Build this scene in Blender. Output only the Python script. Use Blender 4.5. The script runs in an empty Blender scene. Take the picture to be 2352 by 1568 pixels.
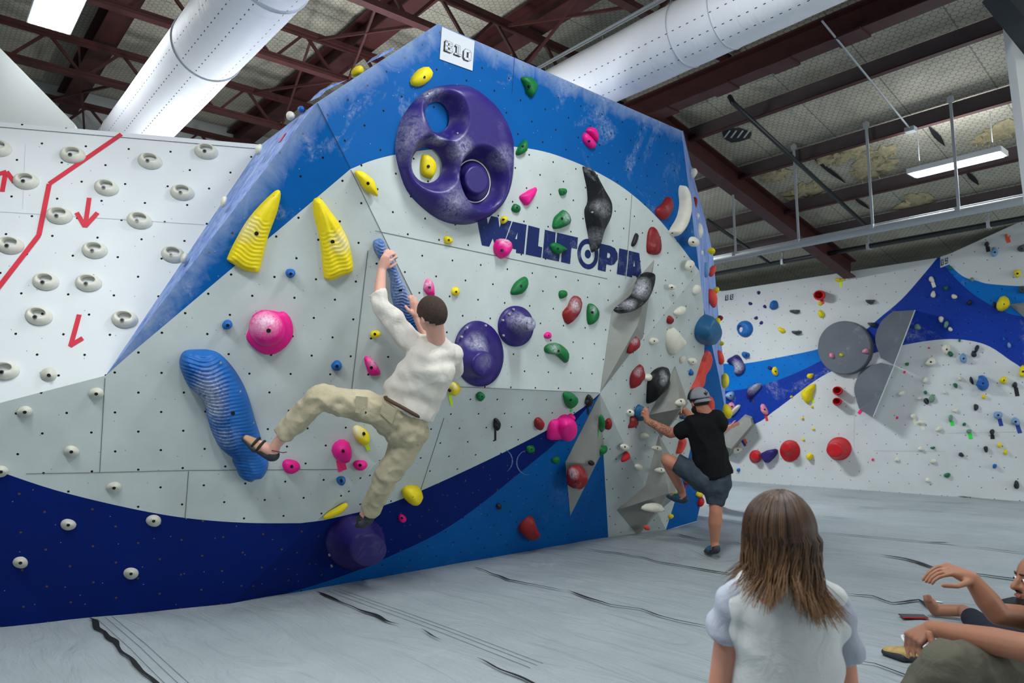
import bpy, bmesh, math, random
from mathutils import Vector, Matrix, noise
from mathutils.geometry import delaunay_2d_cdt
random.seed(7)
PI = math.pi
V = Vector
# ------------------------------------------------------------------ camera
W_, H_ = 2352, 1568
CX, CY = 1176.0, 784.0
CAM_H = 1.30
_a = V((-250 - CX, 970 - CY)); _b = V((3100 - CX, 925 - CY))
FPX = math.sqrt(-(_a.dot(_b)))                      # focal length in pixels
_x = -V((_a.x, -_a.y, -FPX)).normalized()
_y = V((_b.x, -_b.y, -FPX)).normalized()
_z = _x.cross(_y)
RW = Matrix((_x, _y, _z))                           # camera space -> world
O = V((0, 0, CAM_H))
sc = bpy.context.scene
camd = bpy.data.cameras.new('camera'); cam = bpy.data.objects.new('camera', camd)
sc.collection.objects.link(cam); sc.camera = cam
camd.sensor_width = 36.0; camd.lens = 36.0 * FPX / W_
camd.dof.use_dof = True; camd.dof.focus_distance = 4.9; camd.dof.aperture_fstop = 3.2
camd.clip_start = 0.05
cam.matrix_world = Matrix.Translation(O) @ RW.to_4x4()
# ------------------------------------------------------------------ look
vs = sc.view_settings
vs.view_transform = 'Standard'; vs.look = 'None'; vs.gamma = 1.0; vs.use_curve_mapping = False
vs.exposure = 0.0
wd = bpy.data.worlds.new('world'); sc.world = wd; wd.use_nodes = True
bg = wd.node_tree.nodes['Background']
bg.inputs[0].default_value = (0.80, 0.90, 1.0, 1); bg.inputs[1].default_value = 0.13
COL = sc.collection

def area(name, loc, size, sizey, power, color=(0.93, 0.97, 1.0), aim=None):
    ld = bpy.data.lights.new(name, 'AREA'); ld.shape = 'RECTANGLE'
    ld.size = size; ld.size_y = sizey; ld.energy = power; ld.color = color
    o = bpy.data.objects.new(name, ld); COL.objects.link(o); o.location = loc
    if aim is not None:
        o.rotation_euler = (V(aim) - V(loc)).to_track_quat('-Z', 'Y').to_euler()
    return o
# fluorescent high-bay lamps of the hall (the tubes' light, one per fixture)
LAMPS = [(-3.1, -0.4, 4.1, 64), (-1.5, 0.6, 4.2, 50), (-2.0, 3.1, 4.85, 92), (1.4, 1.4, 4.9, 16), (1.7, 5.0, 4.9, 16),
         (0.9, 7.0, 4.75, 22), (-0.7, 9.2, 4.0, 36), (-7.4, 8.8, 4.2, 190), (-2.64, 8.85, 3.99, 13), (-1.2, -1.6, 4.9, 16), (4.5, 4.0, 4.9, 16)]  # includes unseen lamps added to brighten the left duct and far wall
for i, (x, y, z, p) in enumerate(LAMPS):
    area('lamp_light', (x, y, z - 0.09), 1.15, 0.34, p)
    area('ceiling_fill', (x, y, z + 0.16), 1.0, 0.3, p * 0.42 if 15 < p < 150 else (22 if p > 15 else 8), aim=(x, y, z + 2))  # upward fill added above each lamp to brighten the ceiling
area('lamp_light', (-6.6, 0.865, 4.66), 1.15, 0.3, 16)

# fill lights added out of sight behind the climbing walls, to brighten the roof
for q_, p_ in (((-5.7, 3.6, 3.2), 45), ((-6.9, 2.9, 3.0), 40), ((-6.9, 1.7, 2.6), 18)): area('hidden_roof_fill', q_, .6, .3, p_, aim=(q_[0], q_[1], 9))
# unseen broad fill added at the right to brighten the steep climbing faces
area('side_fill', (7.5, 8.2, 1.7), 5.5, 3.0, 320, (0.95, 0.98, 1.0), aim=(-4, 6.0, 2.1))

# ------------------------------------------------------------------ pixel <-> world
def ray(p): return RW @ V((p[0] - CX, -(p[1] - CY), -FPX))
class Plane:
    def __init__(s, pt, n):
        s.p = V(pt); s.n = V(n).normalized()
        if s.n.dot(O - s.p) < 0: s.n = -s.n
        up = V((0, 0, 1)); s.v = (up - s.n * up.dot(s.n))
        if s.v.length < 1e-4: s.v = V((0, 1, 0))
        s.v.normalize(); s.u = s.v.cross(s.n).normalized()     # u right, v up seen from the front
    def hit(s, px, h=0.0):
        r = ray(px); q = s.p + s.n * h
        return O + r * ((q - O).dot(s.n) / r.dot(s.n))
    def uv(s, P): d = V(P) - s.p; return (d.dot(s.u), d.dot(s.v))
    def at(s, u, v, h=0.0): return s.p + s.u * u + s.v * v + s.n * h
    def mat(s, P):  # frame at P: x=u, y=v, z=n
        m = Matrix((s.u, s.v, s.n)).transposed().to_4x4(); m.translation = P; return m
def pl3(a, b, c): return Plane(a, (b - a).cross(c - a))
GROUND = Plane((0, 0, 0), (0, 0, 1))
def atdepth(px, d):
    r = ray(px); return O + r * (d / FPX)
def inpoly(p, poly):
    x, y = p; c = False; n = len(poly); j = n - 1
    for i in range(n):
        xi, yi = poly[i][0], poly[i][1]; xj, yj = poly[j][0], poly[j][1]
        if (yi > y) != (yj > y) and x < (xj - xi) * (y - yi) / (yj - yi) + xi: c = not c
        j = i
    return c

# ------------------------------------------------------------------ object helpers
def newobj(name, me, parent=None):
    o = bpy.data.objects.new(name, me); COL.objects.link(o)
    if parent is not None: o.parent = parent
    return o
def empty(name, loc=(0, 0, 0)):
    o = bpy.data.objects.new(name, None); COL.objects.link(o); o.location = loc; o.empty_display_size = 0.1
    return o
def tag(o, label=None, cat=None, group=None, kind=None):
    if label: o['label'] = label
    if cat: o['category'] = cat
    if group: o['group'] = group
    if kind: o['kind'] = kind
    return o
def meshobj(name, verts, faces, mats, parent=None, smooth=False, fm=None, uvs=None):
    me = bpy.data.meshes.new(name); me.from_pydata([tuple(v) for v in verts], [], faces); 
    if not isinstance(mats, (list, tuple)): mats = [mats]
    for m in mats: me.materials.append(m)
    if fm: 
        for p, k in zip(me.polygons, fm): p.material_index = k
    if smooth:
        for p in me.polygons: p.use_smooth = True
    if uvs:
        ul = me.uv_layers.new(name='UVMap')
        for p in me.polygons:
            for li in p.loop_indices:
                ul.data[li].uv = uvs[me.loops[li].vertex_index] if not callable(uvs) else uvs(p, me.loops[li].vertex_index)
    me.update()
    return newobj(name, me, parent)
class MB:
    """collects shapes into one mesh"""
    def __init__(s): s.v = []; s.f = []; s.m = []
    def add(s, vs_, fs_, m=0):
        k = len(s.v); s.v += [V(x) for x in vs_]; s.f += [tuple(i + k for i in f) for f in fs_]; s.m += [m] * len(fs_)
    def box(s, c, e, rot=None, m=0):
        vs_ = [V((sx * e[0] / 2, sy * e[1] / 2, sz * e[2] / 2)) for sx in (-1, 1) for sy in (-1, 1) for sz in (-1, 1)]
        if rot is not None: vs_ = [rot @ x for x in vs_]
        s.add([x + V(c) for x in vs_], [(0, 1, 3, 2), (4, 6, 7, 5), (0, 4, 5, 1), (2, 3, 7, 6), (0, 2, 6, 4), (1, 5, 7, 3)], m)
    def bar(s, a, b, w, h, up=(0, 0, 1), m=0):
        a = V(a); b = V(b); d = (b - a).normalized(); u = V(up); sd = d.cross(u).normalized(); u = sd.cross(d)
        q = [(-w / 2, -h / 2), (w / 2, -h / 2), (w / 2, h / 2), (-w / 2, h / 2)]
        vs_ = [a + sd * x + u * y for x, y in q] + [b + sd * x + u * y for x, y in q]
        s.add(vs_, [(3, 2, 1, 0), (4, 5, 6, 7), (0, 1, 5, 4), (1, 2, 6, 5), (2, 3, 7, 6), (3, 0, 4, 7)], m)
    def ibeam(s, a, b, w, h, t=0.02, up=(0, 0, 1), m=0):
        a = V(a); b = V(b); d = (b - a).normalized(); sd = d.cross(V(up)).normalized(); u = sd.cross(d)
        s.bar(a + u * (h / 2 - t / 2), b + u * (h / 2 - t / 2), w, t, up, m); s.bar(a - u * (h / 2 - t / 2), b - u * (h / 2 - t / 2), w, t, up, m)
        s.bar(a, b, t, h - 2 * t, up, m)
    def tube(s, pts, r, seg=8, m=0, cap=True):
        pts = [V(p) for p in pts]; n = len(pts); rr = r if isinstance(r, (list, tuple)) else [r] * n
        rings = []; prev = None
        for i, p in enumerate(pts):
            d = (pts[min(i + 1, n - 1)] - pts[max(i - 1, 0)]).normalized()
            if prev is None: prev = d.orthogonal().normalized()
            a = (prev - d * prev.dot(d)).normalized(); prev = a; b = d.cross(a)
            rings.append([p + (a * math.cos(2 * PI * k / seg) + b * math.sin(2 * PI * k / seg)) * rr[i] for k in range(seg)])
        vs_ = [q for g in rings for q in g]; fs_ = []
        for i in range(n - 1):
            for k in range(seg):
                k2 = (k + 1) % seg; fs_.append((i * seg + k, i * seg + k2, (i + 1) * seg + k2, (i + 1) * seg + k))
        if cap: fs_.append(tuple(range(seg))[::-1]); fs_.append(tuple((n - 1) * seg + k for k in range(seg)))
        s.add(vs_, fs_, m)
    def ell(s, c, r, rot=None, seg=16, rings=10, m=0):
        vs_ = []; fs_ = []
        for i in range(rings + 1):
            t = PI * i / rings
            for k in range(seg):
                p = V((r[0] * math.sin(t) * math.cos(2 * PI * k / seg), r[1] * math.sin(t) * math.sin(2 * PI * k / seg), r[2] * math.cos(t)))
                if rot is not None: p = rot @ p
                vs_.append(p + V(c))
        for i in range(rings):
            for k in range(seg):
                k2 = (k + 1) % seg; fs_.append((i * seg + k, (i + 1) * seg + k, (i + 1) * seg + k2, i * seg + k2))
        s.add(vs_, fs_, m)
    def build(s, name, mats, parent=None, smooth=False):
        return meshobj(name, s.v, s.f, mats, parent, smooth, s.m)
def subparent(o, parent): o.parent = parent; return o

# ------------------------------------------------------------------ materials
def srgb(r, g, b):
    f = lambda c: ((c / 255) / 12.92) if c / 255 <= 0.04045 else ((c / 255 + 0.055) / 1.055) ** 2.4
    return (f(r), f(g), f(b), 1)
class NT:
    def __init__(s, name):
        s.m = bpy.data.materials.new(name); s.m.use_nodes = True; s.t = s.m.node_tree
        s.b = s.t.nodes['Principled BSDF']
    def n(s, typ, **k):
        nd = s.t.nodes.new(typ)
        for a, v in k.items(): setattr(nd, a, v)
        return nd
    def l(s, a, b): s.t.links.new(a, b)
    def math(s, op, a, b=None, c=None, clamp=False):
        nd = s.n('ShaderNodeMath', operation=op); nd.use_clamp = clamp
        for i, x in enumerate((a, b, c)):
            if x is None: continue
            if isinstance(x, (int, float)): nd.inputs[i].default_value = x
            else: s.l(x, nd.inputs[i])
        return nd.outputs[0]
    def mix(s, fac, a, b):
        nd = s.n('ShaderNodeMix', data_type='RGBA')
        for sock, x in ((nd.inputs['Factor'], fac), (nd.inputs[6], a), (nd.inputs[7], b)):
            if isinstance(x, (int, float)): sock.default_value = x
            elif isinstance(x, tuple): sock.default_value = x
            else: s.l(x, sock)
        return nd.outputs[2]
    def noise(s, vec, scale, detail=4, rough=0.55, dist=0.0):
        nd = s.n('ShaderNodeTexNoise'); nd.inputs['Scale'].default_value = scale
        nd.inputs['Detail'].default_value = detail; nd.inputs['Roughness'].default_value = rough; nd.inputs['Distortion'].default_value = dist
        if vec is not None: s.l(vec, nd.inputs['Vector'])
        return nd.outputs['Fac']
    def ramp(s, x, lo, hi):
        nd = s.n('ShaderNodeMapRange'); nd.clamp = True; s.l(x, nd.inputs[0])
        nd.inputs[1].default_value = lo; nd.inputs[2].default_value = hi; return nd.outputs[0]
    def bump(s, h, strength, dist=0.01):
        nd = s.n('ShaderNodeBump'); nd.inputs['Strength'].default_value = strength; nd.inputs['Distance'].default_value = dist
        s.l(h, nd.inputs['Height']); s.l(nd.outputs[0], s.b.inputs['Normal'])
def plain(name, col, rough=0.6, metal=0.0, nz=0.0, nscale=30, bump=0.0, bscale=200, emit=0):
    t = NT(name); t.b.inputs['Roughness'].default_value = rough; t.b.inputs['Metallic'].default_value = metal
    t.b.inputs['Base Color'].default_value = col
    co = t.n('ShaderNodeTexCoord').outputs['Object']
    if nz:
        f = t.ramp(t.noise(co, nscale), 0.3, 0.7)
        t.l(t.mix(f, tuple(c * (1 - nz) for c in col[:3]) + (1,), tuple(min(1, c * (1 + nz)) for c in col[:3]) + (1,)), t.b.inputs['Base Color'])
    if bump: t.bump(t.noise(co, bscale), bump, 0.004)
    if emit:
        t.b.inputs['Emission Color'].default_value = (0.95, 0.98, 1, 1); t.b.inputs['Emission Strength'].default_value = emit
    return t.m
def chalk_nodes(t, co, base, amount, chalk=(0.62, 0.66, 0.72, 1), scale=2.2):
    big = t.noise(co, scale, 5, 0.65, 0.6); fine = t.noise(co, scale * 9, 4, 0.7, 1.5)
    k = t.math('MULTIPLY', t.ramp(big, 0.56, 0.74), t.ramp(fine, 0.40, 0.66))
    k = t.math('MULTIPLY', k, amount)
    return t.mix(k, base, chalk)
def wallmat(name, col, chalk=0.0, pitch=0.26, hole=0.0075, holes=True, rough=0.55, hcol=(0.012, 0.008, 0.006, 1), dirt=0.12, off=(0, 0), chalkscale=2.2):
    """painted climbing panel with its staggered grid of bolt holes (UV in metres)"""
    t = NT(name); t.b.inputs['Roughness'].default_value = rough; t.b.inputs['Specular IOR Level'].default_value = 0.12
    uv = t.n('ShaderNodeUVMap').outputs[0]
    geo = t.n('ShaderNodeTexCoord').outputs['Object']
    f = t.ramp(t.noise(geo, 1.6, 6, 0.6), 0.35, 0.7)
    base = t.mix(f, tuple(c * (1 - dirt) for c in col[:3]) + (1,), tuple(min(1, c * (1 + dirt * 0.6)) for c in col[:3]) + (1,))
    if chalk: base = chalk_nodes(t, geo, base, chalk, scale=chalkscale)
    # scuffs
    mp = t.n('ShaderNodeMapping'); t.l(geo, mp.inputs[0]); mp.inputs['Scale'].default_value = (9, 9, 1.6); mp.inputs['Rotation'].default_value = (0.5, 0.3, 0.2)
    sc_ = t.math('MULTIPLY', t.ramp(t.noise(mp.outputs[0], 2.2, 8, 0.75, 2.0), 0.66, 0.8), 0.22)
    base = t.mix(sc_, base, tuple(c * 0.45 for c in col[:3]) + (1,))
    if holes:
        sx = t.n('ShaderNodeSeparateXYZ'); t.l(uv, sx.inputs[0])
        dd = None
        for ox, oy in ((0, 0), (0.5, 0.5)):
            a = t.math('SUBTRACT', t.math('FRACT', t.math('ADD', t.math('DIVIDE', sx.outputs[0], pitch), ox + off[0] + 100)), 0.5)
            b = t.math('SUBTRACT', t.math('FRACT', t.math('ADD', t.math('DIVIDE', sx.outputs[1], pitch), oy + off[1] + 100)), 0.5)
            d = t.math('SQRT', t.math('ADD', t.math('MULTIPLY', a, a), t.math('MULTIPLY', b, b)))
            dd = d if dd is None else t.math('MINIMUM', dd, d)
        h = t.math('LESS_THAN', dd, hole / pitch)
        base = t.mix(h, base, hcol)
        # small screw marks
        vo = t.n('ShaderNodeTexVoronoi', voronoi_dimensions='2D'); t.l(uv, vo.inputs['Vector']); vo.inputs['Scale'].default_value = 4.5
        m = t.math('LESS_THAN', vo.outputs['Distance'], 0.016)
        base = t.mix(t.math('MULTIPLY', m, 0.55), base, (0.10, 0.07, 0.05, 1) if sum(col[:3]) > 0.9 else (0.35, 0.38, 0.42, 1))
    t.l(base, t.b.inputs['Base Color'])
    return t.m
GREY = srgb(194, 203, 201); BLUE = srgb(0, 88, 160); NAVY = srgb(0, 28, 104)
M = {}
M['grey'] = wallmat('grey_panel', GREY)
M['white'] = wallmat('white_panel', srgb(222, 227, 229), dirt=0.03)
M['blue'] = wallmat('blue_panel', BLUE, chalk=0.55, dirt=0.10)
M['navy'] = wallmat('navy_panel', NAVY, dirt=0.12, hcol=(0.10, 0.06, 0.04, 1))
M['blue2'] = wallmat('blue_panel_plain', BLUE, chalk=0.08, dirt=0.12)
def edge_chalk(m, edges):
    t = NT.__new__(NT); t.m = m; t.t = m.node_tree; t.b = t.t.nodes['Principled BSDF']; src = t.b.inputs['Base Color'].links[0].from_socket
    pos = t.n('ShaderNodeNewGeometry').outputs['Position']; dm = None
    for P, n in edges:
        s_ = t.n('ShaderNodeVectorMath', operation='SUBTRACT'); t.l(pos, s_.inputs[0]); s_.inputs[1].default_value = P
        d = t.n('ShaderNodeVectorMath', operation='DOT_PRODUCT'); t.l(s_.outputs[0], d.inputs[0]); d.inputs[1].default_value = n
        dm = d.outputs['Value'] if dm is None else t.math('MINIMUM', dm, d.outputs['Value'])
    k = t.ramp(dm, 0.22, 0.0); k = t.math('ADD', k, t.math('MULTIPLY', t.math('SUBTRACT', t.noise(pos, 5, 6, .7, .8), .5), 1.3)); k = t.ramp(k, .42, 1.15)
    t.l(t.mix(t.math('MULTIPLY', k, .45), src, (0.50, 0.56, 0.66, 1)), t.b.inputs['Base Color'])
def side_mat():
    t = NT('chalky_blue_edge'); co = t.n('ShaderNodeTexCoord').outputs['Object']
    mp = t.n('ShaderNodeMapping'); t.l(co, mp.inputs[0]); mp.inputs['Scale'].default_value = (14, 14, 1.2)
    k = t.ramp(t.noise(mp.outputs[0], 1.5, 6, 0.7, 0.6), 0.32, 0.62)
    t.l(t.mix(k, srgb(70, 110, 205), srgb(160, 186, 232)), t.b.inputs['Base Color']); t.b.inputs['Roughness'].default_value = 0.7
    return t.m
M['side'] = side_mat()
M['vol'] = wallmat('grey_volume', srgb(152, 154, 148), holes=False, chalk=0.45, dirt=0.15, chalkscale=3)
M['disc'] = wallmat('dark_grey_volume', srgb(104, 111, 120), holes=False, chalk=0.5, dirt=0.08, chalkscale=3)
M['fgrey'] = wallmat('far_grey_panel', srgb(205, 211, 212), pitch=0.30, hole=0.008, dirt=0.05, hcol=(0.12, 0.13, 0.14, 1))
M['fblue'] = wallmat('far_blue_panel', srgb(8, 112, 200), chalk=0.55, pitch=0.30, hole=0.008, chalkscale=1.6)
M['fnavy'] = wallmat('far_navy_panel', srgb(22, 58, 158), chalk=0.75, pitch=0.30, hole=0.008, chalkscale=1.3)
M['plaster'] = plain('painted_plaster', srgb(206, 210, 208), 0.8, nz=0.03, nscale=2)
M['steel'] = plain('red_oxide_steel', srgb(66, 28, 27), 0.6, nz=0.25, nscale=6)
M['purlin'] = plain('brown_grey_steel', srgb(88, 76, 78), 0.6, nz=0.15, nscale=5)
M['black_pipe'] = plain('black_pipe', srgb(34, 40, 42), 0.4)
M['galv'] = plain('galvanised_steel', srgb(180, 186, 190), 0.55, metal=0.15)
M['whitepaint'] = plain('white_paint', srgb(226, 230, 232), 0.5)
M['tube'] = plain('lit_tube', (1, 1, 1, 1), 0.5, emit=9)
M['dark'] = plain('dark_rubber', srgb(22, 24, 26), 0.7)
def duct_mat():
    t = NT('fabric_duct'); co = t.n('ShaderNodeUVMap').outputs[0]
    t.b.inputs['Roughness'].default_value = 0.55
    sx = t.n('ShaderNodeSeparateXYZ'); t.l(co, sx.inputs[0])   # u along, v around (0..1)
    rows = None
    for r0 in (0.30, 0.37, 0.44, 0.56, 0.63, 0.70):
        d = t.math('ABSOLUTE', t.math('SUBTRACT', sx.outputs[1], r0)); rows = d if rows is None else t.math('MINIMUM', rows, d)
    a = t.math('ABSOLUTE', t.math('SUBTRACT', t.math('FRACT', t.math('MULTIPLY', sx.outputs[0], 14)), 0.5))
    k = t.math('MULTIPLY', t.math('LESS_THAN', rows, 0.0022), t.math('LESS_THAN', a, 0.14))
    base = srgb(244, 247, 252)
    t.l(t.mix(k, base, srgb(70, 80, 95)), t.b.inputs['Base Color'])
    mp = t.n('ShaderNodeMapping'); t.l(co, mp.inputs[0]); mp.inputs['Scale'].default_value = (22, 4, 1)
    t.bump(t.noise(mp.outputs[0], 1.0, 5, 0.6), 0.35, 0.02)
    return t.m
M['duct'] = duct_mat()
def roof_mat():
    t = NT('insulated_roof_with_wire_mesh'); co = t.n('ShaderNodeUVMap').outputs[0]
    t.b.inputs['Roughness'].default_value = 0.75
    s = 1 / 0.055
    vm = lambda op, a, b: (lambda nd: ([t.l(x, nd.inputs[i]) if not isinstance(x, tuple) else setattr(nd.inputs[i], 'default_value', x) for i, x in enumerate((a, b)) if x is not None], nd)[1])(t.n('ShaderNodeVectorMath', operation=op))
    p = vm('MULTIPLY', co, (s * 0.75, s, 0)).outputs[0]
    S = (1, 1.732, 1)
    a = vm('SUBTRACT', vm('MODULO', vm('ADD', p, (1000, 1732, 0)).outputs[0], S).outputs[0], (0.5, 0.866, 0)).outputs[0]
    b = vm('SUBTRACT', vm('MODULO', vm('ADD', p, (1000.5, 1732.866, 0)).outputs[0], S).outputs[0], (0.5, 0.866, 0)).outputs[0]
    def hd(v):
        ab = vm('ABSOLUTE', v, None).outputs[0]; q = t.n('ShaderNodeSeparateXYZ'); t.l(ab, q.inputs[0])
        return t.math('MAXIMUM', q.outputs[0], t.math('ADD', t.math('MULTIPLY', q.outputs[0], 0.5), t.math('MULTIPLY', q.outputs[1], 0.866)))
    d = t.math('MINIMUM', hd(a), hd(b))
    wire = t.math('GREATER_THAN', d, 0.445)
    n1 = t.ramp(t.noise(co, 1.3, 5, 0.6), 0.3, 0.75)
    base = t.mix(n1, srgb(166, 162, 146), srgb(196, 192, 176))
    # pillowy seams between insulation blankets
    sx = t.n('ShaderNodeSeparateXYZ'); t.l(co, sx.inputs[0])
    seam = t.math('ABSOLUTE', t.math('SUBTRACT', t.math('FRACT', t.math('MULTIPLY', sx.outputs[0], 1.15)), 0.5))
    k = t.math('LESS_THAN', seam, 0.008)
    base = t.mix(t.math('MULTIPLY', k, 0.6), base, srgb(90, 86, 80))
    base = t.mix(t.math('MULTIPLY', wire, 0.62), base, srgb(74, 74, 66))
    t.l(base, t.b.inputs['Base Color'])
    t.bump(t.noise(co, 3.5, 3, 0.5), 0.6, 0.08)
    return t.m
M['roof'] = roof_mat()
def floor_mat():
    t = NT('grey_vinyl_mat'); co = t.n('ShaderNodeTexCoord').outputs['Object']
    t.b.inputs['Roughness'].default_value = 0.62; t.b.inputs['Specular IOR Level'].default_value = 0.25
    f = t.ramp(t.noise(co, 0.9, 6, 0.6), 0.3, 0.7)
    base = t.mix(f, srgb(146, 157, 161), srgb(166, 175, 179))
    base = chalk_nodes(t, co, base, 0.30, chalk=(0.55, 0.58, 0.60, 1), scale=1.4)
    t.l(base, t.b.inputs['Base Color'])
    mp = t.n('ShaderNodeMapping'); t.l(co, mp.inputs[0]); mp.inputs['Rotation'].default_value = (0, 0, 0.2); mp.inputs['Scale'].default_value = (0.8, 3.2, 1)
    t.bump(t.noise(mp.outputs[0], 1.6, 5, 0.55, 1.2), 0.6, 0.09)
    return t.m
M['mat'] = floor_mat()

# ------------------------------------------------------------------ main wall geometry
g = lambda x, y: GROUND.hit((x, y))
Pa, Pb = g(0, 1440), g(530, 1385)
_u = (Pb - Pa).normalized(); _o = _u.cross(V((0, 0, 1)))
if _o.dot(O - Pb) < 0: _o = -_o
_t = math.radians(20)
FN = Plane(Pa, _u.cross(V((0, 0, 1)) * math.cos(_t) + _o * math.sin(_t)))     # left overhanging face
pV1, pV2, pA, pE0 = (1050, 887), (728, 235), (243, 862), (0, 925)
V1, V2, A_, E0 = [FN.hit(p) for p in (pV1, pV2, pA, pE0)]
FM = pl3(V1, V2, V1 + V((0, 1, 0)))                                        # upper main face
V3 = FM.hit((1378, 903))
FL = pl3(Pb, V3, V1)                                                       # lower steep face
Pc = FL.hit((1398, 1248)); V4 = FM.hit((1606, 622)); Pd = g(1530, 1217)
FR = pl3(V3, V4, Pd)                                                       # right face
FR2 = pl3(V3, Pc, Pd)
_f = V((_z.x * 0 - RW.col[2].x, -RW.col[2].y, 0)).normalized(); _r = V((RW.col[0].x, RW.col[0].y, 0)).normalized()
_h = _f * math.cos(math.radians(77)) + _r * math.sin(math.radians(77))
FW1 = pl3(A_, E0, A_ + _h)                                                 # white wall at the left
FARY = g(1690, 1105).y
FAR = Plane((-5, FARY, 0), (0, -1, 0))
# facets in photo coordinates : (polygon, plane)
pT, pT2 = (1005, 55), (1565, 300)
edgeR = [(1565, 300), (1584, 452), (1606, 622)]
pQ, pQ2, pQ3, pPe = (1616, 705), (1650, 858), (1663, 926), (1600, 1196)
PX0 = (-120, 1453); PXE = (-120, 956); PXT = (-120, 271)
FACETS = {
    'N': ([PX0, (530, 1385), pV1, pV2, pA, pE0, PXE], FN),
    'M': ([pV1, (1378, 903), (1606, 622), (1565, 300), pT, pV2], FM),
    'L': ([(530, 1385), (1398, 1248), (1378, 903), pV1], FL),
    'R': ([(1378, 903), (1606, 622), pQ, pQ2, pQ3, pPe, (1530, 1217)], FR),
    'Q': ([(1378, 903), (1530, 1217), (1398, 1248)], FR2),
}
def spl(pts, n=6, closed=False):
    """Catmull-Rom through pixel/plane points"""
    out = []; N = len(pts)
    rng = range(N) if closed else range(N - 1)
    for i in rng:
        p0 = pts[(i - 1) % N] if closed or i > 0 else pts[i]; p1 = pts[i % N]; p2 = pts[(i + 1) % N]
        p3 = pts[(i + 2) % N] if closed or i + 2 < N else p2
        for k in range(n):
            t = k / n
            out.append(tuple(0.5 * ((2 * b) + (c - a) * t + (2 * a - 5 * b + 4 * c - d) * t * t + (3 * b - a - 3 * c + d) * t ** 3) for a, b, c, d in zip(p0, p1, p2, p3)))
    if not closed: out.append(tuple(pts[-1]))
    return out
up_in = [(243, 862)] + spl([(300, 812), (400, 728), (540, 610), (617, 547), (700, 477), (805, 388)], 4) + spl([(806, 388), (850, 370), (908, 355), (1000, 342), (1100, 335), (1170, 336), (1250, 348), (1330, 376), (1400, 411), (1455, 449), (1510, 500), (1560, 560), (1606, 622)], 5)
PAINT_UP = up_in + [(1720, 640), (1720, 20), (1005, -40), (600, 200), (200, 800)]
nav_up = [(-160, 1030), (-60, 1065)] + spl([(0, 1083), (130, 1126), (290, 1165), (425, 1189), (560, 1200), (690, 1201)], 5) + spl([(740, 1195), (880, 1161), (1000, 1112), (1150, 1042), (1270, 980), (1340, 935), (1378, 903)], 5)
nav_lo = spl([(1378, 905), (1345, 940), (1280, 1013), (1188, 1090), (1097, 1163), (1005, 1225), (896, 1277), (830, 1306), (728, 1342), (560, 1390)], 4)
PAINT_NAVY = nav_up + nav_lo + [(500, 1500), (-300, 1560), (-300, 1020)]
PAINT_LOW = nav_lo + [(500, 1500), (1430, 1300), (1398, 1248), (1378, 903)]
rb = spl([(1606, 622), (1616, 705), (1619, 760), (1617, 813), (1609, 889), (1587, 1025), (1566, 1098), (1551, 1148), (1529, 1218)], 4)
PAINT_R = rb + [(1530, 1300), (1760, 1250), (1760, 600)]

def cdt_mesh(polys, paints, default):
    """triangulate facet + paint outlines in photo space, drop each triangle on its facet plane"""
    pts = []; idx = {}; edges = []
    def vid(p):
        k = (round(p[0], 2), round(p[1], 2))
        if k not in idx: idx[k] = len(pts); pts.append(V(k))
        return idx[k]
    for poly, _ in polys.values():
        ids = [vid(p) for p in poly]
        edges += [(ids[i], ids[(i + 1) % len(ids)]) for i in range(len(ids))]
    for poly, _ in paints:
        ids = [vid(p) for p in poly]
        edges += [(ids[i], ids[(i + 1) % len(ids)]) for i in range(len(ids)) if ids[i] != ids[(i + 1) % len(ids)]]
    cv, ce, cf, *_ = delaunay_2d_cdt(pts, edges, [], 0, 1e-3)
    verts = []; faces = []; fm = []; uvs = []; cache = {}
    for f in cf:
        c = (sum(cv[i].x for i in f) / len(f), sum(cv[i].y for i in f) / len(f))
        for key, (poly, pl) in polys.items():
            if inpoly(c, poly):
                mi = default
                for pp, m in paints:
                    if inpoly(c, pp): mi = m; break
                ff = []
                for i in f:
                    kk = (key, i)
                    if kk not in cache:
                        cache[kk] = len(verts); P = pl.hit(cv[i]); verts.append(P); uvs.append(pl.uv(P))
                    ff.append(cache[kk])
                n = (verts[ff[1]] - verts[ff[0]]).cross(verts[ff[2]] - verts[ff[0]])
                if n.dot(O - verts[ff[0]]) < 0: ff.reverse()
                faces.append(tuple(ff)); fm.append(mi); break
    return verts, faces, fm, uvs
v_, f_, m_, u_ = cdt_mesh(FACETS, [(PAINT_UP, 1), (PAINT_NAVY, 2), (PAINT_LOW, 3), (PAINT_R, 3)], 0)
def _in(pl, a, b, ins):
    n = pl.n.cross(b - a).normalized(); return n if n.dot(ins - a) > 0 else -n
_T, _T2 = FM.hit(pT), FM.hit(pT2)
edge_chalk(M['blue'], [(_T, _in(FM, _T, _T2, V1)), (_T, _in(FM, _T, V2, V1)), (A_, _in(FN, A_, V2, Pb))])
MAIN = empty('climbing_wall', (Pb.x, Pb.y, 0)); MAINI = MAIN.matrix_world.inverted
tag(MAIN, 'large overhanging grey climbing wall with blue painted bands, angular prow and B10 sign', 'climbing wall')
MAIN.location = (0, 0, 0)
meshobj('front_panels', v_, f_, [M['grey'], M['blue'], M['navy'], M['blue2']], MAIN, fm=m_, uvs=u_)
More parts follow.
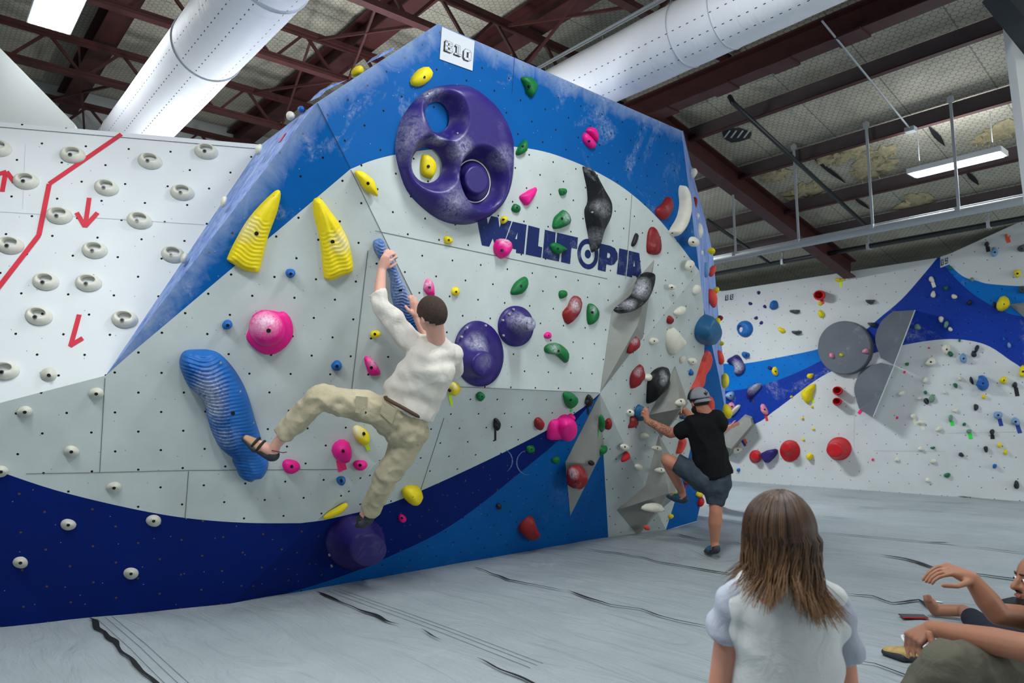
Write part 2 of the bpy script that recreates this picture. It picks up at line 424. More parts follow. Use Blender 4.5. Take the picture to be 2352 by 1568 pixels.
# side returns: left edge strip, right edge strip, top capping
C_ = FW1.hit((600, 332))
v_ = [A_, V2, C_, C_ + V((-0.8, -0.1, 0.0)), V2 + V((-1.0, 0.1, 0.0))]
T_ = FM.hit(pT); T2_ = FM.hit(pT2)
BK = V((-0.55, 0.25, -0.02))
top = [V2, T_, T2_]
mb = MB()
mb.add([A_, V2, C_], [(0, 1, 2)], 0)
mb.add([C_, V2, V2 + V((-0.9, 0.35, 0)), C_ + V((-0.5, 0.3, 0))], [(0, 1, 2, 3)], 0)
# strips run down from the top edges at the back
mb.add([V2, T_, T_ + BK, V2 + V((-0.9, 0.35, 0)), ], [(0, 1, 2, 3)], 0)
mb.add([T_, T2_, T2_ + V((-0.6, 0, 0)), T_ + V((-0.6, 0, 0))], [(0, 1, 2, 3)], 0)
Q_ = FR.hit(pQ); Q2_ = FR.hit(pQ2); Q3_ = FR.hit(pQ3); Pe = FR.hit(pPe)
# right return face seen edge on: its far outline sits about a metre behind the front edge
front = [T2_, FM.hit((1584, 452)), V4, Q_, Q2_, Q3_]
far_px = [(1568, 300), (1594, 409), (1621, 508), (1637, 584), (1648, 700), (1661, 826), (1666, 926)]
SIDE = None
back = [O + ray(p) * (10.0 / FPX) for p in far_px]
P0 = T2_; SIDE = pl3(T2_, FR.hit((1655, 885)), O + ray((1630, 540)) * (9.3 / FPX))
front = [T2_, FM.hit((1584, 452)), V4, Q_, FR.hit((1634, 785)), Q2_, Q3_]
backp = []
for p, f in zip([(1569, 300), (1594, 409), (1621, 508), (1638, 584), (1648, 700), (1661, 826), (1667, 926)], front):
    d = (f - O).length
    backp.append(O + ray(p).normalized() * (d + 0.85))
k = len(front)
mb.add(front + backp, [(i, i + k, i + k + 1, i + 1) for i in range(k - 1)], 0)
mb.add([Q3_, Pe, Pe + V((-0.7, 0.5, 0)), backp[-1]], [(0, 1, 2, 3)], 0)
mb.build('edge_panels', [M['side']], MAIN)
# backs so that the wall is a solid body from any side
mb = MB()
bk = lambda p: V((min(p.x - 0.5, -5.9), p.y + 0.1, p.z))
mb.add([T_ + V((-0.6, 0, 0)), T2_ + V((-0.6, 0, 0)), V((-6.6, T2_.y + 0.6, 0)), V((-6.6, T_.y, 0))], [(0, 1, 2, 3)])
mb.add([V2 + V((-0.9, .35, 0)), T_ + V((-0.6, 0, 0)), V((-6.6, T_.y, 0)), V((-6.6, V2.y, 0))], [(0, 1, 2, 3)])
mb.build('back_panels', [M['plaster']], MAIN)
# panel joints (thin dark gaps)
def facet_at(p):
    for k_, (poly, pl) in FACETS.items():
        if inpoly(p, poly): return pl
    return None
M['joint'] = plain('panel_joint', srgb(96, 102, 102), 0.8)
M['jointb'] = plain('panel_joint_dark', srgb(10, 40, 84), 0.8)
def strip(mb_, pl, a, b, w, h=0.0025, m=0):
    A = pl.hit(a, h); B = pl.hit(b, h); d = (B - A).normalized(); s_ = pl.n.cross(d) * w / 2
    mb_.add([A - s_, A + s_, B + s_, B - s_], [(0, 3, 2, 1)], m)
mb = MB()
for a, b in [((845, 575), (808, 893)), ((862, 530), (1395, 640)), ((1055, 888), (1376, 902)), ((806, 390), (955, 693)), ((1452, 444), (1437, 640))]:
    strip(mb, facet_at((a[0] * .5 + b[0] * .5, a[1] * .5 + b[1] * .5)), a, b, 0.0045)
for a, b in [((241, 868), (229, 1085)), ((60, 1088), (229, 1085)), ((229, 1085), (433, 1080)), ((433, 1082), (425, 1190)), ((433, 1080), (780, 1078)), ((1020, 960), (965, 1130))]:
    strip(mb, facet_at(b) or FN, a, b, 0.004)
mb.build('panel_joint', [M['joint']], MAIN)
mb = MB(); strip(mb, FM, (729, 237), (805, 386), 0.005); strip(mb, FM, (1182, 130), (1176, 215), 0.003)
mb.build('panel_joint', [M['jointb']], MAIN)

# ------------------------------------------------------------------ white wall at the left
WL = {'W': ([PXE, pE0, pA, (600, 332), (0, 280), PXT], FW1)}
v_, f_, m_, u_ = cdt_mesh(WL, [], 0)
LW = tag(empty('climbing_wall'), 'white leaning-back climbing wall at the left with rows of ring jugs and red tape', 'climbing wall')
meshobj('front_panels', v_, f_, [M['white']], LW, uvs=u_)
mb = MB(); a = FW1.hit(PXT); b = FW1.hit((0, 280)); c = FW1.hit((600, 332))
n_ = -FW1.n
mb.add([a, c, c + n_ * 0.6, a + n_ * 0.6], [(0, 1, 2, 3)])
mb.add([a + n_ * 0.6, c + n_ * 0.6, V((c.x - 1, c.y, 0)), V((a.x - 1, a.y, 0))], [(0, 1, 2, 3)])
mb.build('top_trim', [M['whitepaint']], LW)
mb = MB()
strip(mb, FW1, (0, 486), (472, 516), 0.003); strip(mb, FW1, (58, 330), (52, 480), 0.0015)
d = [FW1.hit(PXT, 0.004), FW1.hit((600, 332), 0.004)]
mb.build('panel_joint', [plain('pale_joint', srgb(186, 190, 192))], LW)
mb = MB(); strip(mb, FW1, (-100, 283), (598, 342), 0.004, 0.004); mb.build('panel_joint', [M['joint']], LW)
# pale partition behind it
PB = Plane(FW1.hit((0, 280)) - FW1.n * 1.0, FW1.n)
q = [PB.hit(p) for p in ((-150, 60), (0, 108), (172, 285), (172, 330), (-150, 330))]
q[1] = PB.hit((0, 110))
mb = MB(); k = len(q); bq = [p + PB.n * -0.12 for p in q]
mb.add(q + bq, [tuple(range(k))[::-1], tuple(range(k, 2 * k))] + [(i, (i + 1) % k, k + (i + 1) % k, k + i) for i in range(k)])
o = mb.build('wall_left', [M['plaster']]); tag(o, kind='structure')

# ------------------------------------------------------------------ far wall (B8 / B9)
B9b = [FAR.hit((2168, 1132)), g(2400, 1152)]
fp = FAR.hit((2165, 590))
FAR9 = pl3(V((FAR.hit((2175, 1133)).x, FARY, 0)), fp, g(2352, 1150) + V((0, 0, 0)))
p9b = (2175, 1137)
BFAR = {
    'B8': ([(1640, 668), (1664, 668), (2165, 590), (2173, 800), (2175, 1145), (1500, 1098), (1500, 668)], FAR),
    'B9': ([(2165, 590), (2420, 474), (2420, 1162), (2175, 1145), (2173, 800)], FAR9),
}
fl = spl([(2177, 604), (2211, 634), (2245, 645), (2274, 652), (2352, 657), (2420, 654)], 4)
fl2 = spl([(2420, 735), (2352, 727), (2305, 715), (2242, 680), (2196, 640), (2161, 600)], 4)
P_FB_R = fl + fl2
nl = spl([(2157, 587), (2118, 634), (2071, 687), (2018, 732), (1993, 755), (1960, 790), (1888, 827), (1822, 859), (1744, 886), (1664, 898), (1500, 905)], 4)
nlow = spl([(1500, 1020), (1640, 1003), (1735, 973), (1776, 945), (1822, 911), (1869, 876), (1909, 853), (1980, 820), (2071, 793), (2165, 779), (2227, 782), (2274, 796), (2320, 827), (2352, 849), (2420, 910)], 4)
P_FN = nl + nlow + [(2420, 735)] + fl2[1:-1] + [(2165, 590)]
P_FB_L = spl([(1500, 838), (1657, 835), (1713, 834), (1807, 817), (1885, 800), (1960, 775), (2000, 748)], 4) + [(2000, 760)] + nl[16:]
v_, f_, m_, u_ = cdt_mesh(BFAR, [(P_FB_R, 1), (P_FN, 2), (P_FB_L, 1)], 0)
FWALL = tag(empty('climbing_wall'), 'pale grey far climbing wall with blue mountain paint and B8 and B9 signs', 'climbing wall')
meshobj('front_panels', v_, f_, [M['fgrey'], M['fblue'], M['fnavy']], FWALL, fm=m_, uvs=u_)
a = FAR.hit((1500, 693)); b = FAR.hit((2165, 590)); c = FAR9.hit((2420, 474))
mb = MB(); mb.add([a, b, b + V((0, .45, 0)), a + V((0, .45, 0))], [(0, 1, 2, 3)]); mb.add([b, c, c + V((0, .8, 0)), b + V((0, .45, 0))], [(0, 1, 2, 3)])
mb.build('top_trim', [M['whitepaint']], FWALL)
mb = MB()
strip(mb, FAR, (1962, 783 + 25), (1962, 1035), 0.003); strip(mb, FAR, (2005, 1035), (2172, 1037), 0.004); strip(mb, FAR9, (2175, 995), (2400, 990), 0.004)
mb.build('panel_joint', [plain('pale_joint_far', srgb(180, 186, 188))], FWALL)
# hall wall behind everything
def quad(name, pts, mat, kind='structure', thick=None, uvs=None):
    mb = MB(); mb.add(pts, [tuple(range(len(pts)))]); o = mb.build(name, [mat]); tag(o, kind=kind); return o
WY = FARY + 0.9
mb = MB(); mb.box((0, WY + 0.1, 2.6), (30, 0.2, 5.4)); tag(mb.build('wall_back', [M['plaster']]), kind='structure')
mb = MB(); mb.box((-11.5, 4, 3.0), (0.2, 20, 6.2)); tag(mb.build('wall_side', [M['plaster']]), kind='structure')

# ------------------------------------------------------------------ floor mats
def fold(x, y):
    """height of the soft mat cover: long creases, stronger on the right"""
    s = min(1.0, max(0.0, (x + 2.6 + 0.15 * y) / 2.5)); far = min(1, max(0, (y - 3) / 4))
    p = V((x * 0.55, y * 2.3, 0.3)); n1 = noise.noise(p) ; n2 = noise.noise(V((x * 1.3 + 3, y * 5.0, 1.7)))
    n3 = 1 - abs(noise.noise(V((x * 0.45 + 9, y * 2.0 + 0.6 * x, 4.2)))) * 5
    h = 0.008 * n1 + s * (0.024 * n1 * abs(n1) * 2 + 0.012 * n2 + 0.018 * max(0, n3)) * (0.5 + 0.9 * far)
    d = math.hypot(x - FOOT.x, y - FOOT.y)
    h -= 0.075 * math.exp(-(d / 0.22) ** 2)
    a = math.atan2(y - FOOT.y, x - FOOT.x)
    h += 0.02 * math.exp(-((d - 0.45) / 0.3) ** 2) * (0.5 + 0.5 * math.sin(9 * a + 2 * math.sin(3 * a)))
    return h
FOOT = g(1640, 1272)
xs = []; x = -8.0
while x < 9: xs.append(x); x += 0.07 if -6 < x < 3 else 0.35
ys = []; y = -3.0
while y < FARY + 1.0: ys.append(y); y += 0.07 if 0.4 < y else 0.3
vv = [V((x, y, fold(x, y))) for x in xs for y in ys]; ny = len(ys)
ff = [(i * ny + j, (i + 1) * ny + j, (i + 1) * ny + j + 1, i * ny + j + 1) for i in range(len(xs) - 1) for j in range(ny - 1)]
FLOOR = meshobj('floor', vv, ff, M['mat'], smooth=True); tag(FLOOR, kind='structure')
def seam(pxs, w=0.022, wob=0.012, seed=1):
    pts = [g(*p) for p in pxs]; out = []
    for a, b in zip(pts[:-1], pts[1:]):
        n = max(2, int((b - a).length / 0.04))
        for k in range(n): out.append(a.lerp(b, k / n))
    out.append(pts[-1]); vs_ = []; n = len(out)
    for i, p in enumerate(out):
        d = (out[min(i + 1, n - 1)] - out[max(i - 1, 0)]).normalized(); s_ = V((-d.y, d.x, 0))
        off = wob * noise.noise(V((i * 0.21, seed * 7.1, 0))) * 2
        ww = 1.5 * w * max(0.4, 0.55 + 1.1 * noise.noise(V((i * 0.11, seed * 3.3, 5)))) * min(1, i / 3 + .1, (n - 1 - i) / 3 + .1)
        for sg in (-1, 1):
            q = p + s_ * (off + sg * ww / 2); vs_.append(V((q.x, q.y, fold(q.x, q.y) + 0.014)))
    fs_ = [(2 * i, 2 * i + 1, 2 * i + 3, 2 * i + 2) for i in range(n - 1)]
    o = meshobj('mat_seam', vs_, fs_, M['dark'], FLOOR); return o
SEAMS = [([(205, 1424), (262, 1480), (310, 1528), (355, 1570), (470, 1690)], .03), ([(725, 1360), (820, 1400), (918, 1438)], .018), ([(968, 1447), (1012, 1475)], .02), ([(1095, 1516), (1180, 1554), (1300, 1608)], .02),
         ([(1083, 1303), (1170, 1335), (1298, 1360)], .018), ([(1302, 1358), (1400, 1392), (1470, 1403), (1560, 1428), (1640, 1445)], .02), ([(1340, 1262), (1440, 1277), (1540, 1300), (1700, 1325)], .022),
         ([(1548, 1228), (1600, 1240), (1720, 1258)], .018), ([(1600, 1191), (1640, 1196), (1720, 1208)], .015), ([(1870, 1222), (1960, 1230), (2060, 1240), (2180, 1252), (2330, 1272), (2480, 1290)], .02), ([(1880, 1187), (1960, 1192)], .014),
         ([(1940, 1368), (2003, 1373), (2050, 1388), (2110, 1384), (2150, 1408)], .025), ([(2020, 1279), (2080, 1290), (2140, 1308), (2260, 1325), (2340, 1336), (2460, 1350)], .035), ([(1950, 1525), (2010, 1530), (2075, 1553), (2150, 1580)], .022),
         ([(2080, 1129), (2200, 1140), (2330, 1152)], .03), ([(1900, 1140), (2000, 1148), (2250, 1160)], .012), ([(1960, 1165), (2150, 1178), (2352, 1190)], .012)]
for i, (s_, w) in enumerate(SEAMS): seam(s_, w, 0.012, i)
# stitched welt beside the nearest seams
M['stitch'] = plain('stitched_welt', srgb(150, 158, 162), 0.55)
for k, s_ in enumerate([[(222, 1422), (300, 1490), (400, 1590)], [(752, 1356), (900, 1410), (1010, 1452), (1240, 1545)]]):
    pts = [g(*p) for p in s_]; mb = MB()
    for off in (0.0, 0.05, 0.09):
        q = []
        for a, b in zip(pts[:-1], pts[1:]):
            for t in range(12): 
                p = a.lerp(b, t / 12) + V((0, off, 0)); q.append(V((p.x, p.y, fold(p.x, p.y) + 0.004)))
        mb.tube(q, 0.0018, 4)
    mb.build('stitching', [M['stitch']], FLOOR)
# ------------------------------------------------------------------ roof
SL = (5.073 - 3.818) / (11.995 - 6.718) / 1.0
_r0 = FAR.hit((1955, 592)); XR = Plane((_r0.x, 0, 0), (1, 0, 0)); XR.n = V((1, 0, 0))
_ra = XR.hit((1488, 226)); YR, ZR = _ra.y, _ra.z; SL = (ZR - _r0.z) / (_r0.y - YR)
zr = lambda y: ZR - SL * (y - YR)
def roofpiece(name, pts, uvf):
    me = meshobj(name, pts, [(0, 1, 2, 3)], M['roof'], uvs=[uvf(p) for p in pts]); tag(me, kind='structure'); return me
roofpiece('ceiling', [V((-12, YR - .3, zr(YR - .3) + .12)), V((-12, FARY + 1.2, zr(FARY + 1.2) + .12)), V((12, FARY + 1.2, zr(FARY + 1.2) + .12)), V((12, YR - .3, zr(YR - .3) + .12))], lambda p: (p.x, p.y))
roofpiece('ceiling', [V((-12, -5, 5.95)), V((-12, YR - .2, 5.95)), V((12, YR - .2, 5.95)), V((12, -5, 5.95))], lambda p: (p.x, p.y))
mb = MB(); mb.box((0, YR - .2, 5.55), (24, .05, .9)); tag(mb.build('trim_1', [M['plaster']]), kind='structure')
# ridge beam + rafter
def one(name, mb, mats, label, cat, group=None, smooth=False, kind=None):
    o = mb.build(name, mats, None, smooth); tag(o, label, cat, group, kind); return o
mb = MB(); mb.ibeam((-12, YR, ZR - .12), (6, YR, ZR - .12), .2, .26)
for x in (-5.0, -4.2, -3.5, -2.8): mb.box((x, YR, ZR - .255), (.28, .24, .02))
one('steel_beam', mb, [M['steel']], 'long red oxide beam running just below the right hand duct', 'beam')
mb = MB(); a = V((_r0.x - .02, YR, ZR - .2)); b = V((_r0.x - .02, FARY - .02, zr(FARY) - .2)); mb.ibeam(a, b, .19, .30)
one('steel_rafter', mb, [M['steel']], 'red oxide rafter sloping down from the long beam to the back wall', 'rafter')
mb = MB(); mb.ibeam(V((-10.4, YR, ZR - .2)), V((-10.4, FARY - .02, zr(FARY) - .2)), .19, .30)
PY = [7.59, 8.717, 9.919, 10.87]
PLAB = ['brown steel purlin nearest the right hand duct', 'brown steel purlin, second out from the right hand duct, with hanging rods', 'brown steel purlin behind the right hand ceiling light', 'brown steel purlin closest to the back wall']
for y, lb in zip(PY, PLAB):
    z = zr(y) - .03
    pr = empty('steel_purlin', (0, y, z)); tag(pr, lb, 'purlin', 'purlins under the sloping roof')
    mb = MB(); mb.box((0, 0, 0), (23, .012, .19)); mb.build('web', [M['purlin']], pr)
    mb = MB(); mb.box((0, .035, .09), (23, .075, .012)); mb.box((0, -.035, -.09), (23, .075, .012)); mb.build('flange', [M['steel']], pr)
# joists
JX = [(-4.1, 'just left of the right hand duct'), (-5.62, 'second from the right hand duct, above the B10 sign'), (-7.16, 'third from the right hand duct, crossing the left duct'), (-8.9, 'passing behind the left ceiling light'), (-10.75, 'furthest left, above the pale partition'), (-2.5, 'nearest of all, at the top edge beside the right duct')]
for x, lb in JX:
    j = empty('roof_joist', (x, 3, 5.1)); tag(j, 'red roof joist ' + lb, 'joist', 'open web joists')
    mb = MB(); mb.bar((0, -5, .40), (0, YR - 3, .40), .11, .05); mb.bar((0.03, -5, .37), (0.03, YR - 3, .37), .02, .06); mb.build('top_chord', [M['steel']], j)
    mb = MB(); mb.bar((0, -5, 0), (0, YR - 3, 0), .09, .035); mb.bar((0.025, -5, .03), (0.025, YR - 3, .03), .018, .05); mb.build('bottom_chord', [M['steel']], j)
    mb = MB(); y = -4.8; s = 0
    while y < YR - 3.4:
        mb.bar((0, y, .02 if s else .38), (0, y + .32, .38 if s else .02), .03, .028, up=(1, 0, 0)); y += .36; s = 1 - s
    mb.build('web_bar', [M['steel']], j)
for y, lb in ((1.62, 'left of the left hand duct'), (3.95, 'between the two ducts'), (5.25, 'behind the B10 sign, left of the right hand duct')):
    mb = MB(); mb.ibeam((-12, y, 5.73), (6, y, 5.73), .24, .30)
    one('steel_beam', mb, [M['steel']], 'deep red oxide roof beam above the joists, ' + lb, 'beam')
# bracing angles between joists
for (x0, x1, y0, y1, bl) in ((-7.16, -5.62, 3.35, 3.75, 'left of the B10 sign, above the sloping blue edge'), (-8.9, -7.16, 3.3, 3.7, 'just right of the left hand duct'), (-5.62, -4.1, 4.8, 5.1, 'right above the B10 sign'), (-10.75, -8.9, 1.35, 1.75, 'left of the left hand duct'), (-4.1, -2.5, 5.0, 5.4, 'beside the upper end of the right hand duct')):
    mb = MB()
    mb.bar((x0, y0, 5.48), (x1, y1, 5.12), .022, .03); mb.bar((x0, y1, 5.12), (x1, y0, 5.48), .022, .03)
    one('cross_brace', mb, [M['steel']], 'thin crossed brace bars ' + bl, 'brace', 'cross braces between the joists')
def pipe(name, pts, r, mat, label, cat='pipe', group=None):
    mb = MB(); mb.tube(pts, r, 10); return one(name, mb, [mat], label, cat, group, smooth=True)
pipe('black_pipe', [V((-12, 2.0, 5.0)), V((4, 2.0, 5.0))], .03, M['black_pipe'], 'thin black pipe running beside the left hand duct')
pipe('black_pipe', [V((-12, 5.62, 5.05)), V((4, 5.62, 5.05))], .03, M['black_pipe'], 'thin black pipe crossing above the B10 sign towards the right hand duct')
pipe('conduit', [V((-12, 5.15, 5.0)), V((4, 4.95, 5.0))], .018, M['galv'], 'thin silver conduit beside the upper edge of the right hand duct', 'conduit')
pipe('conduit', [V((-6.35, -2, 5.56)), V((-6.35, 6.3, 5.56))], .008, M['galv'], 'thin silver conduit crossing over the joists left of the wall peak', 'conduit')
# ------------------------------------------------------------------ fabric ducts
def duct(name, y, z, r, x0, x1, bands, label, tint=0):
    root = empty(name, (x0, y, z)); tag(root, label, 'duct')
    n = 120; seg = 36; vs_ = []; us = []; fs_ = []
    for i in range(n + 1):
        x = (x1 - x0) * i / n
        for k in range(seg + 1):
            a = 2 * PI * k / seg + PI / 2
            w = 1 + .012 * noise.noise(V((x * 2.0, math.cos(a) * 1.2, math.sin(a) * 1.2))) + .005 * noise.noise(V((x * 9, 3 * math.cos(a), 3 * math.sin(a))))
            for b in bands:
                w -= .02 * math.exp(-((x + x0 - b) / .035) ** 2)
            vs_.append(V((x, r * w * math.cos(a), r * w * math.sin(a)))); us.append((x, k / seg))
    for i in range(n):
        for k in range(seg):
            fs_.append((i * (seg + 1) + k, (i + 1) * (seg + 1) + k, (i + 1) * (seg + 1) + k + 1, i * (seg + 1) + k + 1))
    meshobj('fabric_sleeve', vs_, fs_, M['duct'], root, True, uvs=us)
    for b in bands:
        mb = MB(); q = [V((b - x0, (r * 1.002) * math.cos(a), (r * 1.002) * math.sin(a))) for a in [2 * PI * k / 40 for k in range(41)]]
        mb.tube(q, .006, 5, cap=False); mb.build('zip_band', [plain('duct_band', srgb(188, 194, 204), .6)], root, True)
    mb = MB(); mb.tube([V((0, 0, r + .12)), V((x1 - x0, 0, r + .12))], .006, 5)
    x = .4
    while x < x1 - x0: mb.tube([V((x, 0, r * .98)), V((x, 0, r + .12))], .003, 4); x += .8
    mb.build('hanging_cable', [M['galv']], root)
duct('air_duct', 1.72, 4.2, .275, -12, 1.5, [-4.35, -3.55, -5.6, -8], 'large white fabric air duct in the upper left, running away behind the white wall')
duct('air_duct', 5.0, 4.53, .285, -12, 3.5, [-3.45, -2.1, -3.05, -6], 'large white fabric air duct in the upper right, passing behind the wall peak')
# ------------------------------------------------------------------ pipes over the far wall
py_, pz = 8.62, 3.40
WP = tag(empty('handrail_pipe', (-2, py_, pz)), 'long pale horizontal pipe hung on rods in front of the far wall', 'pipe')
mb = MB(); mb.tube([V((-10, 0, 0)), V((8, 0, 0))], .048, 14); mb.tube([V((-10, 0, .052)), V((8, 0, .052))], .012, 6); mb.build('pipe', [M['galv']], WP, True)
for px in ((1690, 590), (1835, 560), (2005, 525), (2203, 490)):
    P = Plane((0, py_, 0), (0, -1, 0)).hit(px)
    mb = MB(); mb.bar((P.x + 2, 0, 0), (P.x + 2, 0, zr(py_) - pz + .1), .03, .012, up=(0, 1, 0)); mb.box((P.x + 2, 0, zr(py_) - pz + .05), (.06, .04, .06)); mb.box((P.x + 2, 0, .03), (.05, .11, .05)); mb.build('hanger_rod', [M['galv']], WP)
SP = tag(empty('sprinkler_pipe', (-2, 11.2, 1.30 + 11.2 * math.tan(math.radians(12.5)))), 'black sprinkler pipe running along the top of the far wall', 'pipe')
mb = MB(); mb.tube([V((-10, 0, 0)), V((8, 0, 0))], .04, 10); mb.build('pipe', [M['black_pipe']], SP, True)
for x in (-5.0, -3.6, -2.0, -.5):
    mb = MB(); mb.bar((x + 1, 0, -.05), (x + 1, 0, .2), .02, .02, up=(0, 1, 0)); mb.box((x + 1, 0, 0), (.04, .1, .1)); mb.build('pipe_clamp', [M['galv']], SP)
RP = lambda p, dz=-.22: (lambda pl: pl.hit(p))(Plane((0, YR, ZR + dz), (0, -SL, -1)))
a = RP((1683, 235)); b = RP((2000, 528)); c = RP((1676, 222), -.1)
pipe('black_pipe', [c, a, a.lerp(b, .5), b], .028, M['black_pipe'], 'black pipe with an upturned end sloping under the right hand roof')
a = RP((1625, 505)); b = RP((1765, 602)); pipe('black_pipe', [a, b], .026, M['black_pipe'], 'short black pipe beside the right edge of the big wall, under the roof')
a = RP((1888, 48), -.28); b = RP((2092, 298), -.28); o = pipe('conduit', [a, b], .010, M['galv'], 'thin silver conduit ending at a junction box under the right hand roof', 'conduit')
mb = MB(); mb.box(b, (.10, .10, .05)); one('junction_box', mb, [M['galv']], 'small pale junction box on the second purlin', 'junction box')
# hole in insulation and torn fluff
RFP = Plane((0, YR, ZR + .115), (0, -SL, -1))
def rp2(p, h=0): return RFP.hit(p, h)
pts = [(1658, 303), (1672, 296), (1700, 294), (1727, 305), (1722, 318), (1700, 325), (1680, 328), (1663, 318)]
mb = MB(); mb.add([rp2(p, .006) for p in pts], [tuple(range(len(pts)))]); 
o = one('roof_hole', mb, [wallmat('bare_metal_hole', srgb(60, 64, 68), holes=False)], 'torn hole in the roof insulation showing bare ribbed metal', 'hole')
mb = MB()
for k in range(4): mb.bar(rp2((1664 + 15 * k, 316), .02), rp2((1676 + 15 * k, 300), .02), .02, .01)
mb.build('metal_rib', [M['galv']], o)
M['fluff'] = plain('torn_insulation', srgb(178, 166, 132), .95, nz=.25, nscale=25)
FLB = ['left of the second hanging rod', 'left of the third hanging rod, above the pipe', 'near the top of the third hanging rod', 'right of the third rod, biggest patch', 'small, above the biggest patch', 'low, between the light and the far wall', 'at the right photo edge, above the light', 'left of the one at the right edge', 'small, highest near the second purlin']
FL_ = [((1780, 400), .20), ((1848, 437), .30), ((1950, 350), .28), ((2010, 385), .32), ((2030, 350), .2), ((2100, 470), .26), ((2300, 300), .26), ((2262, 318), .18), ((1900, 362), .2)]
for i, (p, s) in enumerate(FL_):
    C = rp2(p, .0); mb = MB(); rnd = random.Random(i)
    base = [(p[0] + (a_ - p[0]) * 1, p[1] + (b_ - p[1])) for a_, b_ in [(p[0] + s * 165 * (1 + .35 * rnd.uniform(-1, 1)) * math.cos(t_), p[1] - s * 30 * math.cos(t_) + s * 75 * (1 + .5 * rnd.uniform(-1, 1)) * math.sin(t_)) for t_ in [2 * PI * k / 22 for k in range(22)]]]
    uv = [RFP.uv(RFP.hit(q)) for q in base]; cu = sum(a for a, b in uv) / 22; cv_ = sum(b for a, b in uv) / 22; vs_ = [RFP.at(a, b, .003) for a, b in uv]
    for f_, hh in ((.8, .02), (.55, .028), (.3, .03)):
        vs_ += [RFP.at(cu + (a - cu) * f_, cv_ + (b - cv_) * f_, hh + .018 * noise.noise(V((a * 20, b * 20, f_ * 9)))) for a, b in uv]
    vs_.append(RFP.at(cu, cv_, .03)); fs_ = [(r * 22 + k, r * 22 + (k + 1) % 22, (r + 1) * 22 + (k + 1) % 22, (r + 1) * 22 + k) for r in range(3) for k in range(22)] + [(66 + k, 66 + (k + 1) % 22, 88) for k in range(22)]
    mb.add(vs_, fs_)
    for k in range(5):
        q = vs_[22 + rnd.randrange(22)]; L = rnd.uniform(.02, .06); mb.tube([q, q + V((.01, .01, -L * .6)), q + V((rnd.uniform(-.02, .03), 0, -L))], [.014, .010, .002], 5)
    one('torn_insulation', mb, [M['fluff']], 'torn yellow insulation tuft ' + FLB[i], 'insulation', 'torn insulation tufts', True)
for i, (a, b) in enumerate([((1870, 365), (1942, 420)), ((1960, 452), (1997, 480)), ((2133, 290), (2170, 335)), ((2218, 392), (2248, 425))]):
    A = rp2(a, .012); B = rp2(b, .012); mb = MB(); n = 14; vs_ = []
    for k in range(n + 1):
        q = A.lerp(B, k / n); w = .03 * math.sin(PI * k / n) + .004 + .012 * noise.noise(V((k, i, 0)))
        vs_ += [q + V((-w, 0, 0)), q + V((w, 0, 0))]
    mb.add(vs_, [(2 * k, 2 * k + 1, 2 * k + 3, 2 * k + 2) for k in range(n)])
    one('insulation_tear', mb, [M['dark']], 'dark split in the roof insulation ' + ('left of the third hanging rod, upper one', 'left of the third hanging rod, lower one', 'above the right hand ceiling light', 'just below the right hand ceiling light')[i], 'tear', 'dark splits in the roof insulation')
# ------------------------------------------------------------------ light fixtures
def fixture(loc, L, Wd, ntube, label, rods=True, group='hall ceiling lights'):
    f = empty('ceiling_light', loc); tag(f, label, 'ceiling light', group)
    mb = MB(); t = .012
    mb.box((0, 0, .05), (L, Wd, t)); mb.box((0, Wd / 2, .025), (L, t, .055)); mb.box((0, -Wd / 2, .025), (L, t, .055)); mb.box((L / 2, 0, .025), (t, Wd, .055)); mb.box((-L / 2, 0, .025), (t, Wd, .055))
    mb.build('housing', [M['whitepaint']], f)
    for k in range(ntube):
        y = -Wd / 2 + Wd * (k + .5) / ntube
        mb = MB(); mb.tube([V((-L / 2 + .03, y, .0)), V((L / 2 - .03, y, .0))], .017, 10); mb.build('tube', [M['tube']], f, True)
    mb = MB()
    for k in range(ntube + 1):
        y = -Wd / 2 + Wd * k / ntube
        mb.box((0, y, .012), (L, .004, .03))
    mb.build('reflector', [M['whitepaint']], f)
    if rods:
        for x in (-L / 2 + .1, L / 2 - .1):
            mb = MB(); mb.tube([V((x, 0, .05)), V((x, 0, .5))], .004, 5); mb.build('suspension_wire', [M['galv']], f)
    return f
fixture((-6.60, .865, 4.75), 1.25, .32, 6, 'bright six tube ceiling light in the top left corner of the photo')
fixture((-2.64, 8.85, 4.0), .93, .24, 4, 'bright ceiling light hanging under the sloping roof at the right')
for i, (x, y, z, p) in enumerate(LAMPS):
    if i == 8: continue
    fixture((x, y, z), 1.2, .34, 6, 'bright tube ceiling light hanging out of shot over the mats')
# post and beam at the top right corner
pp = [(2286, -240), (2420, -240), (2605, 1345), (2478, 1345)]
PQ = Plane(atdepth((2335, 200), 5.2), RW @ V((-.3, 0, 1))); q = [PQ.hit(p) for p in pp]; k = len(q); bq = [p - PQ.n * .15 for p in q]
mb = MB(); mb.add(q + bq, [tuple(range(k)), tuple(range(k, 2 * k))[::-1]] + [(i, (i + 1) % k, k + (i + 1) % k, k + i) for i in range(k)])
one('wall_panel', mb, [M['plaster']], 'tall pale wall panel whose edge shows at the upper right corner', 'panel')
mb = MB(); mb.bar(PQ.hit((2290, -25), .1), PQ.hit((2400, 110), .1), .22, .12)
one('dark_beam', mb, [M['black_pipe']], 'dark beam end crossing the top right corner', 'beam')
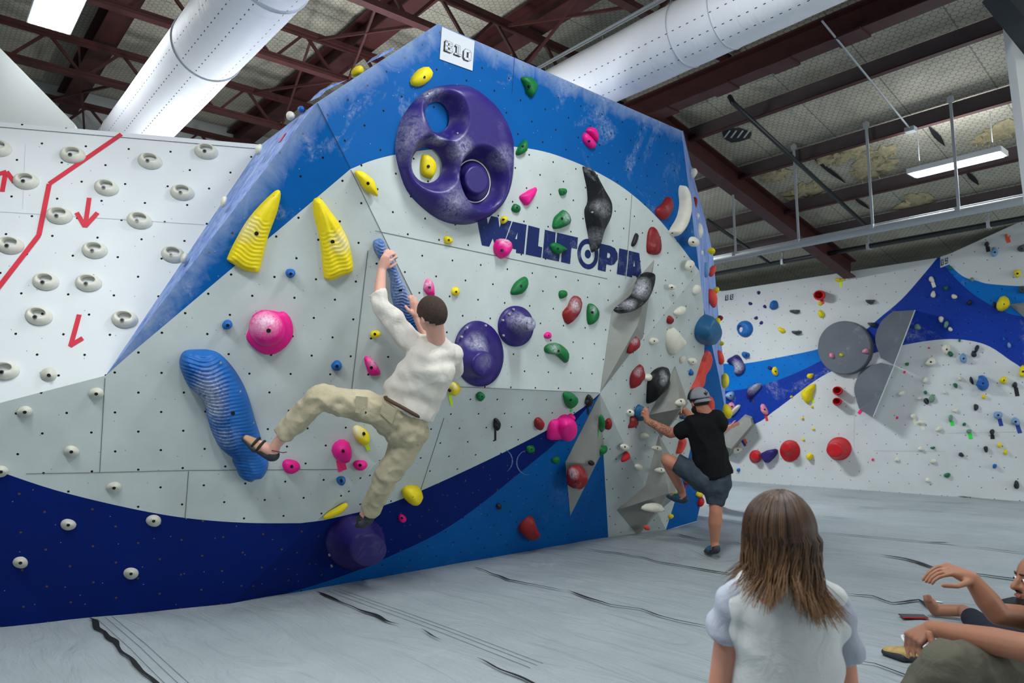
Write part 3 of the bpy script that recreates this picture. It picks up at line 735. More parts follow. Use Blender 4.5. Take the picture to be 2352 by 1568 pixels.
# ------------------------------------------------------------------ hold builders
C = dict(yel=srgb(236, 214, 20), pink=srgb(234, 20, 140), grn=srgb(0, 112, 52), red=srgb(138, 26, 30), blu=srgb(20, 98, 176), pur=srgb(44, 32, 110),
         blk=srgb(16, 18, 22), wht=srgb(226, 224, 208), jug=srgb(206, 205, 192), teal=srgb(34, 98, 142), coral=srgb(226, 74, 62), fred=srgb(196, 26, 36),
         dgr=srgb(70, 76, 84), fdk=srgb(36, 42, 54), fgr=srgb(24, 112, 72), lime=srgb(205, 240, 30), lgrn=srgb(40, 226, 70), hpk=srgb(250, 30, 120), rtape=srgb(210, 36, 60), bltape=srgb(30, 60, 150), orange=srgb(236, 90, 50), cgr=srgb(112, 150, 132), cbl=srgb(120, 160, 200), cyel=srgb(232, 210, 60), cpk=srgb(222, 140, 165))
_hm = {}
def hmat(c, chalk=0.35, rough=0.5, pt=None, rad=0.1, k=1.0):
    key = (c, round(chalk, 2), rough)
    if pt is None and key in _hm: return _hm[key]
    t = NT('hold_' + c); t.b.inputs['Roughness'].default_value = rough; t.b.inputs['Specular IOR Level'].default_value = .35
    co = t.n('ShaderNodeNewGeometry').outputs['Position']
    f = t.ramp(t.noise(co, 14, 4, .6), .3, .7); col = C[c]
    base = t.mix(f, tuple(x * .86 for x in col[:3]) + (1,), col)
    if chalk: base = chalk_nodes(t, co, base, chalk * .7, scale=7)
    if pt is not None:
        ck = (0.66, 0.68, 0.74, 1)
        for (P, r, kk) in pt:
            d = t.n('ShaderNodeVectorMath', operation='DISTANCE'); t.l(co, d.inputs[0]); d.inputs[1].default_value = P
            q = t.ramp(d.outputs['Value'], r, r * .15)
            q = t.math('MULTIPLY', q, t.ramp(t.noise(co, 26, 6, .72, 1.6), .34, .66)); base = t.mix(t.math('MULTIPLY', q, kk * .8, clamp=True), base, ck)
    t.l(base, t.b.inputs['Base Color']); t.bump(t.noise(co, 160, 3), .12, .003)
    if pt is None: _hm[key] = t.m
    return t.m
M['bolt'] = plain('bolt_black', srgb(14, 14, 16), .35, metal=.3)
M['screw'] = plain('screw_head', srgb(170, 168, 170), .4, metal=.5)
def ellpts(cx, cy, rx, ry, rot=0, n=14, jit=0.0, seed=0, sq=0.0):
    r = random.Random(seed + int(cx * 7 + cy)); out = []
    ph = r.uniform(0, 6.28)
    for k in range(n):
        a = 2 * PI * k / n; w = 1 + jit * (0.6 * math.sin(2 * a + ph) + 0.5 * math.sin(3 * a + ph * 2) + r.uniform(-.3, .3)) 
        x = rx * math.cos(a) * w; y = ry * math.sin(a) * w; c, s = math.cos(math.radians(rot)), math.sin(math.radians(rot))
        out.append((cx + x * c - y * s, cy + x * s + y * c))
    return out
def boltpart(pl, px, h, r, parent, org, mat=None, name='bolt'):
    P = pl.hit(px, h) - org; mb = MB()
    mb.tube([P - pl.n * .012, P + pl.n * .0035], [r, r], 10)
    return mb.build(name, [mat or M['bolt']], parent)
def dome(pl, out, H, apex=None, p=2.4, q=1.9, rings=7, bumpy=.0, seed=0, lip=.12):
    """rounded body rising from a plane; out = outline in photo px"""
    uv = [pl.uv(pl.hit(x)) for x in out]; n = len(uv)
    cu = sum(a for a, b in uv) / n; cv_ = sum(b for a, b in uv) / n
    A = pl.uv(pl.hit(apex, H)) if apex else (cu, cv_)
    org = pl.at(cu, cv_); vs_ = [pl.at(u, v) - org for u, v in uv]; fs_ = []
    for k in range(1, rings):
        s = 1 - (k - 1) / (rings - 1) * 1.0
        s = math.cos((k - 1) / (rings - 1) * PI / 2) ** .9
        hh = H * (lip + (1 - lip) * (1 - s ** p) ** (1 / q))
        tt = (1 - s)
        for (u, v) in uv:
            cc = (cu + (A[0] - cu) * min(1, tt * 1.15), cv_ + (A[1] - cv_) * min(1, tt * 1.15))
            uu = cc[0] + (u - cu) * s; vv_ = cc[1] + (v - cv_) * s
            P = pl.at(uu, vv_, hh)
            if bumpy: P += pl.n * bumpy * H * noise.noise(V((uu * 18, vv_ * 18, seed)))
            vs_.append(P - org)
    top = len(vs_); vs_.append(pl.at(A[0], A[1], H) - org)
    for k in range(rings - 1):
        for i in range(n):
            j = (i + 1) % n; a, b, c, d = k * n + i, k * n + j, (k + 1) * n + j, (k + 1) * n + i
            fs_.append((a, b, c, d))
    for i in range(n): fs_.append(((rings - 1) * n + i, (rings - 1) * n + (i + 1) % n, top))
    # outline order may be clockwise: make faces point outward
    f = fs_[-1]; nn = (vs_[f[1]] - vs_[f[0]]).cross(vs_[f[2]] - vs_[f[0]])
    if nn.dot(pl.n) < 0: fs_ = [tuple(reversed(x)) for x in fs_]
    return vs_, fs_, org
HOLDN = [0]
def hold(shape, H, c, label, bolt=None, pl=None, group=None, chalk=.3, apex=None, name='climbing_hold', cat='climbing hold', body='grip', smooth=True, mat=None, n=2, bumpy=.12, p=2.4, q=1.9, br=.011, rings=7, screws=()):
    if len(shape) in (4, 5) and not hasattr(shape[0], '__len__'):
        cx, cy, rx, ry = shape[:4]; rot = shape[4] if len(shape) > 4 else 0
        out = ellpts(cx, cy, rx, ry, rot, jit=.09)
    else:
        out = [tuple(x) for x in spl(shape, n, True)]; cx = sum(a for a, b in out) / len(out); cy = sum(b for a, b in out) / len(out)
    if pl is None: pl = facet_at((cx, cy))
    if pl is None: pl = FAR if cx > 1640 else FN
    HOLDN[0] += 1
    vs_, fs_, org = dome(pl, out, H, apex, p, q, rings, bumpy, HOLDN[0])
    m = mat or hmat(c, chalk)
    if bolt is None:
        o = meshobj(name, vs_, fs_, m, smooth=smooth); o.location = org; tag(o, label, cat, group); return o
    root = empty(name, org); tag(root, label, cat, group)
    meshobj(body, vs_, fs_, m, root, smooth)
    b = (cx, cy) if bolt is True else bolt
    R = max(1e-3, sum(math.hypot(x - cx, y - cy) for x, y in out) / len(out)); s = min(.95, math.hypot(b[0] - cx, b[1] - cy) / R)
    hb = H * (1 - s ** 2.6) ** .55 
    boltpart(pl, b, hb * .97, br, root, org)
    for sp in screws: boltpart(pl, sp, H * .3, .006, root, org, M['screw'], 'screw')
    return root
def tape(a, b, c, label, w=.018, pl=None, group=None):
    pl = pl or facet_at(((a[0] + b[0]) / 2, (a[1] + b[1]) / 2)) or FAR
    mb = MB(); A = pl.hit(a, .004); B = pl.hit(b, .004); d = (B - A).normalized(); s_ = pl.n.cross(d) * w / 2
    t_ = pl.n * -.002
    mb.add([A - s_, A + s_, B + s_, B - s_, A - s_ + t_, A + s_ + t_, B + s_ + t_, B - s_ + t_], [(0, 3, 2, 1), (0, 4, 7, 3), (1, 2, 6, 5), (2, 3, 7, 6), (0, 1, 5, 4)])
    key = 'tape_' + c
    if key not in M: M[key] = plain(key, C[c], .6)
    o = mb.build('tape_strip', [M[key]]); tag(o, label, 'tape', group); return o
def frustum(base, top, H, c, label, pl=None, flare=1.0, name='volume', mat=None, lip=.02, screws=(), rim=None, body='shell', capc=None, cat='climbing volume'):
    pl = pl or facet_at(base[:2]) or FAR
    ob = ellpts(*base, n=40); ot = ellpts(*top, n=40)
    b_ = [pl.hit(p) for p in ob]; t_ = [pl.hit(p, H) for p in ot]; org = pl.hit(base[:2]); vs_ = [x - org for x in b_]; K = 14
    for k in range(1, K + 1):
        s = k / K
        if k == 1: hz = lip; m = .02
        else:
            m = s ** flare if flare >= 1 else s ** flare; hz = lip + (H - lip) * (s ** (1 / flare) if flare < 1 else (s ** 1.6))
            m = min(1, 1 - (1 - s) ** flare) if flare > 1 else s
        for A, B in zip(b_, t_):
            base_ = A.lerp(B - pl.n * H, m); vs_.append(base_ + pl.n * hz - org)
    # rounded cap
    cen = sum(t_, V()) / 40
    for s, dh in ((.93, .012), (.8, .018), (.4, .02)):
        for B in t_: vs_.append(cen.lerp(B, s) + pl.n * min(dh, H * .1) - org)
    vs_.append(cen + pl.n * min(.02, H * .1) - org); n = 40; R = K + 4; fs_ = []
    for k in range(R - 1):
        for i in range(n): j = (i + 1) % n; fs_.append((k * n + i, k * n + j, (k + 1) * n + j, (k + 1) * n + i))
    for i in range(n): fs_.append(((R - 1) * n + i, (R - 1) * n + (i + 1) % n, len(vs_) - 1))
    f = fs_[-1]
    if (vs_[f[1]] - vs_[f[0]]).cross(vs_[f[2]] - vs_[f[0]]).dot(pl.n) < 0: fs_ = [tuple(reversed(x)) for x in fs_]
    root = empty(name, org); tag(root, label, cat)
    meshobj(body, vs_, fs_, mat or hmat(c, .25, .42), root, True)
    for sp in screws: boltpart(pl, sp, lip + .03, .008, root, org, M['screw'], 'screw')
    return root
def segd(p, a, b):
    dx, dy = b[0] - a[0], b[1] - a[1]; L = dx * dx + dy * dy
    t = max(0, min(1, ((p[0] - a[0]) * dx + (p[1] - a[1]) * dy) / L)) if L else 0
    return math.hypot(p[0] - a[0] - t * dx, p[1] - a[1] - t * dy)
def field(pl, out_px, step, hf, holes=(), n=4):
    """height-field body: outline (px) with optional holes; hf(dist_outline, dist_hole, u, v, pxlike) -> height"""
    O1 = [pl.uv(pl.hit(p)) for p in spl(out_px, n, True)]; HS = [[pl.uv(pl.hit(p)) for p in h] for h in holes]
    pts = []; edges = []
    for L in [O1] + HS:
        k = len(pts); pts += [V(p) for p in L]; edges += [(k + i, k + (i + 1) % len(L)) for i in range(len(L))]
    us = [p[0] for p in O1]; vs2 = [p[1] for p in O1]; u = min(us); row = 0
    dO = lambda p: min(segd(p, O1[i], O1[i - 1]) for i in range(len(O1)))
    dH = lambda p: min([9] + [segd(p, h[i], h[i - 1]) for h in HS for i in range(len(h))])
    v = min(vs2)
    while v < max(vs2):
        u = min(us) + (step / 2 if row % 2 else 0)
        while u < max(us):
            p = (u, v)
            if inpoly(p, O1) and not any(inpoly(p, h) for h in HS) and dO(p) > step * .35 and dH(p) > step * .35: pts.append(V(p))
            u += step
        v += step * .87; row += 1
    cv, ce, cf, *_ = delaunay_2d_cdt(pts, edges, [], 0, 1e-6)
    cu = sum(us) / len(us); cv0 = sum(vs2) / len(vs2); org = pl.at(cu, cv0)
    P = []
    for p in cv:
        q = (p.x, p.y); P.append(pl.at(p.x, p.y, max(0, hf(dO(q), dH(q), p.x, p.y))) - org)
    fs_ = []
    for f in cf:
        c = (sum(cv[i].x for i in f) / 3, sum(cv[i].y for i in f) / 3)
        if inpoly(c, O1) and not any(inpoly(c, h) for h in HS):
            f = tuple(f); a = (P[f[1]] - P[f[0]]).cross(P[f[2]] - P[f[0]])
            fs_.append(f if a.dot(pl.n) > 0 else f[::-1])
    return P, fs_, org
rnd_prof = lambda d, R: math.sqrt(max(0, 1 - (1 - min(d / R, 1)) ** 2))
def pyramid(outline, apex, H, label, mat=None, pls=None, extra=None, name='wall_volume'):
    b_ = []
    for p in outline:
        pl = facet_at(p) or facet_at((p[0] - 3, p[1])) or facet_at((p[0] + 4, p[1] + 4)) or FR
        b_.append((pls or pl).hit(p, .004))
    org = sum(b_, V()) / len(b_); pl0 = pls or facet_at((org and apex)) or FR
    ap = pl0.hit(apex, H); n = len(b_)
    vs_ = [x - org for x in b_] + [ap - org]; fs_ = [(i, (i + 1) % n, n) for i in range(n)]
    f = fs_[0]
    if (vs_[f[1]] - vs_[f[0]]).cross(vs_[f[2]] - vs_[f[0]]).dot(pl0.n) < 0: fs_ = [x[::-1] for x in fs_]
    # plinth behind
    nb = len(vs_); vs_ += [x - org - pl0.n * .03 for x in b_]; fs_ += [(i, (i + 1) % n, nb + (i + 1) % n, nb + i) for i in range(n)]
    o = meshobj(name, vs_, fs_, mat or M['vol']); o.location = org; tag(o, label, 'climbing volume'); return o

# ------------------------------------------------------------------ jugs on the white wall
def jug_mesh():
    vs_ = []; fs_ = []; n = 36
    # unit body: outer ellipse a=.078,b=.058 ; oval pocket above the middle
    prof = [(1, 0), (1.0, .010), (.94, .028), (.82, .040), (.66, .042), (.53, .032), (.46, .014), (.43, .002)]
    for s, h in prof:
        for k in range(n):
            a = 2 * PI * k / n; t = (1 - s) / (1 - .43)
            x = .076 * math.cos(a) * s; y = .056 * math.sin(a) * s
            # blend inner rings to the pocket ellipse centred at (0.0,.012)
            px_, py2 = .041 * math.cos(a), .022 * math.sin(a) + .018
            x = x * (1 - t) + px_ * t; y = y * (1 - t) + py2 * t
            if y < -.005: h2 = h * (1 + .25 * math.exp(-(t - .7) ** 2 * 8) * min(1, -y / .03))
            else: h2 = h
            vs_.append(V((x, y, h2)))
    for r in range(len(prof) - 1):
        for k in range(n): k2 = (k + 1) % n; fs_.append((r * n + k, r * n + k2, (r + 1) * n + k2, (r + 1) * n + k))
    me = bpy.data.meshes.new('jug_body'); me.from_pydata([tuple(v) for v in vs_], [], fs_)
    me.materials.append(plain('ivory_resin', srgb(214, 213, 200), .45, nz=.08, nscale=20, bump=.1))
    for p in me.polygons: p.use_smooth = True
    mb = MB(); mb.tube([V((0, -.020, .02)), V((0, -.020, .050))], .0085, 10); 
    mb.tube([V((0, -.020, .020)), V((0, -.020, .0485))], .013, 12, 1)
    b = bpy.data.meshes.new('jug_bolt'); b.from_pydata([tuple(v) for v in mb.v], [], mb.f); b.materials.append(M['bolt']); b.materials.append(plain('bolt_washer', srgb(110, 108, 104), .4, metal=.6))
    for p, k in zip(b.polygons, mb.m): p.material_index = k
    return me, b
JM, JB = jug_mesh()
JUGS = [((-2, 342), 'cut by the left photo edge, in the top row'), ((168, 357), 'touching the red tape line near the top'), ((345, 371), 'right of the red tape top end'), ((474, 349), 'nearest the top right corner of the white wall'),
        ((61, 417), 'beside the red up arrow'), ((245, 432), 'straight above the red down arrow'), ((419, 443), 'below the one at the top right corner'), ((137, 496), 'between the red line and the red down arrow'),
        ((321, 507), 'right of the red down arrow'), ((25, 564), 'left of the red line bend'), ((218, 575), 'straight below the red down arrow'), ((398, 585), 'touching the blue prow edge'),
        ((106, 647), 'left one of a side by side pair at mid height'), ((204, 650), 'right one of a side by side pair at mid height'), ((90, 726), 'left of the lowest red tape mark'), ((287, 733), 'lowest at the right, beside the blue prow'),
        ((13, 851), 'lowest of all, at the left photo edge')]
for i, (p, lb) in enumerate(JUGS):
    P = FW1.hit(p, .001); r = empty('ring_jug'); r.matrix_world = FW1.mat(P) @ Matrix.Rotation(math.radians(-8 + 5 * math.sin(i * 2.1)), 4, 'Z') @ Matrix.Scale(1.0 + .02 * math.sin(i), 4)
    tag(r, 'ivory ring jug ' + lb, 'climbing hold', 'ivory ring jugs on the white wall')
    newobj('grip', JM, r); newobj('bolt', JB, r)
def kick(p, rx, ry, lb, pl=None, H=.045, ap=-.3):
    return hold(ellpts(p[0], p[1], rx, ry, 0, n=10, jit=.05), H, 'jug', lb, bolt=(p[0], p[1] + ry * .1), pl=pl, apex=(p[0], p[1] - ry * .1), chalk=.1, group='small ivory footholds on the left wall', q=1.2, p=1.6, n=2, br=.010)
kick((112, 860), 19, 16, 'textured ivory foothold low on the white wall, left of the blue prow tip', FW1)
for p, lb in [((221, 903), 'just below the blue prow tip'), ((57, 945), 'highest on the far left of the grey panels'), ((164, 1036), 'in the middle of the left grey panels'), ((262, 1119), 'just above the navy curve'),
              ((353, 1195), 'straddling the navy curve edge'), ((157, 1204), 'on navy paint at the left, upper one'), ((47, 1291), 'on navy paint at the far left, lower one'), ((301, 1316), 'lowest on the navy paint, above the mats'), ((2, 1082), 'on the navy curve at the left photo edge')]:
    kick(p, 18, 13, 'ivory half round foothold ' + lb, FN)
# red tape on the white wall
def tapeline(pts, w, label, name='tape_line', extra=()):
    key = 'tape_rtape'
    if key not in M: M[key] = plain(key, C['rtape'], .6, nz=.1, nscale=8)
    mb = MB()
    for seg_ in [pts] + list(extra):
        for a, b in zip(seg_[:-1], seg_[1:]):
            A = FW1.hit(a, .003 + .001 * len(mb.f)); B = FW1.hit(b, .003 + .001 * len(mb.f)); d = (B - A).normalized(); s_ = FW1.n.cross(d) * w / 2
            mb.add([A - s_, A + s_, B + s_, B - s_], [(0, 3, 2, 1)])
    o = mb.build(name, [M[key]]); tag(o, label, 'tape'); return o
tapeline([(279, 308), (113, 422), (89, 540), (-10, 668)], .030, 'long bent red tape line crossing the white wall from top edge to left side')
tapeline([(12, 400), (5, 440)], .028, 'red tape arrow pointing up at the left photo edge', 'tape_arrow', [[(-12, 402), (15, 394), (33, 418)]])
tapeline([(205, 454), (195, 522)], .028, 'red tape arrow pointing down between ring jugs', 'tape_arrow', [[(176, 488), (195, 520), (224, 488)]])
tapeline([(182, 722), (162, 795)], .028, 'red tape arrow missing one barb, lowest on the white wall', 'tape_arrow', [[(160, 794), (190, 776)]])

# ------------------------------------------------------------------ main wall: big pieces
# purple three-hole disc
DISC = [(1033, 195), (995, 202), (960, 222), (921, 274), (908, 329), (912, 373), (934, 437), (976, 482), (1020, 509), (1068, 516), (1110, 504), (1145, 472), (1164, 421), (1168, 354), (1162, 309), (1135, 255), (1097, 217), (1065, 199)]
h1 = ellpts(1000, 270, 28, 36, -12, n=24); h2 = ellpts(977, 380, 35, 41, -10, n=24); h3 = ellpts(1087, 415, 38, 50, -12, n=28)
def disc_h(dO_, dH_, u, v):
    H = .15 * rnd_prof(dO_, .13) ** .9
    t = min(1, dH_ / .085); t = t * t * (3 - 2 * t)
    return H * (.12 + .88 * t) if dO_ > 0.001 else 0
P, F_, org = field(FM, DISC, .022, disc_h, (h1, h2, h3), 4)
root = empty('disc_volume', org); tag(root, 'giant purple disc macro with three round openings below the B10 sign', 'climbing volume')
pm = hmat('pur', .15, .38, [((FM.hit((925, 310), .05)), .22, .5), (FM.hit((1060, 345), .12), .12, .8), (FM.hit((1150, 360), .1), .12, .6), (FM.hit((1040, 465), .1), .16, .6), (FM.hit((985, 212), .05), .14, .5), (FM.hit((1005, 320), .1), .08, .8)])
meshobj('shell', P, F_, pm, root, True)
for sp in [(1171 - 35, 287), (1122 - 60, 230), (1141, 390), (985, 215), (1051, 306), (940, 393), (1032, 463), (1133, 463)]:
    boltpart(FM, sp, .11 if 980 < sp[0] < 1130 else .06, .007, root, org, M['screw'], 'screw')
frustum((1086, 417, 37, 48, -12), (1094, 413, 27, 33, -12), .10, 'pur', 'purple round knob inside the lower right opening of the giant disc', FM, flare=1.0, mat=hmat('pur', .25, .4), screws=[(1085, 392)], name='round_knob')
mb = MB(); rp = [FM.hit(p, .03) for p in ellpts(1087, 416, 38, 49, -12, n=40)]; rp.append(rp[0]); mb.tube(rp, .004, 5, cap=False)
subo = mb.build('white_rim', [M['whitepaint']], root); subo.location = -org
hold([(970, 355), (990, 362), (1001, 385), (992, 408), (984, 410), (968, 402), (965, 380)], .05, 'yel', 'flat yellow hold inside the lower left opening of the purple disc', (984, 382), FM)
# purple cones
pt = lambda p, r, k, h=.1, pl=None: ((pl or FM).hit(p, h), r, k)
frustum((1098, 812, 56, 76, -5), (1110, 836, 27, 30, 0), .20, 'pur', 'large purple hat-shaped cone volume at the shirted climber shoulder', FM, flare=2.2, mat=hmat('pur', .2, .4, [pt((1105, 792), .13, 1.1, .1), pt((1112, 830), .07, .35, .2)]), screws=[(1061, 773), (1073, 752), (1116, 747)])
frustum((1183, 749, 40, 47, 0), (1217, 744, 12, 16, 0), .20, 'pur', 'smaller purple hat-shaped cone volume touching the large one', FM, flare=2.0, mat=hmat('pur', .2, .4, [pt((1200, 732), .14, 1.0, .15), pt((1218, 744), .08, .9, .2)]), screws=[(1156, 735), (1170, 721), (1157, 770), (1180, 710)])
FBn = FL
frustum((815, 1243, 68, 62, -10), (846, 1262, 42, 37, -8), .26, 'pur', 'large purple bucket-shaped volume under the shirted climber lower foot', FBn, flare=1.6, mat=hmat('pur', .2, .45), screws=[(776, 1222), (757, 1275), (762, 1300)])
# blue ridged blob
BLOB = [(425, 805), (455, 802), (480, 803), (505, 812), (535, 843), (558, 880), (572, 915), (585, 960), (598, 1000), (606, 1030), (616, 1058), (614, 1075), (603, 1092), (588, 1095), (578, 1101), (562, 1097), (548, 1088), (541, 1070), (534, 1060), (532, 1047), (518, 1036), (500, 1018), (486, 990), (478, 965), (472, 942), (464, 915), (445, 895), (430, 880), (414, 845), (413, 822)]
def blob_h(d, dh, u, v):
    w = v + .010 * math.sin(u * 26 + v * 5) + .012 * noise.noise(V((u * 7, v * 7, 2)))
    rg = math.sin(w * 2 * PI / .0235) * (1 if u < _bu + .10 + .12 * math.sin(v * 3) else .35)
    return .17 * rnd_prof(d, .15) + .0085 * rg * min(1, d / .02)
_bu = FN.uv(FN.hit((530, 950)))[0]
P, F_, org = field(FN, BLOB, .0075, blob_h, (), 3)
root = empty('rippled_volume', org); tag(root, 'big curved blue hold with rippled surface under the shirted climber toe', 'climbing hold')
c_ = lambda p, r, k, h=.12: (FN.hit(p, h), r, k)
meshobj('rippled_shell', P, F_, hmat('blu', .15, .42, [c_((480, 905), .13, 1.6), c_((475, 870), .10, 1.0), c_((490, 940), .12, 1.2), c_((515, 1000), .12, .7)]), root, True)
for sp, h in [((438, 816), .07), ((507, 833), .12), ((436, 863), .05), ((552, 899), .1), ((582, 972), .07), ((551, 1074), .06)]: boltpart(FN, sp, h, .006, root, org, M['screw'], 'screw')
boltpart(FN, (535, 949), .165, .013, root, org)
# blue rippled rail held by the climber (two prongs)
RAIL = [(857, 556), (862, 551), (873, 547), (883, 556), (888, 576), (904, 600), (919, 636), (932, 662), (945, 696), (952, 718), (964, 742), (974, 764), (962, 770), (940, 752), (918, 724), (904, 700), (897, 670), (896, 640), (886, 615), (868, 590), (858, 572)]
def rail_h(d, dh, u, v): return .075 * rnd_prof(d, .04) + .0055 * math.sin((v + .008 * math.sin(u * 60)) * 2 * PI / .021) * min(1, d / .01)
P, F_, org = field(FN, RAIL, .0055, rail_h, (), 3)
root = empty('rippled_rail', org); tag(root, 'long narrow blue rippled rail gripped by both hands of the shirted climber', 'climbing hold')
meshobj('rippled_shell', P, F_, hmat('blu', .9, .5, [c_((925, 660), .25, .7, .05), c_((880, 570), .15, .5, .05)]), root, True)
boltpart(FN, (920, 667), .075, .012, root, org)
# yellow wings
WL_ = [(636, 436), (645, 445), (637, 486), (623, 524), (614, 550), (604, 591), (595, 623), (579, 625), (559, 620), (540, 609), (523, 598), (523, 588), (543, 547), (566, 508), (591, 477), (617, 451)]
WR_ = [(728, 454), (719, 461), (720, 492), (732, 540), (738, 582), (743, 634), (751, 642), (767, 642), (783, 634), (810, 622), (807, 582), (800, 553), (783, 518), (760, 486), (738, 457)]
def wing(out, tip, ctr, side, label, bl, scs):
    tu = FN.uv(FN.hit(tip)); cu = FN.uv(FN.hit(ctr))
    def hf(d, dh, u, v):
        a = math.atan2(u - tu[0], -(v - tu[1]) + .02); r = math.hypot(u - tu[0], v - tu[1])
        rg = math.sin(a * 30 + 3 * math.sin(r * 8)) * .5 + (math.sin(r * 2 * PI / .026 + 1.5 * math.sin(a * 22)) * .9 if r > .2 else 0)
        return .065 * rnd_prof(d, .06) + .0042 * rg * min(1, d / .012)
    P, F_, org = field(FN, out, .009, hf, (), 3); root = empty('wing_hold', org); tag(root, label, 'climbing hold')
    meshobj('feathered_body', P, F_, hmat('yel', .1, .45, [side]), root, True)
    boltpart(FN, bl, .066, .013, root, org)
    for s in scs: boltpart(FN, s, .04, .006, root, org, M['bolt'], 'screw')
wing(WL_, (640, 440), (590, 540), c_((560, 520), .12, .8, .05), 'big yellow feathered wing hold overlapping the blue band edge', (589, 536), [(630, 451), (551, 603)])
wing(WR_, (726, 458), (765, 550), c_((785, 555), .10, .9, .05), 'big yellow feathered wing hold on grey, right of its twin', (764, 555), [(733, 468), (786, 622)])
# pink helmet
H0 = [(575, 742), (580, 725), (600, 712), (625, 713), (640, 716), (652, 715), (666, 728), (673, 750), (671, 775), (655, 797), (632, 812), (608, 813), (588, 803), (570, 785), (565, 772), (569, 762)]
r_ = hold(H0, .05, 'pink', 'large pink cap-shaped hold with chalky dome, above the blue rippled hold', (616, 759), FN, chalk=.05, p=3, q=2.5, name='cap_hold', body='brim', screws=[(572, 768), (642, 718), (600, 801)])
for ch in r_.children:
    if ch.name.startswith('bolt'): bpy.data.objects.remove(ch)
vs_, fs_, org = dome(FN, ellpts(614, 753, 43, 41, 20, n=24), .15, (617, 757), rings=10); o = meshobj('crown', [v + org - r_.location for v in vs_], fs_, hmat('pink', .05, .45, [c_((608, 735), .13, 1.4, .13), c_((580, 748), .1, .6, .06)]), r_, True)
boltpart(FN, (617, 759), .15, .014, r_, r_.location)
# pink cap at the lower right
r_ = hold([(1263, 968), (1275, 962), (1290, 965), (1292, 1000), (1284, 1006), (1262, 1008), (1255, 1003), (1257, 985)], .06, 'pink', 'bright pink cap-shaped hold on the navy band left of the grey kite volume', None, FL, chalk=.02, name='cap_hold')
root = empty('cap_hold', r_.location); tag(root, r_['label'], r_['category']); r_.name = 'brim'; r_.parent = root; r_.location = (0, 0, 0)
for kk in ('label', 'category'): del r_[kk]
vs_, fs_, org = dome(FL, ellpts(1298, 980, 23, 29, 0, n=24), .11, (1302, 980), rings=9); meshobj('crown', [v + org - root.location for v in vs_], fs_, hmat('pink', .02), root, True)
vs_, fs_, org = dome(FL, ellpts(1311, 955, 7, 6, 0, n=10), .05, rings=5); meshobj('button', [v + org - root.location for v in vs_], fs_, hmat('pink', .02), root, True)
boltpart(FL, (1309, 990), .10, .009, root, root.location)
# grey pyramids
VM = M['vol']
pyramid([(1503, 597), (1477, 775), (1379, 900), (1406, 712), (1440, 668)], (1464, 748), .13, 'grey faceted volume behind the curved black hold', VM)
pyramid([(1378, 905), (1387, 1030), (1310, 1184), (1299, 1061)], (1367, 1066), .14, 'tall narrow grey kite-shaped volume on the blue corner', VM)
pyramid([(1551, 841), (1581, 925), (1519, 1005), (1491, 952)], (1563, 938), .24, 'grey pyramid volume left of the capped climber face', VM)
pyramid([(1514, 1000), (1549, 1060), (1552, 1140), (1466, 1230), (1418, 1171)], (1536, 1132), .20, 'large grey pyramid volume by the capped climber raised foot, lowest of the four', VM)
# ------------------------------------------------------------------ main wall holds
h = hold
h((967, 177, 27, 19, -38), .06, 'yel', 'yellow bean-shaped hold above the giant purple disc', (974, 177), chalk=.05, screws=[(952, 191)])
h([(815, 392), (832, 393), (848, 404), (860, 417), (868, 447), (862, 450), (838, 437), (826, 418), (817, 402)], .055, 'yel', 'slanted yellow hold left of the giant purple disc', (845, 421), FN, chalk=.05)
h((1156, 505, 8, 9, 20), .035, 'yel', 'small yellow hold on top of the painted letter W', (1157, 504), br=.008)
h([(1020, 544), (1029, 542), (1039, 552), (1033, 559), (1024, 560), (1020, 553)], .035, 'yel', 'small yellow hold under the giant purple disc', (1031, 551), br=.008)
h((1045, 669, 9, 10, 20), .035, 'yel', 'small yellow hold above the shirted climber head', (1048, 670), br=.008)
h((862, 767, 12, 9, -25), .035, 'yel', 'small flat yellow hold left of the shirted climber shoulder', (861, 767), FN, br=.009)
h([(810, 982), (820, 976), (838, 985), (849, 1000), (846, 1016), (832, 1020), (819, 1010), (812, 997)], .07, 'yel', 'yellow hold with a chalky corner, framed by the climber legs', (836, 996), FN, mat=hmat('yel', .1, .5, [c_((815, 985), .09, 1.4, .05)]))
tape((838, 1012), (847, 1034), 'lime', 'lime tape strip below the chalky yellow hold between the legs', .028, FN)
h([(1032, 885), (1040, 877), (1052, 880), (1054, 890), (1047, 900), (1036, 905), (1028, 898)], .06, 'yel', 'chalky yellow hold at the shirted climber right hip side', (1033, 897), FL, mat=hmat('yel', .3, .5, [((FL.hit((1042, 882), .05)), .07, 1.3)]))
tape((1032, 903), (1038, 930), 'lime', 'lime tape strip hanging beside the white shirt', .022, FL)
h((945, 1132, 21, 21), .10, 'yel', 'round yellow ball hold on the upper edge of the navy band', (949, 1142), FL, chalk=.08, rings=9)
h([(742, 1190), (750, 1178), (775, 1163), (793, 1154), (799, 1160), (785, 1175), (760, 1188)], .04, 'yel', 'yellow banana-shaped hold just above the lower climbing shoe', None, FN, chalk=.1)
h((820, 164, 15, 11, -35), .05, 'yel', 'yellow hold peeking over the sloping upper left edge', None, Plane(V2 + V((-.12, .1, -.05)), FM.n))
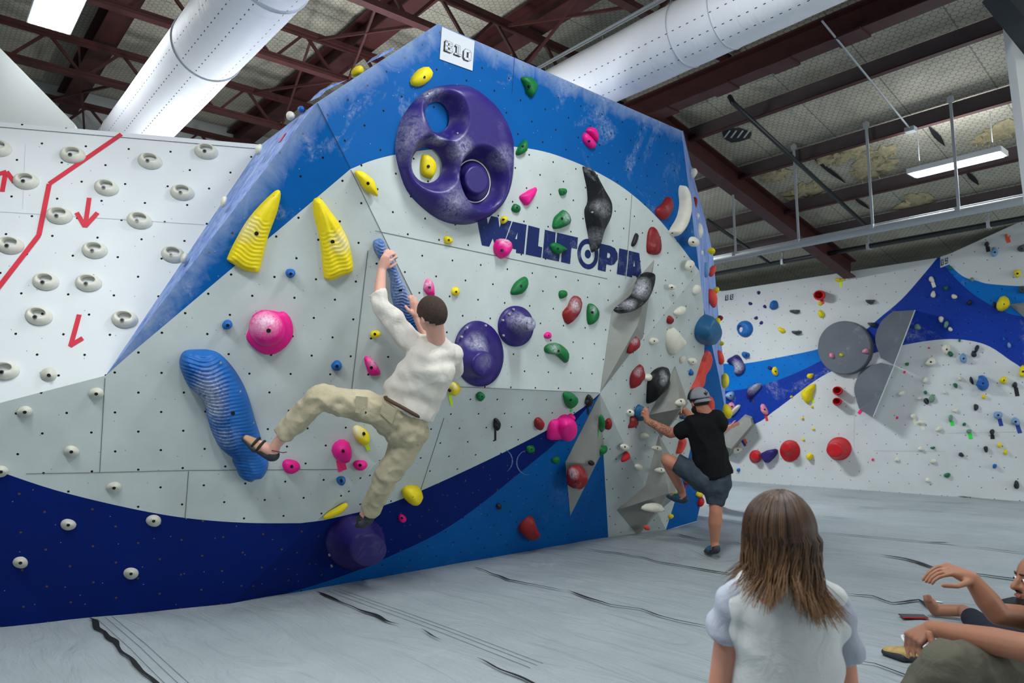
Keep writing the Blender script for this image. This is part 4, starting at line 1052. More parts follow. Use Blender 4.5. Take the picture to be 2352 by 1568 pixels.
# pink
h([(1345, 300), (1353, 292), (1364, 296), (1370, 310), (1370, 326), (1352, 308)], .05, 'pink', 'upper half of the split pink hold on the blue band', None, FM, chalk=.03)
h([(1340, 305), (1348, 310), (1364, 328), (1366, 336), (1358, 342), (1346, 335), (1337, 320)], .05, 'pink', 'lower half of the split pink hold on the blue band', (1354, 324), FM, chalk=.03, br=.008)
h([(1228, 430), (1228, 445), (1210, 472), (1200, 466), (1192, 453), (1200, 445)], .05, 'pink', 'pointed pink hold left of the black fang, above the lettering', (1218, 448), FM, chalk=.03, br=.009)
h([(1134, 560), (1140, 550), (1154, 548), (1168, 555), (1171, 570), (1163, 588), (1150, 594), (1138, 585), (1133, 572)], .08, 'pink', 'round pink hold with white rim on the painted lettering', (1154, 575), FM, mat=hmat('pink', .05, .4, [pt((1160, 551), .07, 1.6, .05)]))
h([(978, 642), (984, 640), (993, 652), (995, 678), (990, 681), (980, 676), (972, 660)], .045, 'pink', 'chalk dusted pink sliver hold above the shirted climber head', (987, 660), FM, mat=hmat('pink', .3, .5, [pt((982, 650), .07, 1.3, .04)]), br=.009)
h([(836, 822), (845, 818), (860, 830), (873, 852), (870, 860), (852, 862), (843, 850)], .045, 'pink', 'slanted pink hold left of the shirted climber back', (853, 844), FN, mat=hmat('pink', .1, .5, [c_((860, 830), .06, 1, .04)]))
h((785, 1034, 24, 24), .11, 'pink', 'glossy pink ball hold above two pink tape strips', (788, 1036), FN, chalk=.15, rings=9)
tape((777, 1057), (782, 1083), 'hpk', 'left one of two pink tape strips under the glossy pink ball', .030, FN)
tape((787, 1057), (792, 1079), 'hpk', 'right one of two pink tape strips under the glossy pink ball', .030, FN)
h((668, 1070, 20, 17, 8), .05, 'pink', 'magenta rounded hold right of the blue rippled hold foot', (670, 1071), FN, chalk=.03)
h((827, 1067, 16, 12), .045, 'pink', 'smaller magenta hold right of the glossy pink ball', (827, 1068), FN, chalk=.03)
h((923, 1189, 9, 9, -30), .035, 'pink', 'tiny pink hold on navy paint, right of the lower shoe', (924, 1190), FL, br=.007)
h((1257, 770, 8, 8), .03, 'pink', 'tiny pink hold above the bent green hold', (1260, 770), FM, br=.006)
# green
gr = dict(chalk=.15)
h([(1195, 180), (1205, 176), (1220, 180), (1231, 195), (1229, 210), (1222, 222), (1216, 223), (1207, 212), (1203, 198)], .055, 'grn', 'green hold on the blue band, highest green one', (1216, 198), FM, **gr)
h([(1204, 320), (1208, 332), (1206, 348), (1192, 357), (1184, 354), (1186, 345), (1192, 333)], .05, 'grn', 'green hold touching the right rim of the purple disc, at the paint edge', (1202, 337), FM, **gr)
h([(1284, 433), (1297, 433), (1300, 440), (1296, 447), (1287, 449), (1283, 441)], .035, 'grn', 'small green hold left of the black fang top', (1295, 441), FM, br=.006, **gr)
h([(1180, 468), (1188, 470), (1193, 476), (1191, 487), (1181, 488), (1174, 480)], .035, 'grn', 'small green hold right of the purple disc, under the pointed pink one', (1188, 477), FM, br=.007, **gr)
h([(1292, 482), (1302, 490), (1309, 507), (1298, 520), (1275, 526), (1268, 520), (1272, 500), (1282, 490)], .055, 'grn', 'rounded green hold just above the painted lettering', (1291, 502), FM, mat=hmat('grn', .1, .5, [pt((1302, 500), .06, 1, .05)]))
h([(1262, 562), (1270, 557), (1282, 560), (1300, 572), (1290, 578), (1282, 584), (1270, 580), (1264, 572)], .05, 'grn', 'green hold sitting on the painted lettering', (1282, 571), FM, br=.009, **gr)
h([(1204, 635), (1210, 643), (1208, 660), (1196, 675), (1176, 677), (1172, 670), (1180, 652), (1192, 641)], .05, 'grn', 'green hold above the smaller purple cone', (1197, 657), FM, **gr)
h([(1284, 669), (1292, 666), (1300, 669), (1300, 680), (1288, 686), (1283, 680)], .035, 'grn', 'small green hold left of the maroon chalky hold', (1297, 674), FM, br=.007, **gr)
h([(1352, 697), (1362, 699), (1373, 715), (1371, 732), (1360, 744), (1350, 744), (1347, 725), (1348, 705)], .05, 'grn', 'oval green hold right of the maroon chalky hold', (1361, 717), FM, mat=hmat('grn', .1, .5, [pt((1365, 712), .05, 1, .05)]))
h([(1250, 797), (1258, 790), (1275, 787), (1292, 795), (1304, 812), (1304, 826), (1298, 833), (1288, 825), (1275, 814), (1258, 812), (1250, 806)], .055, 'grn', 'bent green hold right of the large purple cone', (1283, 806), FM, mat=hmat('grn', .2, .5, [pt((1275, 800), .07, .9, .05)]))
h([(1102, 899), (1112, 905), (1111, 911), (1102, 920), (1094, 915), (1093, 905)], .035, 'grn', 'small green hold below the large purple cone', (1107, 910), FL, br=.006, **gr)
h([(1293, 902), (1308, 899), (1325, 912), (1322, 926), (1308, 936), (1300, 932), (1294, 916)], .055, 'grn', 'green hold with bright green tape, left of the wall corner', (1311, 918), FL, **gr)
tape((1311, 930), (1313, 945), 'lgrn', 'bright green tape strip left of the wall corner', .022, FL)
h([(1209, 1025), (1225, 1022), (1226, 1034), (1212, 1039)], .03, 'grn', 'small square green hold on the navy band', (1221, 1031), FL, br=.006, chalk=.3)
h((1276, 1055, 9, 8, -15), .03, 'grn', 'small green hold on the bright blue paint, left of the kite volume', (1280, 1057), FL, br=.006, **gr)
h((1381, 971, 7, 19), .04, 'grn', 'upright green hold on the right edge of the kite volume', None, Plane(FR2.hit((1381, 971), .08), FR2.n), chalk=.6)
tape((1377, 988), (1376, 1004), 'lgrn', 'thin bright green tape strip on the kite volume edge', .008, Plane(FR2.hit((1381, 971), .09), FR2.n))
h([(1370, 1030), (1380, 1024), (1393, 1023), (1392, 1032), (1382, 1040), (1373, 1043)], .05, 'grn', 'green hold on the lower right edge of the kite volume', None, Plane(FR2.hit((1381, 1032), .05), FR2.n), **gr)
# maroon / red
h([(1530, 452), (1540, 458), (1543, 475), (1534, 495), (1524, 506), (1512, 500), (1504, 488), (1508, 476), (1520, 468)], .06, 'red', 'maroon bean-shaped hold left of the white horn', (1536, 478), FM, chalk=.35)
h([(1495, 521), (1505, 526), (1514, 550), (1516, 575), (1508, 585), (1495, 584), (1485, 578), (1485, 555), (1488, 532)], .055, 'red', 'tall maroon egg-shaped hold right of the lettering', (1508, 559), FM, chalk=.45)
h([(1318, 679), (1330, 684), (1333, 705), (1322, 728), (1303, 745), (1293, 730), (1292, 716), (1303, 703), (1308, 690)], .06, 'red', 'maroon chalky two-lobed hold between green holds', (1324, 711), FM, mat=hmat('red', .4, .5, [pt((1322, 700), .08, 1.1, .05)]))
h([(1228, 962), (1238, 958), (1248, 968), (1244, 980), (1236, 985), (1227, 978)], .05, 'red', 'red hold left of the bright pink cap hold', (1244, 975), FL, br=.008, chalk=.1)
h([(1218, 1183), (1224, 1192), (1231, 1212), (1237, 1220), (1228, 1232), (1210, 1235), (1195, 1222), (1190, 1210), (1200, 1195)], .09, 'red', 'red hold lowest on the bright blue paint', (1229, 1220), FL, chalk=.05)
h([(1305, 1075), (1318, 1067), (1336, 1070), (1345, 1090), (1336, 1112), (1318, 1117), (1303, 1112), (1301, 1092)], .10, 'red', 'large red hold whitened with chalk on the kite volume', (1322, 1106), Plane(FL.hit((1322, 1093), .09), FL.n), mat=hmat('red', .5, .5, [((FL.hit((1318, 1092), .19)), .10, 1.6)]))
PLK = Plane(FL.hit((1330, 1118), .07), FL.n)
tape((1328, 1108), (1331, 1125), 'rtape', 'left one of two red tape strips under the chalky red hold', .022, PLK); tape((1335, 1105), (1338, 1122), 'rtape', 'right one of two red tape strips under the chalky red hold', .022, PLK)
h([(1458, 772), (1467, 783), (1464, 797), (1443, 812), (1440, 803), (1444, 785)], .05, 'red', 'red hold on the faceted volume lower edge', None, Plane(FR.hit((1453, 792), .03), FR.n), mat=hmat('red', .2, .5, [(FR.hit((1462, 780), .08), .06, 1.2)]))
h([(1469, 836), (1475, 848), (1475, 866), (1462, 885), (1448, 891), (1446, 870), (1452, 852)], .06, 'red', 'red pointed hold left of the large black hold', (1470, 866), FR, mat=hmat('red', .1, .5, [(FR.hit((1470, 852), .06), .07, 1.2)]), br=.008)
h([(1536, 724), (1543, 730), (1543, 738), (1537, 744), (1531, 740), (1532, 730)], .04, 'red', 'small red hold above the large cream pointed hold', None, FR, chalk=.1)
h([(1447, 957), (1456, 956), (1463, 968), (1457, 979), (1442, 982), (1446, 970)], .045, 'red', 'chalky red ring hold below the tattooed arm hand hold', None, FR, mat=hmat('red', .3, .5, [(FR.hit((1453, 966), .05), .05, 1.4)]))
h([(1438, 1036), (1443, 1044), (1443, 1051), (1427, 1060), (1428, 1050)], .045, 'fred', 'bright red pointed hold on the right face at knee height', None, FR, chalk=.03)
h((1395, 972, 8, 13, 20), .05, 'red', 'red hold right of the kite volume, beside the upright green one', (1396, 971), FR2, br=.006, chalk=.1)
h([(1478, 1208), (1484, 1205), (1491, 1210), (1489, 1216), (1481, 1216)], .03, 'coral', 'tiny red hold at the bottom beside the lowest pyramid', None, FR, chalk=.02)
FISH = [(1624, 803), (1630, 823), (1624, 846), (1615, 860), (1612, 880), (1600, 896), (1585, 903), (1584, 896), (1597, 870), (1605, 846), (1615, 816)]
def fish_h(d, dh, u, v): return .05 * rnd_prof(d, .03) + .003 * math.sin(v * 2 * PI / .018 + u * 20) * min(1, d / .01)
def fish(pts, lb):
    P, F_, org = field(FR, pts, .012, fish_h, (), 3); o = meshobj('flame_hold', P, F_, hmat('coral', .5, .5), smooth=True); o.location = org; tag(o, lb, 'climbing hold')
fish(FISH, 'long red ribbed flame-shaped hold above the capped climber')
fish([(1570, 1005), (1569, 1019), (1559, 1039), (1552, 1040), (1556, 1025), (1560, 1009)], 'short red ribbed hold between the capped climber arm and knee')
fish([(1629, 908), (1635, 923), (1632, 942), (1624, 941), (1624, 923)], 'red ribbed hold just right of the grey cap')
h((1577, 1108, 6, 5), .04, 'fred', 'red hold behind the capped climber raised thigh', None, FR, chalk=.02)
tape((1576, 1113), (1573, 1130), 'rtape', 'red tape strip above the blue climbing shoe', .014, FR)
h([(1611, 1140), (1613, 1150), (1607, 1161), (1602, 1162), (1603, 1148)], .05, 'fred', 'red hold on the lower right blue edge of the wall', None, FR, chalk=.02)
h([(1598, 1135), (1606, 1124), (1613, 1125), (1610, 1136), (1602, 1141)], .05, 'yel', 'yellow hold on the lower right blue edge of the wall', None, FR, chalk=.02)
h([(1534, 1184), (1541, 1179), (1545, 1184), (1538, 1191)], .03, 'yel', 'tiny yellow hold low beside the blue paint edge', None, FR)
# blue
for p, lb, pl in [((667, 627, 11, 11), 'small blue hold below the two yellow wings', FN), ((522, 745, 12, 11), 'small blue hold left of the large pink cap hold', FN), ((773, 839, 12, 12), 'small blue hold between pink cap and slanted pink hold', FN), ((783, 1102, 10, 10), 'small blue hold below the two pink tape strips', FN)]:
    h(p, .05, 'blu', lb, (p[0] + 1, p[1] + 2), pl, chalk=.25)
h([(1618, 721), (1634, 731), (1646, 752), (1644, 772), (1630, 789), (1612, 790), (1597, 776), (1595, 757), (1602, 738)], .16, 'teal', 'large teal egg-shaped hold on the right edge of the big wall', None, FR, apex=(1634, 760), chalk=.45, rings=10)
h([(1466, 928), (1478, 938), (1476, 960), (1466, 966), (1457, 960), (1457, 942)], .07, 'teal', 'blue hold gripped by the tattooed arm', None, FR, chalk=.5)
tape((1465, 962), (1461, 983), 'bltape', 'dark blue tape strip under the tattooed arm hand', .022, FR)
h([(1586, 847), (1591, 855), (1588, 862), (1582, 860), (1582, 853)], .03, 'blu', 'tiny blue drop hold left of the long red flame hold', None, FR, chalk=.02)
h([(1560, 955), (1575, 942), (1578, 950), (1566, 962)], .06, 'teal', 'blue hold half hidden beside the capped climber face', None, FR)
# black
FANG = [(1338, 382), (1352, 396), (1371, 431), (1387, 459), (1391, 482), (1387, 507), (1373, 536), (1365, 565), (1359, 580), (1354, 565), (1350, 539), (1344, 507), (1342, 482), (1349, 463), (1347, 431), (1341, 402)]
def fang_h(d, dh, u, v): return .13 * rnd_prof(d, .075)
P, F_, org = field(FM, FANG, .014, fang_h, (), 3); root = empty('fang_hold', org); tag(root, 'long black fang-shaped hold pointing into the lettering', 'climbing hold')
meshobj('grip', P, F_, hmat('blk', .9, .5, [pt((1378, 480), .10, .8, .08), pt((1370, 540), .1, .6, .05)]), root, True); boltpart(FM, (1361, 487), .12, .007, root, org, M['screw'], 'screw')
HOOK = [(1487, 624), (1492, 635), (1488, 661), (1474, 692), (1452, 712), (1427, 720), (1411, 715), (1411, 708), (1430, 692), (1449, 676), (1458, 651), (1468, 632)]
PH = Plane(FM.hit((1455, 672), .08), FM.n)
P, F_, org = field(PH, HOOK, .012, lambda d, dh, u, v: .10 * rnd_prof(d, .05), (), 3); root = empty('hook_hold', org); tag(root, 'curved black chalky hold lying across the faceted grey volume', 'climbing hold')
meshobj('grip', P, F_, hmat('blk', .9, .5, [(PH.hit((1475, 660), .08), .12, 1.1), (PH.hit((1445, 695), .08), .10, 1.0)]), root, True); boltpart(PH, (1471, 686), .09, .010, root, org); boltpart(PH, (1419, 704), .03, .006, root, org, M['screw'], 'screw')
h([(1529, 843), (1530, 862), (1529, 878), (1516, 899), (1500, 913), (1486, 926), (1484, 917), (1485, 895), (1487, 874), (1496, 855), (1511, 844)], .09, 'blk', 'large black shield-shaped hold above the grey pyramid', None, FR, mat=hmat('blk', .3, .5, [(FR.hit((1525, 868), .08), .09, 1.1)]), p=3, bumpy=.2)
h([(1459, 535), (1465, 540), (1460, 556), (1454, 566), (1449, 563), (1453, 550)], .03, 'blk', 'small black bar hold above the last painted letter', None, FM, chalk=.9)
h([(1134, 962), (1140, 960), (1147, 967), (1145, 978), (1138, 986), (1133, 980)], .05, 'blk', 'small chalky black hold on grey with black tape, far from the corner', (1140, 972), FL, chalk=.9, br=.006)
tape((1138, 984), (1138, 1012), 'blk', 'black tape strip under the small chalky black hold', .018, FL)
h([(1351, 905), (1359, 912), (1358, 925), (1350, 932), (1343, 926), (1345, 914)], .05, 'blk', 'small black hold at the tip of the navy band', None, FL, chalk=.8)
tape((1350, 930), (1351, 951), 'blk', 'black tape strip beside the top of the kite volume', .018, FL)
h((1145, 1161, 6, 6), .03, 'blk', 'tiny black foothold at the navy and blue paint border', None, FL)
h((1357, 1062, 7, 5), .03, 'blk', 'tiny black hold on the kite volume', None, Plane(FL.hit((1357, 1062), .12), FL.n))
# cream on the right face
w = dict(chalk=.1)
HORN = [(1561, 426), (1567, 429), (1575, 450), (1577, 485), (1569, 518), (1554, 540), (1544, 543), (1536, 533), (1541, 521), (1554, 498), (1560, 469), (1558, 441)]
P, F_, org = field(FM, HORN, .013, lambda d, dh, u, v: .09 * rnd_prof(d, .05), (), 3); root = empty('horn_hold', org); tag(root, 'long white horn-shaped hold near the right edge of the wall', 'climbing hold')
meshobj('grip', P, F_, hmat('wht', .1, .45), root, True); boltpart(FM, (1574, 490), .04, .006, root, org); boltpart(FM, (1545, 535), .05, .005, root, org)
for s_, H, lb, b in [
    ((1591, 555, 11, 12), .05, 'round cream hold under the white horn at the wall edge', (1593, 556)),
    ((1582, 609, 9, 13, 25), .04, 'cream oval hold on grey just inside the blue band end', (1586, 612)),
    ((1542, 659, 7, 7), .035, 'tiny cream round hold right of the faceted volume', (1544, 660)),
    ((1598, 665, 8, 12, 25), .04, 'cream oval hold above the teal egg hold', None),
    ((1560, 714, 14, 9, -35), .04, 'slanted cream hold left of the teal egg hold', None),
    ((1500, 783, 10, 8, -25), .035, 'cream hold right of the red one on the volume edge', (1503, 783)),
    ((1566, 825, 6, 9, 20), .03, 'left one of two little cream holds beside the red flame hold', None),
    ((1589, 829, 9, 9), .035, 'right one of two little cream holds beside the red flame hold', (1592, 831)),
    ((1486, 866, 10, 7, -30), .04, 'cream hold wedged between the red and large black holds', None),
    ((1494, 659, 5, 8), .03, 'small cream hold just right of the curved black hold', None),
    ((1446, 947, 7, 8), .04, 'cream hold left of the blue one the tattooed hand grips', (1448, 946)),
    ((1478, 1000, 9, 7, -15), .035, 'cream hold below the tattooed forearm', None),
    ((1433, 1026, 9, 8), .04, 'cream hold above the bright red pointed hold', (1436, 1026)),
    ((1465, 1072, 8, 7), .035, 'cream hold left of the lowest pyramid upper edge', None)]:
    pl = FM if s_[1] < 700 and s_[0] < 1540 else FR
    h(s_, H, 'wht', lb, b, pl, br=.007, **w)
h([(1542, 750), (1550, 757), (1561, 772), (1570, 782), (1567, 794), (1554, 803), (1543, 815), (1535, 810), (1529, 792), (1530, 768), (1535, 755)], .08, 'wht', 'large cream pointed hold in the middle of the right face', (1557, 795), FR, br=.006, **w)
PV4 = Plane(FR.hit((1510, 1060), .09), FR.n)
h((1507, 1029, 11, 6), .035, 'wht', 'upper one of two flat cream holds on the lowest pyramid', (1510, 1029), PV4, br=.007, **w)
h((1515, 1079, 12, 6), .035, 'wht', 'middle flat cream hold on the lowest pyramid, by the raised shin', (1519, 1079), PV4, br=.007, **w)
h([(1472, 1168), (1482, 1157), (1510, 1154), (1519, 1162), (1521, 1170), (1512, 1175), (1490, 1174)], .06, 'wht', 'long cream sloping hold at the bottom of the lowest pyramid', None, PV4, **w)
PV3 = Plane(FR.hit((1561, 924), .21), FR.n)
h((1561, 924, 12, 8, -30), .04, 'wht', 'cream hold on the grey pyramid, left of the cap brim', (1565, 921), PV3, br=.006, **w)
tape((1566, 933), (1565, 948), 'wht', 'pale tape strip on the grey pyramid under the cream hold', .014, PV3)
# left edge strip holds
def ledge(px, rx, ry, c, lb, off=.0):
    pl = FN; d = Plane(FN.hit(px, .0), FN.n)
    return h((px[0], px[1], rx, ry, 20), .06, c, lb, None, Plane(FN.hit(px) - FN.n * .16, FN.n), **w)
ledge((594, 343), 8, 13, 'wht', 'cream hold where the white wall top meets the blue prow'); ledge((514, 463), 8, 13, 'wht', 'cream hold on the prow edge, second up'); ledge((423, 592), 8, 13, 'wht', 'cream hold on the prow edge, lowest one')
ledge((667, 266), 10, 11, 'wht', 'cream ring hold high on the chalky prow edge'); ledge((691, 251), 8, 8, 'blu', 'blue ball hold at the top of the chalky prow edge')
wedge = [((735, 222), (760, 196), (800, 182), (744, 210)), ((865, 135), (880, 120), (908, 108), (900, 118))]
for q, lb in zip(wedge, ('pale blue wedge volume behind the sloping edge, lower one', 'pale blue wedge volume behind the sloping edge, upper one')):
    pl = Plane(V2 + V((-.14, .1, 0)), FM.n); vs2 = [pl.hit(p) for p in q]; vs2 += [p - FM.n * .15 for p in vs2]
    org = vs2[0]; o = meshobj('wedge_volume', [x - org for x in vs2], [(0, 1, 2, 3), (4, 7, 6, 5), (0, 4, 5, 1), (1, 5, 6, 2), (2, 6, 7, 3), (3, 7, 4, 0)], M['side']); o.location = org; tag(o, lb, 'climbing volume')
pl = Plane(A_.lerp(V2, .6), (V2 - A_).cross(C_ - A_)); tape((655, 306), (641, 326), 'rtape', 'red tape mark on the chalky prow edge', .04, pl)
# right return face holds
sidepl = lambda px, off: Plane(atdepth(px, 1), V((1, 0, 0)))
def edgeh(px, rx, ry, c, lb, rot=0, H=.07, chalk=.15):
    # sits on the chalky return face, about half way back from the front edge
    F = FM if px[1] < 622 else FR; P = F.hit(px); d = (P - O).length + .33
    P = O + ray(px).normalized() * d; nrm = (O - P); nrm.z = 0; nrm = nrm.normalized() + V((.45, .35, 0))
    return h((px[0], px[1], rx, ry, rot), H, c, lb, None, Plane(P, nrm), chalk=chalk)
edgeh((1591, 399), 7, 11, 'wht', 'cream hold highest on the chalky right return face'); edgeh((1592, 468), 6, 15, 'red', 'red hold on the right return face beside the white horn tip')
edgeh((1597, 498), 5, 8, 'wht', 'tiny cream hold on the right return face, under the red one'); edgeh((1603, 532), 9, 19, 'wht', 'large cream hold on the right return face')
edgeh((1606, 583), 5, 8, 'wht', 'tiny cream hold on the right return face, above the dimpled one'); edgeh((1632, 577), 6, 8, 'yel', 'yellow hold highest on the right silhouette edge', -30)
edgeh((1620, 620), 6, 17, 'cbl', 'pale blue dimpled hold on the right return face'); edgeh((1634, 623), 6, 13, 'coral', 'coral ribbed hold right of the dimpled pale blue one', 15)
edgeh((1634, 684), 9, 24, 'coral', 'long coral ribbed hold on the right return face', -15, chalk=.5); edgeh((1643, 667), 4, 8, 'yel', 'yellow hold on the silhouette beside the long coral one')
edgeh((1645, 739), 5, 10, 'yel', 'yellow hold right of the teal egg hold'); edgeh((1652, 731), 4, 7, 'red', 'small red hold right of the teal egg hold'); edgeh((1655, 789), 3, 5, 'yel', 'tiny yellow hold below the teal egg hold')
edgeh((1652, 821), 7, 18, 'coral', 'coral hold on the silhouette left of the purple boomerang', -15); edgeh((1664, 874), 8, 17, 'cyel', 'pale yellow hold on the silhouette above the capped climber')
o = edgeh((1663, 944), 13, 18, 'yel', 'big yellow hold behind the capped climber shoulder', -20, H=.12)
# ------------------------------------------------------------------ signs and lettering
M['sign'] = plain('glossy_sign_sheet', srgb(206, 212, 218), .18)
M['ink'] = plain('black_ink', srgb(24, 20, 24), .5)
M['inkg'] = plain('dark_green_ink', srgb(40, 62, 72), .5)
M['logo'] = wallmat('navy_lettering', srgb(28, 44, 96), holes=False, chalk=.5, chalkscale=5)
def poly(mb, pl, pts, h, m=0, holes=()):
    P = [V(pl.uv(pl.hit(p))) for p in pts]; edges = [(i, (i + 1) % len(P)) for i in range(len(P))]; allp = list(P); hs = []
    for hl in holes:
        q = [V(pl.uv(pl.hit(p))) for p in hl]; k = len(allp); allp += q; edges += [(k + i, k + (i + 1) % len(q)) for i in range(len(q))]; hs.append(q)
    cv, ce, cf, *_ = delaunay_2d_cdt(allp, edges, [], 0, 1e-7); fs_ = []
    for f in cf:
        c = (sum(cv[i].x for i in f) / 3, sum(cv[i].y for i in f) / 3)
        if inpoly(c, P) and not any(inpoly(c, q) for q in hs): fs_.append(tuple(f))
    mb.add([pl.at(p.x, p.y, h) for p in cv], fs_, m)
Z1 = lambda pts: [(1090 + x / 5.88, 480 + y / 5.88) for x, y in pts]
LET = [
    (Z1([(35, 150), (60, 90), (160, 75), (178, 210), (222, 93), (318, 115), (335, 245), (380, 140), (497, 165), (408, 420), (270, 470), (245, 395), (195, 508), (97, 487)]), []),
    (Z1([(512, 168), (702, 212), (664, 608), (557, 590), (560, 545), (495, 530), (480, 572), (430, 540), (425, 400)]), [Z1([(580, 312), (572, 408), (546, 402)])]),
    (Z1([(725, 220), (877, 260), (856, 500), (912, 517), (898, 656), (688, 612)]), []),
    (Z1([(948, 278), (1092, 315), (1084, 470), (1150, 600), (1137, 707), (915, 660)]), []),
    (Z1([(1114, 318), (1394, 384), (1382, 540), (1308, 522), (1288, 741), (1165, 714), (1180, 560), (1098, 480)]), []),
    (Z1([(1693, 464), (1830, 495), (1895, 530), (1930, 600), (1930, 680), (1885, 745), (1840, 760), (1778, 745), (1768, 845), (1660, 820)]), [Z1([(1792, 588), (1825, 600), (1832, 630), (1815, 662), (1786, 655)])]),
    (Z1([(1953, 530), (2070, 556), (2042, 902), (1918, 876)]), []),
    (Z1([(2082, 560), (2222, 596), (2250, 860), (2190, 930), (2180, 905), (2128, 893), (2125, 920), (2050, 905)]), [Z1([(2155, 682), (2162, 775), (2142, 772)])]),
]
LG = tag(empty('wall_lettering'), 'navy painted WALLTOPIA lettering slanting across the upper grey panel', 'lettering')
for (pts, hs) in LET:
    mb = MB(); poly(mb, FM, pts, .0025, 0, hs); mb.build('letter', [M['logo']], LG)
mb = MB(); ce = (1090 + 1528 / 5.88, 480 + 607 / 5.88)
poly(mb, FM, ellpts(ce[0], ce[1], 24, 35, -5, n=40), .0025, 0, [ellpts(ce[0], ce[1], 16, 23.5, -5, n=32)]); poly(mb, FM, ellpts(ce[0], ce[1], 7, 10, -5, n=24), .0025)
mb.build('letter', [M['logo']], LG)
def sign(pl, corners, label, glyphs, ink, off, small=False):
    """corners TL,TR,BR,BL in px; glyphs in unit square (x right, y down)"""
    s = tag(empty('paper_sign'), label, 'sign'); C4 = [V(pl.uv(pl.hit(p))) for p in corners]
    def q(x, y): return C4[0] * (1 - x) * (1 - y) + C4[1] * x * (1 - y) + C4[2] * x * y + C4[3] * (1 - x) * y
    mb = MB(); a = [pl.at(p.x, p.y, .006) for p in C4]; b = [pl.at(p.x, p.y, .001) for p in C4]
    mb.add(a + b, [(0, 3, 2, 1), (0, 1, 5, 4), (1, 2, 6, 5), (2, 3, 7, 6), (3, 0, 4, 7)]); mb.build('sheet', [M['sign']], s)
    # shadowed block letters: dark drop shape, light face, thin inline
    for strokes in glyphs:
        for layer, (dx, dy, grow, h, mt) in enumerate([(off[0], off[1], .0, .008, ink), (off[0] * .5, off[1] * .5, 0, .009, ink), (0, 0, -.02, .012, M['sign'])] if small else [(off[0], off[1], .0, .0070, ink), (off[0] * .5, off[1] * .5, .0, .0072, ink), (0, 0, .010, .0076, ink), (0, 0, 0, .0080, M['sign']), (0, 0, -.035, .0084, ink), (0, 0, -.042, .0088, M['sign'])]):
            mb = MB()
            for (x0, y0, x1, y1) in strokes:
                xa, xb, ya, yb = x0 + dx - grow, x1 + dx + grow, y0 + dy - grow, y1 + dy + grow
                if xb - xa < .01 or yb - ya < .01: continue
                pts = [q(*p) for p in ((xa, ya), (xb, ya), (xb, yb), (xa, yb))]
                mb.add([pl.at(p.x, p.y, h) for p in pts], [(0, 3, 2, 1)])
            if mb.f: mb.build('letter' if layer == 2 else 'letter_shadow' if layer < 2 else 'letter_face', [mt], s)
def gB(x, w, y0, y1):
    t = w * .36; m = (y0 + y1) / 2
    return [(x, y0, x + t, y1), (x, y0, x + w * .84, y0 + t * .72), (x, y1 - t * .72, x + w * .92, y1), (x, m - t * .34, x + w * .76, m + t * .34), (x + w * .9 - t, y0 + .035, x + w * .92, m - .035), (x + w - t, m + .035, x + w, y1 - .035)]
def g1(x, w, y0, y1): t = w * .42; return [(x + w * .3, y0, x + w * .3 + t, y1), (x + .02, y0, x + w * .5, y0 + t * .6), (x, y1 - t * .62, x + w, y1)]
def g0(x, w, y0, y1): t = w * .36; return [(x, y0 + .04, x + t, y1 - .04), (x + w - t, y0 + .04, x + w, y1 - .04), (x + .03, y0, x + w - .03, y0 + t), (x + .03, y1 - t, x + w - .03, y1)]
def g8(x, w, y0, y1): m = (y0 + y1) / 2; t = w * .34; return g0(x, w, y0, y1) + [(x, m - t * .45, x + w, m + t * .45)]
def g9(x, w, y0, y1): m = (y0 + y1) / 2; t = w * .34; return [(x + w - t, y0 + .02, x + w, y1 - .02), (x, y0 + .02, x + t, m), (x, y0, x + w, y0 + t), (x, m - t * .4, x + w, m + t * .5), (x, y1 - t, x + w - .02, y1)]
sign(FM, [(1014, 62), (1089, 95), (1084, 163), (1009, 136)], 'glossy white paper sign reading B10 at the peak of the wall', [gB(.13, .22, .36, .68), g1(.42, .2, .36, .68), g0(.70, .22, .38, .72)], M['ink'], (-.045, .05))
sign(FAR, [(1666, 672), (1691, 667), (1691, 690), (1664, 694)], 'white paper sign reading B8 on the far wall', [gB(.14, .3, .22, .78), g8(.56, .3, .22, .78)], M['inkg'], (-.09, .08), True)
sign(FAR9, [(2160, 590), (2183, 582), (2183, 606), (2160, 615)], 'white paper sign reading B9 at the peak of the far wall', [gB(.14, .3, .22, .78), g9(.56, .3, .22, .78)], M['inkg'], (-.09, .08), True)

# crescent chalk scuffs left on the navy band
mb = MB()
for cx, cy, rx, ry, a0, a1 in ((1152, 1058, 26, 27, -70, 62), (1212, 1062, 26, 28, 80, 262)):
    q = []
    for k in range(26):
        a = math.radians(a0 + (a1 - a0) * k / 25); w = 2.2 * math.sin(PI * k / 25) + .2 + .8 * noise.noise(V((k * .4, cx, 0)))
        q += [FL.hit((cx + (rx - w) * math.cos(a), cy + (ry - w) * math.sin(a)), .003), FL.hit((cx + (rx + .3) * math.cos(a), cy + (ry + .3) * math.sin(a)), .003)]
    mb.add(q, [(2 * k, 2 * k + 1, 2 * k + 3, 2 * k + 2) for k in range(25)])
mb.build('chalk_scuff', [plain('chalk_mark', srgb(96, 118, 168), .9, nz=.5, nscale=60)], MAIN)
